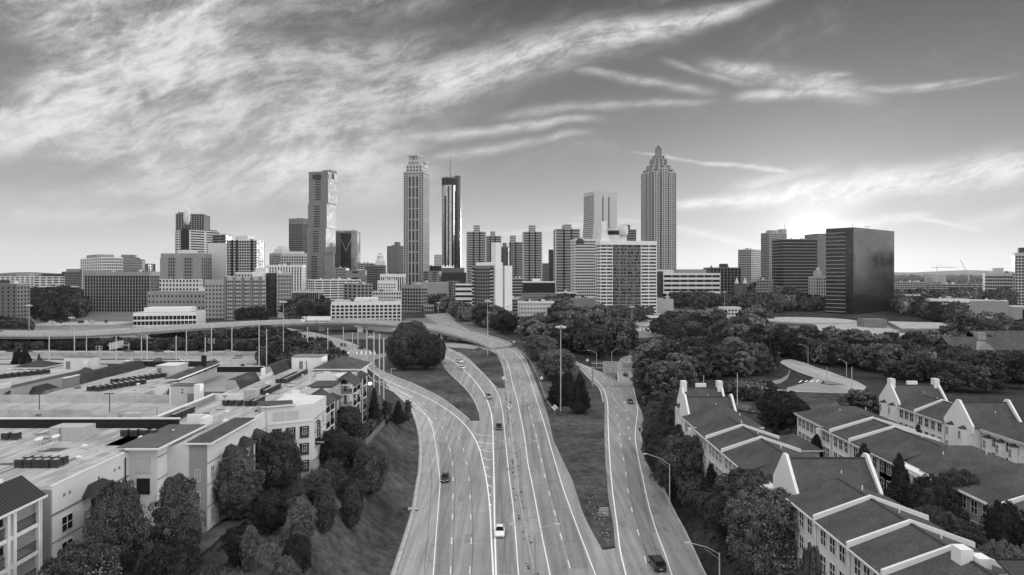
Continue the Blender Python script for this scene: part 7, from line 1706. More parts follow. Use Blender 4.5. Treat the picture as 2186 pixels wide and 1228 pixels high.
gable_house('house between the third and fourth parapets from the bottom, before the steep gable', X0, X1, 75.8, 83.8, 17, 19.5, 84.0)
T = gable_house('house tucked under the steep gable of the first row', X0, X1, 84.2, 92.4, 17, 19.5)
cross_house('tall house with a steep cross roof and white coped gable in the first row', 38.3, 50.0, 92.6, 99.8, 17.2, 21.2, bays=False)
T = th('house with a hipped wing behind the steep gable of the first row', 46, 106); th_walls(T, X0, 51.5, 100, 112, 15.7); hip_roof(T, 39.5, 52.2, 101.2, 112, 15.8, 19.0, 'x'); pipes(T, [(49, 105, 17.8)]); west_front(T, X0, 100, 112, 15.7)
gable_house('house before the nearer parapet of the far pair in the first row', X0, X1, 109, 120.8, 15.7, 18, 121)
gable_house('house between the far pair of parapets in the first row', X0, X1, 121.2, 130.6, 15.7, 18, 130.8)
gable_house('small gabled house just before the broad hipped roof', X0, X1, 131, 139.5, 15.7, 18)
T = th('house with the broad hipped roof beyond the far pair of parapets', 44, 145); th_walls(T, 37.8, 50.9, 140, 149.5, 15.7); hip_roof(T, 37.8, 50.9, 140.3, 149.5, 15.8, 19.0, 'x', run=6); pipes(T, [(47.5, 142.6, 17.6)]); west_front(T, 37.8, 140, 149.5, 15.7)
m = MB().prism([(37.8,141),(36.8,141.3),(36.8,143),(37.8,143.3)], 6, 15); m.build('bay_window', 'white_wall', T, True)
cross_house('house with a plain cross roof and white right coping, second from the far end', 38.6, 49.4, 150.2, 157.0, 16, 19.5, bays=False)
T = cross_house('farthest house of the first row with white chimneys at both ends', 39.7, 49.3, 157.4, 164, 16.5, 20.4, chim=True)
# second row
X0, X1 = 63.8, 80.0
T = th('end house of the second row with a hipped roof and corner bay window', 72, 147); th_walls(T, 64.3, 80, 140.5, 154, 15.7, 'white_wall'); hip_roof(T, 64.3, 80.6, 141, 154, 15.8, 18.6, 'x'); west_front(T, 64.3, 141, 154, 15.7); pipes(T, [(70, 146, 17.8), (76, 147, 18)])
m = MB().prism([(64.3,141.0),(63.3,141.3),(63.3,142.6),(64.3,143)], 4, 15.0); m.build('bay_window', 'white_wall', T, True); wwin(T, 'S', 140.5, 64.8, 67, 1, [13.9, 11], .8, 1.6)
T = th('low side building with a hipped roof left of the second row', 62, 146); th_walls(T, 55.5, 62.5, 139, 148, 11.3, 'pale_wall'); hip_roof(T, 55.5, 62.5, 139, 148, 11.4, 13.6, 'x')
gable_house('house between the end hip and first parapet of the second row', X0, X1, 136.7, 141, 15.7, 18.2, 136.4, 'white_wall')
gable_house('house between the first and second parapets of the second row', X0, X1, 128.9, 136.1, 15.7, 18.2, 128.6, 'white_wall')
T = gable_house('wide roofed house in the middle of the second row', X0, X1, 114, 128.4, 15.7, 18.2, None, 'white_wall')
T = th('house of the second row with the nearer of two hipped wings', 74, 108); th_walls(T, X0, 82.0, 104, 119, 15.7, 'white_wall'); hip_roof(T, 66, 82.3, 107, 119.4, 15.8, 18.7, 'x'); west_front(T, X0, 104, 114, 15.7); pipes(T, [(70, 111, 17.8), (77, 111, 17.9)])
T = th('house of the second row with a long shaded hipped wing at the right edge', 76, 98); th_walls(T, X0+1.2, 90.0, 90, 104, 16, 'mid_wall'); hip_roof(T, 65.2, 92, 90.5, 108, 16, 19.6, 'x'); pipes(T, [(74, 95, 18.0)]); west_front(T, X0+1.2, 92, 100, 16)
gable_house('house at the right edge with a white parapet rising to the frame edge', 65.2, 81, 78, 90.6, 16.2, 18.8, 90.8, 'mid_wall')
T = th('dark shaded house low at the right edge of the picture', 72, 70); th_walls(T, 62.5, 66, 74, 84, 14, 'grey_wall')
# third row
X0, X1 = 93.4, 105.5
T = cross_house('white house with chimneys on a flared gable at the far end of the third row', X0, X1, 165.5, 173.5, 15.6, 19.6, chim=True)
gable_house('house just before the flared gable in the third row', X0, X1, 158.2, 165.3, 15.3, 17.8, 158, 'white_wall')
gable_house('house beyond the steep white gable in the third row', X0, X1, 147.6, 157.8, 15.3, 17.8, None, 'white_wall')
cross_house('house with the steepest bright white gable and two bay windows in the third row', X0, X1-1.5, 139.2, 147.4, 15.8, 20.2)
T = th('broad hipped white house with bay windows at the right edge', 100, 126); th_walls(T, 95.6, 112, 112, 139, 15.6, 'white_wall'); hip_roof(T, 95.6, 112, 112, 139, 15.7, 19.6, 'y'); west_front(T, 95.6, 128, 139, 15.4)
for yy in (136, 132.5, 129):
    m = MB().prism([(95.6,yy),(94.7,yy+.35),(94.7,yy+1.6),(95.6,yy+2)], 6, 14.3); m.build('bay_window', 'white_wall', T, True)
    MB().add([(95.6,yy-.1,14.3),(94.5,yy+.3,14.3),(94.5,yy+1.7,14.3),(95.6,yy+2.1,14.3),(95.6,yy+1,15.0)], [(1,0,4),(2,1,4),(3,2,4)]).build('bay_roof', 'shingle_dark', T, True); wwin(T, 'W', 94.7, yy+.4, yy+1.55, 1, [13.0, 10.2], .85, 1.6)
# lodge houses among the trees on the right
T = thing('lodge_house', 'shingled house with an arched window gable among the trees at right', 'house', (X(2110, 300), 300, 5)); L0 = T.location
MB().box(-14, 22, 0, 14, -3, 9).build('wall', 'brick_wall', T); m = MB(); m.solid([(-16,-1,9),(24,-1,9),(24,7,14),(-16,7,14)], None, .3); m.solid([(-16,7,14),(24,7,14),(24,15,9),(-16,15,9)], None, .3); m.build('roof', 'shingle', T)
MB().add([(-6,-1.2,-3),(2,-1.2,-3),(2,-1.2,9),(-2,-1.2,12.5),(-6,-1.2,9),(-6,4,-3),(2,4,-3),(2,4,9),(-2,4,12.5),(-6,4,9)], [(0,1,2,3,4),(1,6,7,2),(0,4,9,5),(2,7,8,3),(4,3,8,9)]).build('gable_bay', 'brick_pale', T)
MB().lathe([(.2,0),(1.6,0.01)], 4, 0, 0) ; m = MB().box(-3.8,-.2,-1.35,-1.2,6.2,9.0).box(-3.4,-2.4,-1.35,-1.2,1.5,4).box(-1.6,-.6,-1.35,-1.2,1.5,4); m.build('window', 'window_glass', T)
MB().box(-1, 2.5, 5, 8, 12, 16).build('chimney', 'brick_pale', T)
T = thing('lodge_house', 'long low shingled roof half hidden by trees at the right edge', 'house', (X(2165, 345), 345, 6)); MB().box(-16, 16, 0, 14, -3, 7).build('wall', 'brick_wall', T); m = MB(); m.solid([(-18,-1,7),(18,-1,7),(18,7,12),(-18,7,12)], None, .3); m.solid([(-18,7,12),(18,7,12),(18,15,7),(-18,15,7)], None, .3); m.build('roof', 'shingle', T)
T = thing('low_building', 'low pale roofed pavilion between trees right of the civic terraces', 'building', (X(2040, 395), 395, 6)); MB().box(-14, 12, 0, 16, -3, 4.5).build('wall', 'white_wall', T); hip = MB(); hip.add([(-16,-2,4.6),(14,-2,4.6),(14,18,4.6),(-16,18,4.6),(-6,8,8.5),(4,8,8.5)], [(0,1,5,4),(1,2,5),(2,3,4,5),(3,0,4)]); hip.build('roof', 'shingle', T)
# ================================================================ vehicles
def ring_loft(mb, st):
    """stations (y, half width low, z low, half width mid, z mid, half width top, z top)"""
    k = len(mb.v)
    for y, wl, zl, wm, zm, wt, zt in st:
        mb.v += [(-wl,y,zl),(-wm,y,zm),(-wt,y,zt),(wt,y,zt),(wm,y,zm),(wl,y,zl)]
    for i in range(len(st)-1):
        for j in range(6): mb.f.append((k+i*6+j, k+(i+1)*6+j, k+(i+1)*6+(j+1)%6, k+i*6+(j+1)%6))
    mb.f.append(tuple(k+j for j in range(6))); mb.f.append(tuple(k+(len(st)-1)*6+j for j in range(5, -1, -1))); return mb
CARK = {
 'sedan': dict(L=2.35, body=[(-2.35,.72,.3,.80,.45,.70,.56),(-2.15,.80,.24,.88,.5,.80,.70),(-1.2,.84,.2,.91,.6,.82,.86),(-.85,.84,.2,.91,.65,.80,.95),(.9,.84,.2,.91,.65,.80,.98),(1.6,.84,.2,.91,.62,.80,1.02),(2.2,.80,.26,.87,.55,.78,.98),(2.36,.74,.34,.80,.5,.70,.62)], g=(-1.0,1.75,.80,.93,-.25,.95,.60,1.43)),
 'suv': dict(L=2.4, body=[(-2.4,.76,.36,.84,.6,.74,.75),(-2.2,.84,.28,.93,.65,.86,.95),(-1.3,.88,.24,.96,.75,.88,1.06),(-.95,.88,.24,.96,.8,.86,1.12),(1.0,.88,.24,.96,.8,.86,1.14),(2.0,.88,.26,.96,.75,.86,1.14),(2.38,.82,.34,.92,.65,.84,1.1),(2.42,.8,.36,.9,.6,.8,.75)], g=(-1.0,2.36,.86,1.1,-.3,2.1,.68,1.74))}
def make_car(kind, paint):
    k = CARK[kind]; T = bpy.data.objects.new('parked_car', None); COL.objects.link(T); L = k['L']
    b = ring_loft(MB(), k['body']).build('body', paint, T, smooth=False)
    y0, y1, wb, zb, t0, t1, wt, zt = k['g']
    MB().add([(-wb,y0,zb),(wb,y0,zb),(wb,y1,zb),(-wb,y1,zb),(-wt,t0,zt),(wt,t0,zt),(wt,t1,zt),(-wt,t1,zt)], [(0,1,5,4),(1,2,6,5),(2,3,7,6),(3,0,4,7),(4,5,6,7)]).build('windows', 'window_glass', T)
    rf = MB().add([(-wt-.02,t0-.05,zt-.03),(wt+.02,t0-.05,zt-.03),(wt+.02,t1+.05,zt-.03),(-wt-.02,t1+.05,zt-.03),(-wt+.05,t0+.1,zt+.05),(wt-.05,t0+.1,zt+.05),(wt-.05,t1-.1,zt+.05),(-wt+.05,t1-.1,zt+.05)], [(0,1,5,4),(1,2,6,5),(2,3,7,6),(3,0,4,7),(4,5,6,7)])
    for s in (-1, 1):
        for ya, yb in ((y0, t0), (y1, t1)): rf.tube([(s*wb*.99, ya, zb), (s*wt*1.02, yb, zt)], .045, n=4)
        rf.tube([(s*wb, (y0+y1)/2, zb), (s*wt, (t0+t1)/2, zt)], .05, n=4)
    rf.build('roof', paint, T)
    for s in (-1, 1):
        for yy in (-L*.62, L*.60):
            w_ = MB().tube([(s*.62,yy,.33),(s*.9,yy,.33)], .34, n=14).build('wheel', 'rubber', T); MB().tube([(s*.88,yy,.33),(s*.915,yy,.33)], .2, n=10).build('rim', 'steel', w_)
        MB().box(min(s*.5,s*.78), max(s*.5,s*.78), -L-.0, -L+.2, .52 if kind == 'sedan' else .68, .66 if kind == 'sedan' else .86).build('headlight', 'headlight', T)
        MB().box(min(s*.52,s*.8), max(s*.52,s*.8), L-.15, L+.03, .68 if kind == 'sedan' else .85, .84 if kind == 'sedan' else 1.08).build('tail_light', 'lamp_red', T)
        MB().box(min(s*.9,s*1.04), max(s*.9,s*1.04), y0+.35, y0+.5, zb, zb+.14).build('mirror', paint, T)
    MB().box(-.26, .26, -L-.03, -L+.02, .36, .48).build('number_plate', 'trim', T); MB().box(-.26, .26, L, L+.04, .5, .62).build('number_plate', 'trim', T)
    MB().box(-.5, .5, -L-.01, -L+.05, .4 if kind == 'sedan' else .5, .52 if kind == 'sedan' else .7).build('grille', 'black', T)
    return T
CARS = {}
def car(kind, paint, label, u=None, v=None, heading=0.0, pos=None, name='car', group=None, off=LIFT):
    key = (kind, paint)
    if pos is None:
        x, y = px(u, v); z = R(y)+off
    else: x, y, z = pos
    if key not in CARS: T = make_car(kind, paint); CARS[key] = T; KIDS(T); [KIDS(c) for c in KIDS(T)]
    else: T = copy_tree(CARS[key])
    T.name = name; T.location = (x, y, z); T.rotation_euler = (0, 0, heading); tag(T, label, 'car', group); T['label'] = label
    if group is None and 'group' in T: del T['group']
    return T
# heading 0: nose towards the camera; pi: driving away
car('sedan', 'car_white', 'white sedan with dark windows driving towards the camera at the bottom centre', 1067, 1141, .0)
car('sedan', 'car_dark', 'black sedan driving towards the camera in the left roadway', 950, 1026, .03)
car('sedan', 'car_dark', 'dark sedan on the central roadway just below the merging ramp', 1065, 916, .05)
car('suv', 'car_silver', 'silver car with a pale roof coming down the ramp between the grass islands', 1043, 851, .16)
car('sedan', 'car_white', 'white sedan following close behind another near the island trees', 986, 788, .5)
car('suv', 'car_white', 'white van like car highest on the curving ramp by the island trees', 981, 775, .55)
car('suv', 'car_dark', 'black off roader with a roof rack driving away at bottom right', 1402, 1211, math.pi+.08)
car('sedan', 'car_grey', 'dark hatchback driving away halfway up the right roadway', 1345, 861, math.pi-.05)
car('sedan', 'car_dark', 'black car passing under the green sign gantry', 1335, 803, math.pi-.05)
for i, (u, v, k, p) in enumerate([(770,746,'sedan','car_dark'),(734,740,'suv','car_grey'),(695,728,'suv','car_dark'),(632,714,'sedan','car_white'),(619,711,'suv','car_dark'),(606,706,'sedan','car_white'),(792,722,'sedan','car_white')]):
    car(k, p, ['dark sedan nearest the crosswalk on the ramp below the flyover','grey car behind the dark sedan on the ramp below the flyover','dark car in the middle of the ramp below the flyover','white sedan farther up the ramp below the flyover','dark car beside a white sedan near the top of the ramp','white sedan at the top of the ramp below the flyover','white car waiting in the shade under the flyover'][i], u, v, .9)
for i, (x, y, k, p) in enumerate([(-268,366,'sedan','car_dark'),(-259,366,'sedan','car_dark'),(-283,369,'suv','car_grey'),(-205,366,'sedan','car_grey'),(-189,366,'suv','car_dark'),(-182,363,'sedan','car_white'),(-165,366,'sedan','car_dark'),(-152,366,'sedan','car_silver'),(-242,333,'suv','car_white'),(-270,331,'sedan','car_white'),(-232,335,'sedan','car_silver'),(-187,333,'sedan','car_white'),(-160,334,'sedan','car_white'),(-145,331,'sedan','car_grey'),(-174,336,'sedan','car_grey'),(-215,336,'sedan','car_silver'),(-308,331,'sedan','car_white')]):
    car(k, p, [a for a in ('dark','dark','grey','grey','dark','white','dark','silver','white','white','silver','white','white','grey','grey','silver','white')][i]+' car on the %s freeway carriageway, %s from the left on that side' % ('farther' if y > 350 else 'nearer', ['second','third','first','fourth','fifth','sixth','seventh','eighth','third','second','fourth','sixth','eighth','ninth','seventh','fifth','first'][i]), heading=R_(90) if y > 350 else R_(-90), pos=(x, y, R(y)+LIFT))
car('suv', 'car_silver', 'silver estate car on the slip road by the white advertising board', 507, 766, R_(-90))
car('sedan', 'car_dark', 'black car parked at the foot of the pale parking deck ramp wall', heading=R_(60), pos=(X(198,126), 126, 18.85), off=0)
car('sedan', 'car_white', 'white car parked behind the umbrella tree, left of two', heading=R_(80), pos=(X(1735,158), 158, gz(X(1735,158), 158)+3.3)) if False else None
for i, (u, d_) in enumerate(((1738, 176), (1788, 182))):
    x = X(u, d_); car('sedan', 'car_white', ['white car parked left of another behind the second row hip roof','white car parked right of another behind the second row hip roof'][i], heading=R_(84), pos=(x, d_, gz(x, d_)+.05))
for i, (u, v) in enumerate(((1075,747-8),(1022,745))):
    pass
for i, (u, v, p) in enumerate([(1425,677,'car_dark'),(1455,679,'car_grey'),(1490,684,'car_grey'),(1462,689,'car_dark'),(1340,716,'car_white'),(1352,714,'car_white'),(1332,719,'car_silver'),(1114,701,'car_white'),(1124,703,'car_silver'),(1136,700,'car_grey'),(1550,688,'car_white'),(1856,696,'car_dark'),(1864,693,'car_dark'),(1023,748,'car_grey'),(160,716,'car_silver'),(92,712,'car_white'),(420,709,'car_silver'),(463,708,'car_white'),(480,710,'car_grey')]):
    x, y = px(u, v); z = R(y)+LIFT+.03
    if u > 1800: z = 10.05; x, y, _ = atz(u, v, 10)
    car('sedan', p, ['dark car by the hotel drive','grey car by the hotel drive','grey car on the hotel forecourt curve','dark car low on the hotel forecourt','white car left of its twin on the sunken road','white car right of its twin on the sunken road','silver car trailing two white cars on the sunken road','white car first in the lot before the pierced white block','silver car second in the lot before the pierced white block','grey car third in the lot before the pierced white block','white car on the short street right of the hotel','dark car on the civic roof deck, left one','dark car on the civic roof deck, right one','grey car parked under the flyover abutment','silver car on the street behind the flyover at far left','white car at the far left street end','silver car behind the flyover parapet beneath the white office','white car in the lot under the flyover','grey car beside the white car in the lot under the flyover'][i], heading=R_(rnd.choice([80, 95, 60, -85])), pos=(x, y, z))
# articulated lorry on the flyover
fx = [p for p in FX if -140 < p[0] < -118]; pA = offs(FX, 4.0)
def on_deck(x):
    best = min(range(len(pA)), key=lambda i: abs(pA[i][0]-x)+(0 if FX[i][1] > 400 else 999)); return pA[best][0], pA[best][1], FX[best][2]+.33
T = thing('truck', 'white articulated lorry with a long plain trailer crossing the flyover', 'truck', (X(676, 486), 484.5, 13.15), R_(0)); s_ = 1
MB().box(-6.2, 9.9, -1.3, 1.3, 1.15, 4.1).build('trailer', 'car_white', T); m = MB().box(-9.2, -7.4, -1.2, 1.2, .6, 3.9); m.box(-10.6, -9.2, -1.0, 1.0, .6, 2.1); m.add([(-9.2,-1.15,3.0),(-9.2,1.15,3.0),(-10.0,.95,2.1),(-10.0,-.95,2.1)], [(0,1,2,3)]); m.build('cab', 'car_white', T)
MB().add([(-9.25,-1.05,3.1),(-9.25,1.05,3.1),(-9.85,.95,2.2),(-9.85,-.95,2.2)], [(0,1,2,3)]).build('windscreen', 'window_glass', T); MB().box(-9.0, -7.8, -1.23, -1.2, 2.2, 3.1).build('side_window', 'window_glass', T)
for x in (-10, -7.0, -5.8, 7.2, 8.6): MB().tube([(x,-1.25,.5),(x,1.25,.5)], .5, n=12).build('wheel', 'rubber', T)
MB().box(-8, 9.5, -.5, .5, .7, 1.1).build('chassis', 'black', T)
# ================================================================ poles, lamps, signs
ORD = ['first','second','third','fourth','fifth','sixth','seventh','eighth','ninth','tenth','eleventh','twelfth','thirteenth','fourteenth','fifteenth','sixteenth','seventeenth','eighteenth','nineteenth','twentieth','twenty first','twenty second','twenty third']
def pole_at(u, vt, vb, r=.22, m='pole_pale', r1=None):
    x, d = ray_ground(u, vb); zt = Z(vt, d); return x, d, gz(x, d), zt
for i, (u, vt, vb) in enumerate([(105,712,779),(159,700,764),(184.5,720,763),(214,744,799),(248,718,775),(280,760,793),(302,720,791),(314,718,775),(376,717,775),(384,755,778),(398,706,790),(438,720,770),(451.5,695,791),(495,695,785),(553,695,786),(569,703,798),(656.5,698,762),(699.6,700,775),(733,698,760),(752.5,710,766),(764,701,768),(783,706,822),(798,710,828)]):
    x, d, z0, zt = pole_at(u, vt, vb); T = thing('netting_pole', 'tall pale pole of the driving range netting, %s from the left' % ORD[i], 'pole', (x, d, z0), 0, 'tall netting poles')
    MB().tube([(0,0,-.5),(0,0,zt-z0)], .26, .2, 8).build('shaft', 'pole_pale', T); MB().box(-.3, .3, -.06, .06, zt-z0-.5, zt-z0-.35).build('clamp', 'steel', T)
for i, (u, vt, vb) in enumerate([(810,713,843),(819,722,853)]):
    x, d, z0, zt = pole_at(u, vt, vb); T = thing('netting_pole', ['pale netting pole just left of the nearest one, beside the left roadway','nearest and rightmost pale netting pole beside the left roadway'][i], 'pole', (x, d, z0), 0, 'tall netting poles')
    MB().tube([(0,0,-.5),(0,0,zt-z0)], .24, .2, 8).build('shaft', 'pole_pale', T); MB().box(-.3, .3, -.06, .06, zt-z0-.5, zt-z0-.35).build('clamp', 'steel', T)
def flood(u, vt, vb, label, n=3, r=.24):
    x, d, z0, zt = pole_at(u, vt, vb); T = thing('floodlight_mast', label, 'floodlight', (x, d, z0)); MB().tube([(0,0,-.5),(0,0,zt-z0)], r, r*.8, 8).build('shaft', 'pole_pale', T); h = zt-z0
    for k in range(n):
        MB().tube([(-1.3,0,h-.4-k*.9),(1.3,0,h-.4-k*.9)], .06).build('crossarm', 'steel', T)
        for xx in (-1.2, 1.2): MB().add([(xx-.35,-.1,h-.6-k*.9),(xx+.35,-.1,h-.6-k*.9),(xx+.3,-.5,h-.35-k*.9),(xx-.3,-.5,h-.35-k*.9),(xx-.2,.1,h-.2-k*.9),(xx+.2,.1,h-.2-k*.9)], [(0,1,2,3),(3,2,5,4),(0,4,5,1)]).build('floodlight_head', 'pole_pale', T)
flood(302, 712, 791, 'floodlight mast with stacked pale heads among the netting poles, left one'); flood(451.5, 722, 791, 'floodlight mast with stacked pale heads among the netting poles, right one'); flood(212, 738, 799, 'thick pale utility mast with insulators left of the lift house')
def highmast(u, vt, vb, label, d=None):
    if d is None: x, d, z0, zt = pole_at(u, vt, vb)
    else: x = X(u, d); z0 = gz(x, d); zt = Z(vt, d)
    T = thing('high_mast_lamp', label, 'street lamp', (x, d, z0)); h = zt-z0
    MB().tube([(0,0,-.3),(0,0,h)], .2, .1, 8).build('shaft', 'pole_pale', T); MB().lathe([(.35,h-.6),(.9,h-.5),(.9,h-.3),(.2,h)], 10).build('ring', 'steel', T)
    for a in range(6): c, s_ = math.cos(a*1.047), math.sin(a*1.047); MB().lathe([(.45,h-1.0),(.5,h-.7),(.25,h-.35)], 8, c*1.35, s_*1.35).build('lamp_head', 'pole_pale', T)
highmast(1197, 694, 880, 'tall high mast lamp with a ring of pale heads on the grass wedge')
highmast(1041, 640, 760, 'high mast lamp rising in front of the white slab tower'); highmast(605, 642, 779, 'high mast lamp above the thicket by the bright floodlight')
highmast(1349, 653, 724, 'slender high mast lamp before the big hotel'); highmast(1084, 653, 702, 'thin high mast lamp right of the white slab tower', 560)
highmast(62, 650, 736, 'high mast lamp in front of the brick slab at far left'); highmast(936, 645, 690, 'high mast lamp among trees left of the white slab tower', 600); highmast(1292, 660, 700, 'short lamp mast at the left foot of the hotel', 520); highmast(1547, 622, 660, 'lamp mast right of the wide banded office', 640)
highmast(153, 676, 760, 'slim lamp mast crossing the flyover at left', 392)
def cobra(u, vt, vb, uh, vh, label, m='pole_pale', d=None, wood=False):
    """lamp post with one arm; head at photo px (uh, vh) at about the same distance"""
    if d is None: x, d = ray_ground(u, vb)
    else: x = X(u, d)
    z0 = gz(x, d); h = Z(vt, d)-z0; hx = X(uh, d)-x; hz_ = Z(vh, d)-z0
    T = thing('street_lamp', label, 'street lamp', (x, d, z0)); MB().tube([(0,0,-.3),(0,0,h)], .13, .09, 8).build('post', m, T)
    MB().tube([(0,0,h-.15),(hx*.4,0,h+(hz_-h)*.55),(hx,0,hz_)], .05, n=5).tube([(0,0,h-.9),(hx*.5,0,h+(hz_-h)*.55-.15)], .03, n=4).build('arm', m, T)
    s_ = 1 if hx > 0 else -1; MB().box(min(hx, hx+.75*s_), max(hx, hx+.75*s_), -.16, .16, hz_-.08, hz_+.1).build('lamp_head', m, T); return T
cobra(1429.5, 991, 1103, 1381, 969, 'street lamp leaning over the road barrier beside the big round tree')
cobra(1536, 1181, 1290, 1473, 1159, 'street lamp nearest the camera at the bottom right of the roadway')
cobra(1273.5, 753, 782, 1258, 748, 'street lamp with its arm to the left behind the sign gantry'); cobra(1306, 752, 776, 1317, 745, 'street lamp with its arm to the right behind the sign gantry')
cobra(1725, 741, 778, 1708, 735, 'street lamp beside the road in the right woods'); cobra(1807, 773, 806, 1793, 768, 'lower street lamp arm against the right woods')
cobra(835, 786, 800, 841, 788, 'short street lamp beside the island trees')
def lamp2(x, y, zj, za, sp, label):
    T = thing('street_lamp', label, 'street lamp', (x, y, R(y)+LIFT)); b0 = R(y)+LIFT
    MB().tube([(0,0,0),(0,0,zj-b0)], .11, .08, 8).build('post', 'steel', T)
    for s_ in (-1, 1):
        MB().tube([(0,0,zj-b0),(s_*sp*.35,0,zj-b0+(za-zj)*.7),(s_*sp,0,za-b0)], .045, n=5).tube([(0,0,zj-b0-.7),(s_*sp*.4,0,zj-b0+(za-zj)*.45)], .03, n=4).build('arm', 'steel', T)
        MB().box(min(s_*sp, s_*(sp+.8)), max(s_*sp, s_*(sp+.8)), -.15, .15, za-b0-.08, za-b0+.1).build('lamp_head', 'pole_pale', T)
def med_x(y): return interp(y, sorted([(p[1], p[0]) for p in med]))
lamp2(med_x(145)+.3, 145, 9.9, 11.7, 2.9, 'double armed median lamp, the farther of the two'); lamp2(3.2, 95, 10.7, 12.3, 2.7, 'double armed median lamp, the nearer of the two')
# floodlights that are lit
for i, (u, v, d) in enumerate(((105, 780, 196), (605, 772, 235), (790, 819, 175))):
    x = X(u, d); z = Z(v, d); T = thing('floodlight', ['lit floodlight glaring beside the pavilion at far left','lit floodlight glaring in front of the thicket','small lit lamp beside the far end of the apartments'][i], 'floodlight', (x, d, gz(x, d)))
    MB().tube([(0,0,-.3),(0,0,z-gz(x, d))], .08).build('post', 'pole_dark', T); h = z-gz(x, d); MB().lathe([(.25,h-.25),(.42,h),(.3,h+.25)], 10).build('bulb', 'lit', T)
    MB().box(-.4, .4, .15, .4, h-.3, h+.35).build('hood', 'pole_dark', T)
def plain_pole(u, vt, vb, label, m='pole_pale', r=.14, name='utility_pole', cross=False):
    x, d = ray_ground(u, vb); z0 = gz(x, d); h = Z(vt, d)-z0; T = thing(name, label, 'pole', (x, d, z0)); MB().tube([(0,0,-.4),(0,0,h)], r, r*.75, 8).build('shaft', m, T)
    if cross: MB().box(-1.2, 1.2, -.06, .06, h-1.2, h-1.05).build('crossarm', m, T); MB().lathe([(.25,h-2.6),(.25,h-1.7)], 8, .35, -.2).build('transformer', 'steel', T)
    MB().lathe([(r*.9,h),(r*.9,h+.15)], 6).build('cap', 'steel', T)
plain_pole(1818.5, 784, 842, 'pale pole at the corner of the lawn by the pale round tree'); plain_pole(1574, 797, 868, 'thin grey pole at the left edge of the lawn'); plain_pole(1624, 812, 860, 'dark wooden utility pole with a transformer in the grove', 'pole_dark', .16, cross=True)
plain_pole(1765, 784, 826, 'pale utility pole in the woods by the road', 'steel'); plain_pole(676, 682, 748, 'dark pole standing under the flyover ramp', 'pole_dark'); plain_pole(1502, 802, 870, 'weathered wooden pole poking out of the grove left of the house gable', 'steel', .16)
# parking deck lamps
for i, (u, vt) in enumerate(((84, 839), (234, 841))):
    d = 128.1; x = X(u, d); T = thing('parking_lamp', ['dark lamp post on the parking deck wall, left one','dark lamp post on the parking deck wall, right one'][i], 'street lamp', (x, d, 20.7)); h = Z(vt, d)-20.7
    MB().tube([(0,0,0),(0,0,h)], .09).build('post', 'pole_dark', T); MB().box(-.95, .15, -.15, .15, h-.05, h+.12).box(.2, .8, -.15, .15, h-.05, h+.12).build('lamp_head', 'pole_dark', T); MB().box(-.5, .5, -.4, .4, -.05, .12).build('base', 'pole_dark', T)
# diamond warning signs
def diamond(u, v, d, label, s_=.62, arrow=False, blank_=False, vb=None):
    x = X(u, d); z = Z(v, d); z0 = max(gz(x, d), R(d)); T = thing('warning_sign', label, 'road sign', (x, d, z0)); h = z-z0
    MB().tube([(0,.06,-.3),(0,.06,h+s_*.5)], .04).build('post', 'steel', T)
    MB().add([(0,0,h-s_*1.35),(s_*1.35,0,h),(0,0,h+s_*1.35),(-s_*1.35,0,h),(0,.03,h-s_*1.35),(s_*1.35,.03,h),(0,.03,h+s_*1.35),(-s_*1.35,.03,h)], [(0,1,2,3),(7,6,5,4)]).build('face', 'sign_yellow', T)
    if arrow: MB().add([(.16,-.02,h-.5),(.30,-.02,h-.5),(.30,-.02,h+.1),(.0,-.02,h+.38),(-.12,-.02,h+.26),(.16,-.02,h)], [(0,1,2,5),(5,2,3,4)]).add([(-.42,-.021,h+.2),(-.02,-.021,h+.1),(-.1,-.021,h+.5)], [(0,1,2)]).build('arrow', 'black', T)
diamond(1088, 868, px(1088, 893)[1], 'diamond warning sign with a bent arrow on the median near the island tip', .75, True); diamond(1184, 870, px(1184, 892)[1], 'diamond warning sign with a bent arrow on the grass wedge', .75, True)
diamond(1075, 807, px(1075, 822)[1], 'plain backed diamond sign left of the climbing road'); diamond(1156, 807, px(1156, 822)[1], 'plain backed diamond sign right of the climbing road'); diamond(1097, 730, px(1097, 740)[1], 'small pale diamond sign where the road leaves the flyover')
diamond(1254, 769, px(1254, 779)[1], 'small pale diamond sign by the left leg of the right roadway'); diamond(1049, 735, px(1049, 745)[1], 'pale diamond sign at the end of the flyover rail', .5)
# EXIT sign in the wedge
d = px(1290, 1112)[1]; x = X(1289, d); T = thing('exit_sign', 'EXIT sign with an arrow, its lower corner scuffed, on the littered grass wedge', 'road sign', (x, d, R(d)+.2), R_(-6)); s_ = d/F
MB().box(-9.3*s_, 9.3*s_, 0, .05, 8*s_, 26*s_).build('border', 'trim', T); MB().box(-8.6*s_, 8.6*s_, -.012, 0, 8.7*s_, 25.3*s_).build('face', 'sign_green', T)
for a in (-5, 5): MB().tube([(a*s_,.08,-.5),(a*s_,.08,20*s_)], .05).build('post', 'pole_dark', T)
mtext(T, 'EXIT', (0, -.02, 21.5*s_), 5.2*s_, sx_=1.15); MB().add([(-.05,-.02,9.5*s_),(.2,-.02,9.5*s_),(.08,-.02,13*s_),(.3,-.02,12.4*s_),(.3,-.02,15.6*s_),(-.25,-.02,15.6*s_),(-.08,-.02,14*s_)], [(0,1,2,6),(2,3,4,5,6)]).build('arrow', 'trim', T)
MB().add([(-8*s_,-.022,11.2*s_),(-4*s_,-.022,10*s_),(2*s_,-.022,9.6*s_),(1.5*s_,-.022,11.6*s_),(-5*s_,-.022,11.6*s_)], [(0,1,2,3,4)]).build('scuff', 'black', T)
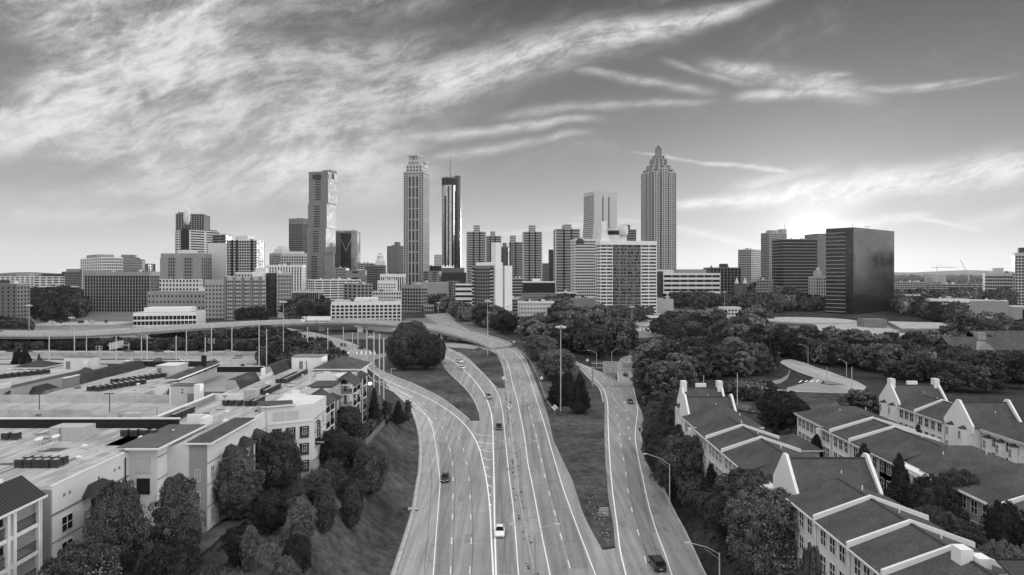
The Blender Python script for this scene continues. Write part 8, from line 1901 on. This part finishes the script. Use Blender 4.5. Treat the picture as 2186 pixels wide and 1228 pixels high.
# overhead gantry
d = px(1265, 828)[1]; T = thing('sign_gantry', 'overhead gantry spanning the right roadway with two large direction signs', 'sign gantry', (X(1265, d), d, R(d))); gx = T.location.x; gz0 = R(d)
zb = Z(781, d)-gz0; x1 = X(1372, d)-gx
MB().tube([(0,.3,0),(0,.3,Z(782,d)-gz0)], .3, .25, 8).build('post', 'steel', T); MB().tube([(x1,.3,0),(x1,.3,Z(782,d)-gz0)], .3, .25, 8).build('post', 'steel', T)
m = MB()
for dz_ in (.9, -.9):
    for dy_ in (0, 1.2): m.tube([(-.5,dy_,zb+dz_),(x1+.5,dy_,zb+dz_)], .07, n=5)
n_ = 16
for k in range(n_): a, b_ = x1*k/n_, x1*(k+1)/n_; m.tube([(a,0,zb+(.9 if k % 2 else -.9)),(b_,0,zb+(-.9 if k % 2 else .9))], .04, n=4)
m.build('truss', 'steel', T); m = MB(); m.box(X(1288,d)-gx, x1-.6, -1.4, -.3, Z(796,d)-gz0-.05, Z(796,d)-gz0); m.build('catwalk', 'steel', T)
def gsign(u0, u1, v0, v1):
    a, b_, z0_, z1_ = X(u0,d)-gx, X(u1,d)-gx, Z(v1,d)-gz0, Z(v0,d)-gz0; f = MB().box(a, b_, -.25, -.15, z0_, z1_).build('sign_panel', 'trim', T); MB().box(a+.12, b_-.12, -.28, -.25, z0_+.12, z1_-.12).build('sign_face', 'sign_green', f); return a, b_, z0_, z1_
a, b_, z0_, z1_ = gsign(1287, 1317.5, 772, 795); c = (a+b_)/2; hh = z1_-z0_
mtext(T, "Andrew Young Intl Blvd", (c, -.3, z0_+hh*.75), .62, sx_=.86); mtext(T, 'World Congress', (c, -.3, z0_+hh*.55), .72); mtext(T, 'Center', (c, -.3, z0_+hh*.36), .72)
for q in (.12, .5, .88): xx = a+(b_-a)*q; MB().add([(xx-.3,-.3,z0_+.95),(xx+.3,-.3,z0_+.95),(xx,-.3,z0_+.4)], [(0,2,1)]).build('arrow', 'trim', T)
a, b_, z0_, z1_ = gsign(1326, 1352, 772, 794); c = (a+b_)/2; hh = z1_-z0_
mtext(T, 'NORTH', (c, -.3, z0_+hh*.85), .5); mtext(T, 'Chattanooga', (c-.3, -.3, z0_+hh*.32), .68); mtext(T, 'Greenville', (c-.3, -.3, z0_+hh*.13), .68)
for q, nn in ((.34, '75'), (.66, '85')):
    xx = a+(b_-a)*q; zz = z0_+hh*.6; sh_ = MB().add([(xx-.5,-.29,zz+.4),(xx-.42,-.29,zz-.2),(xx,-.29,zz-.62),(xx+.42,-.29,zz-.2),(xx+.5,-.29,zz+.4),(xx,-.29,zz+.5)], [(0,1,2,3,4,5)]).build('route_shield', 'grey_wall', T); mtext(T, nn, (xx, -.31, zz), .55)
MB().add([(b_-.9,-.3,z0_+.5),(b_-.75,-.3,z0_+.4),(b_-.35,-.3,z0_+.95),(b_-.2,-.3,z0_+.8),(b_-.15,-.3,z0_+1.35),(b_-.7,-.3,z0_+1.2),(b_-.5,-.3,z0_+1.07)], [(0,1,2,6),(2,3,4,5,6)]).build('arrow', 'trim', T)
# freeway gantry with backs of signs at left, hotel gantry at right
T = thing('sign_gantry', 'freeway gantry seen from behind with a row of pale sign panels under the flyover', 'sign gantry', (X(250, 372), 372, R(372))); z0 = R(372)
for u in (234, 275): MB().tube([(X(u,372)-T.location.x,0,-.3),(X(u,372)-T.location.x,0,Z(732,372)-z0)], .22).build('post', 'steel', T)
MB().box(X(230,372)-T.location.x, X(277,372)-T.location.x, -.2, .2, Z(738,372)-z0, Z(736,372)-z0).build('beam', 'steel', T)
for k in range(6): xa = X(234+k*5.2,372)-T.location.x; MB().box(xa, xa+1.1, -.4, -.3, Z(747-k*1.1,372)-z0, Z(732-k*1.1,372)-z0).build('sign_panel', 'pole_pale', T)
T = thing('sign_gantry', 'long gantry with pale sign backs over the sunken road before the hotel', 'sign gantry', (X(1325, 480), 480, R(480))); z0 = R(480)
for u in (1326, 1372): MB().tube([(X(u,480)-T.location.x,0,-.3),(X(u,480)-T.location.x,0,Z(695,480)-z0)], .25).build('post', 'steel', T)
MB().box(X(1326,480)-T.location.x, X(1374,480)-T.location.x, -.2, .2, Z(698,480)-z0, Z(696,480)-z0).build('beam', 'steel', T)
for k in range(5): xa = X(1335+k*7.5,480)-T.location.x; MB().box(xa, xa+2.2, -.5, -.4, Z(701,480)-z0, Z(690,480)-z0).build('sign_panel', 'pole_pale', T)
# billboard and board
T = thing('advertising_board', 'small white square board with a dark car shaped emblem beside the slip road', 'sign', (X(518, 305), 305, R(305))); z0 = R(305)
MB().box(-1.4, 1.4, 0, .2, 1.2, Z(770,305)-z0).build('face', 'pole_pale', T); MB().add([(-.9,-.02,2.4),(.9,-.02,2.4),(.9,-.02,2.9),(.5,-.02,3.3),(-.5,-.02,3.3),(-.9,-.02,2.9)], [(0,1,2,3,4,5)]).build('emblem', 'black', T); MB().box(-.2, .2, .05, .15, -.3, 1.2).build('post', 'pole_dark', T)
T = thing('billboard', 'blank white billboard above the flyover beside the ward tower', 'billboard', (X(606, 600), 600, R(600))); z0 = R(600)
MB().box(-5.0, 5.0, 0, .3, Z(679,600)-z0, Z(667,600)-z0).build('panel', 'pole_pale', T); MB().tube([(0,.15,-.3),(0,.15,Z(679,600)-z0)], .3).build('post', 'steel', T)
# fences: right wood fence and left lawn fence
def low_fence(pts, label, h=1.2, m='steel', step=2.6, solid=False):
    c = resample([(a, b) for a, b in pts], 1.0); T = thing('fence', label, 'fence', (c[0][0], c[0][1], gz(*c[0]))); q = MB(); loft(q, [(p[0], p[1], gz(p[0], p[1])) for p in c], [(-.03,h-.1),(-.03,h),(.03,h),(.03,h-.1)] if not solid else [(-.03,.0),(-.03,h),(.03,h),(.03,0)]); q.build('rail' if not solid else 'boards', m, T, True)
    q = MB()
    for p in resample(c, step): q.box(p[0]-.04, p[0]+.04, p[1]-.04, p[1]+.04, gz(p[0], p[1]), gz(p[0], p[1])+h+.05)
    q.build('posts', m, T, True)['kind'] = 'stuff'
low_fence([ray_ground(u, v) for u, v in [(470,1115),(520,1095),(560,1075),(600,1055),(650,1030),(690,1005),(740,970),(780,940)]], 'thin dark rail fence along the foot of the apartment planting', 1.1, 'pole_dark')
low_fence([ray_ground(u, v) for u, v in [(745,985),(790,945),(815,915),(838,893)]], 'close boarded grey fence beside the hedge near the road', 1.5, 'grey_wall', solid=True)
low_fence([ray_ground(u, v) for u, v in [(1650,822),(1668,818),(1682,808),(1686,796)]], 'pale paling fence curving at the road junction in the right woods', 1.4, 'stucco_mid', solid=True)
low_fence([ray_ground(u, v) for u, v in [(1730,772),(1765,780),(1800,792),(1830,803)]], 'dark railing with brick posts along the road in the right woods', 1.6, 'pole_dark')
# clipped hedge near the left road fence
m = MB(); r2 = random.Random(5); hp = resample([ray_ground(u, v) for u, v in [(715,990),(760,950),(790,918),(815,896)]], .35)
for p in hp:
    for _ in range(34):
        x, y, z = p[0]+r2.gauss(0, .55), p[1]+r2.gauss(0, .3), gz(p[0], p[1])+r2.uniform(0, 1.9); s_ = .14; n_ = Vector((r2.gauss(0,1), r2.gauss(-.6,1), r2.gauss(.8,1))).normalized(); t = n_.orthogonal()*s_; b_ = n_.cross(t)
        m.quad(tuple(Vector((x,y,z))-t-b_), tuple(Vector((x,y,z))+t-b_), tuple(Vector((x,y,z))+t+b_), tuple(Vector((x,y,z))-t+b_))
tag(m.build('hedge', 'leaf'), 'long loose hedge between the apartments and the boarded fence', 'hedge')
# litter scraps on the wedge
m = MB(); r2 = random.Random(8)
for _ in range(70):
    v = r2.choice([r2.uniform(1000, 1170), r2.uniform(1120, 1165), r2.uniform(1055, 1110)]); uc = interp(v, [(1000,1235),(1060,1262),(1110,1282),(1170,1296)]); u = uc+r2.gauss(0, 9+(1170-v)*.08)
    x, y = px(u, v); z = R(y)+LIFT+.16; s_ = r2.uniform(.06, .22); a = r2.uniform(0, 3.1); c_, n_ = math.cos(a), math.sin(a)
    if x < interp(y, sorted([(q[1], q[0]) for q in C_right]))+.8 or x > interp(y, sorted([(q[1], q[0]) for q in D_left]))-.8: continue
    m.quad((x-s_*c_, y-s_*n_, z), (x+s_*n_*.5, y-s_*c_*.5, z+.03), (x+s_*c_, y+s_*n_, z+.05), (x-s_*n_*.5, y+s_*c_*.5, z+.02))
tag(m.build('litter', 'trim'), kind='stuff')
# dark patches, skid stain and drain cover details
T = thing('drain_inlet', 'concrete drain inlet set into the kerb of the left roadway', 'drain', (*px(884, 1090), R(px(884,1090)[1]))); MB().box(-1.2, 1.0, -.6, .6, .1, .42).build('slab', 'kerb', T); MB().box(-.8, .9, -.62, -.58, .12, .3).build('opening', 'black', T)
m = MB()
for k, (x, y, z) in enumerate([(-92,330,0), (-100,333,0), (-84,322,0)]): pass
# people on the court
for i, (u, v, p) in enumerate([(259,788,'a'),(268,786,'b'),(249,789,'c')]):
    x, d = ray_ground(u, v); T = thing('person', ['small figure in pale clothes standing on the court','figure in pale clothes stepping on the court, rightmost of three','figure in a dark top on the court, leftmost of three'][i], 'person', (x, d, gz(x, d)))
    m = MB(); V = []; st = {0: .12, 1: .0, 2: -.1}[i]
    prof = [(0,.10,.09),(.85,.15,.11),(1.0,.17,.12),(1.2,.17,.11),(1.42,.20,.11),(1.5,.07,.07),(1.56,.08,.09),(1.66,.095,.1),(1.75,.07,.08),(1.8,.02,.02)]
    k0 = 0; N = 10
    for z, a, b_ in prof[1:]:
        for j in range(N): t = 6.283*j/N; m.v.append((a*math.cos(t), b_*math.sin(t), z))
    for r_i in range(len(prof)-2):
        for j in range(N): m.f.append((r_i*N+j, r_i*N+(j+1)%N, (r_i+1)*N+(j+1)%N, (r_i+1)*N+j))
    for s_ in (-1, 1): m.tube([(s_*.09,0,.9),(s_*.1,st*s_,.48),(s_*.11,st*1.8*s_,.04),(s_*.11,st*1.8*s_-.16,.03)], .085, .05, 8); m.tube([(s_*.19,0,1.4),(s_*.25,-.03,1.12),(s_*.24,-.16,.88)], .05, .032, 8)
    m.build('body', 'pale_wall' if i < 2 else 'grey_wall', T)
# ================================================================ air
hm = MB().box(-6000, 6000, -300, 10000, -30, 330); hz_m = bpy.data.materials.new('haze'); hz_m.use_nodes = True; t = NT(hz_m.node_tree)
pv = t.n('ShaderNodeVolumePrincipled'); pv.inputs['Density'].default_value = .00003; pv.inputs['Color'].default_value = (.95, .95, .95, 1); pv.inputs['Anisotropy'].default_value = .35
oo = t.n('ShaderNodeOutputMaterial'); t.t.links.new(pv.outputs[0], oo.inputs['Volume']); o = hm.build('haze', hz_m); tag(o, kind='stuff')
# blossom on the crepe myrtle
for c in COL.objects:
    if c.get('label', '').startswith('flowering crepe myrtle'):
        m = MB(); r2 = random.Random(4)
        for _ in range(420):
            a, e_ = r2.uniform(0, 6.28), math.acos(r2.uniform(.15, 1)); r_ = r2.uniform(.88, 1.02); p = Vector((math.sin(e_)*math.cos(a)*r_, math.sin(e_)*math.sin(a)*r_, .85+math.cos(e_)*.85*r_)); s_ = .022
            for _k in range(3): q = p+Vector((r2.gauss(0,.012), r2.gauss(0,.012), r2.gauss(0,.012))); m.quad(tuple(q+Vector((-s_,0,-s_*.5))), tuple(q+Vector((0,-s_,s_*.5))), tuple(q+Vector((s_,0,s_*.5))), tuple(q+Vector((0,s_,-s_*.2))))
        cr = [k for k in COL.objects if k.parent == c and k.name.startswith('crown')][0]; b_ = m.build('blossom', 'pale_wall', c); b_.location = cr.location; b_.scale = cr.scale

# small clutter on the flat roofs: pipe runs, curbs and patched areas
def clutter(par_label, areas, n, z, seed):
    T = [c for c in COL.objects if c.get('label', '').startswith(par_label)][0]; r = random.Random(seed)
    for _ in range(n):
        x0, x1, y0, y1 = r.choice(areas); x, y = r.uniform(x0, x1), r.uniform(y0, y1); q = r.random()
        if q < .4: MB().tube([(x,y,z+.12),(x+r.choice((-1,1))*r.uniform(1,4),y,z+.12)] if r.random() < .5 else [(x,y,z+.12),(x,y+r.uniform(2,6),z+.12)], .05, n=5).build('pipe_run', 'unit_dark', T, True)
        elif q < .7: MB().box(x, x+r.uniform(.4,.9), y, y+r.uniform(.4,.9), z, z+r.uniform(.2,.5)).build('roof_curb', r.choice(['unit_pale','membrane_dark','white_wall']), T, True)
        else: MB().box(x, x+r.uniform(.8,2.6), y, y+r.uniform(.8,3), z+.003, z+.03).build('roof_patch', r.choice(['mid_wall','membrane_dark','stucco_mid']), T, True)
clutter('nearest flat roofed apartment', [(-92,-55,81,107)], 26, ZR+.06, 1); clutter('long flat roofed apartment', [(-57,-45,100,133),(-56,-42,135,176)], 34, ZR+.06, 2)
clutter('flat roofed block behind', [(-94,-78,143,178)], 22, ZR+.06, 3); clutter('flat roofed block at far left', [(-145,-112,147,176)], 18, ZR+.06, 4)
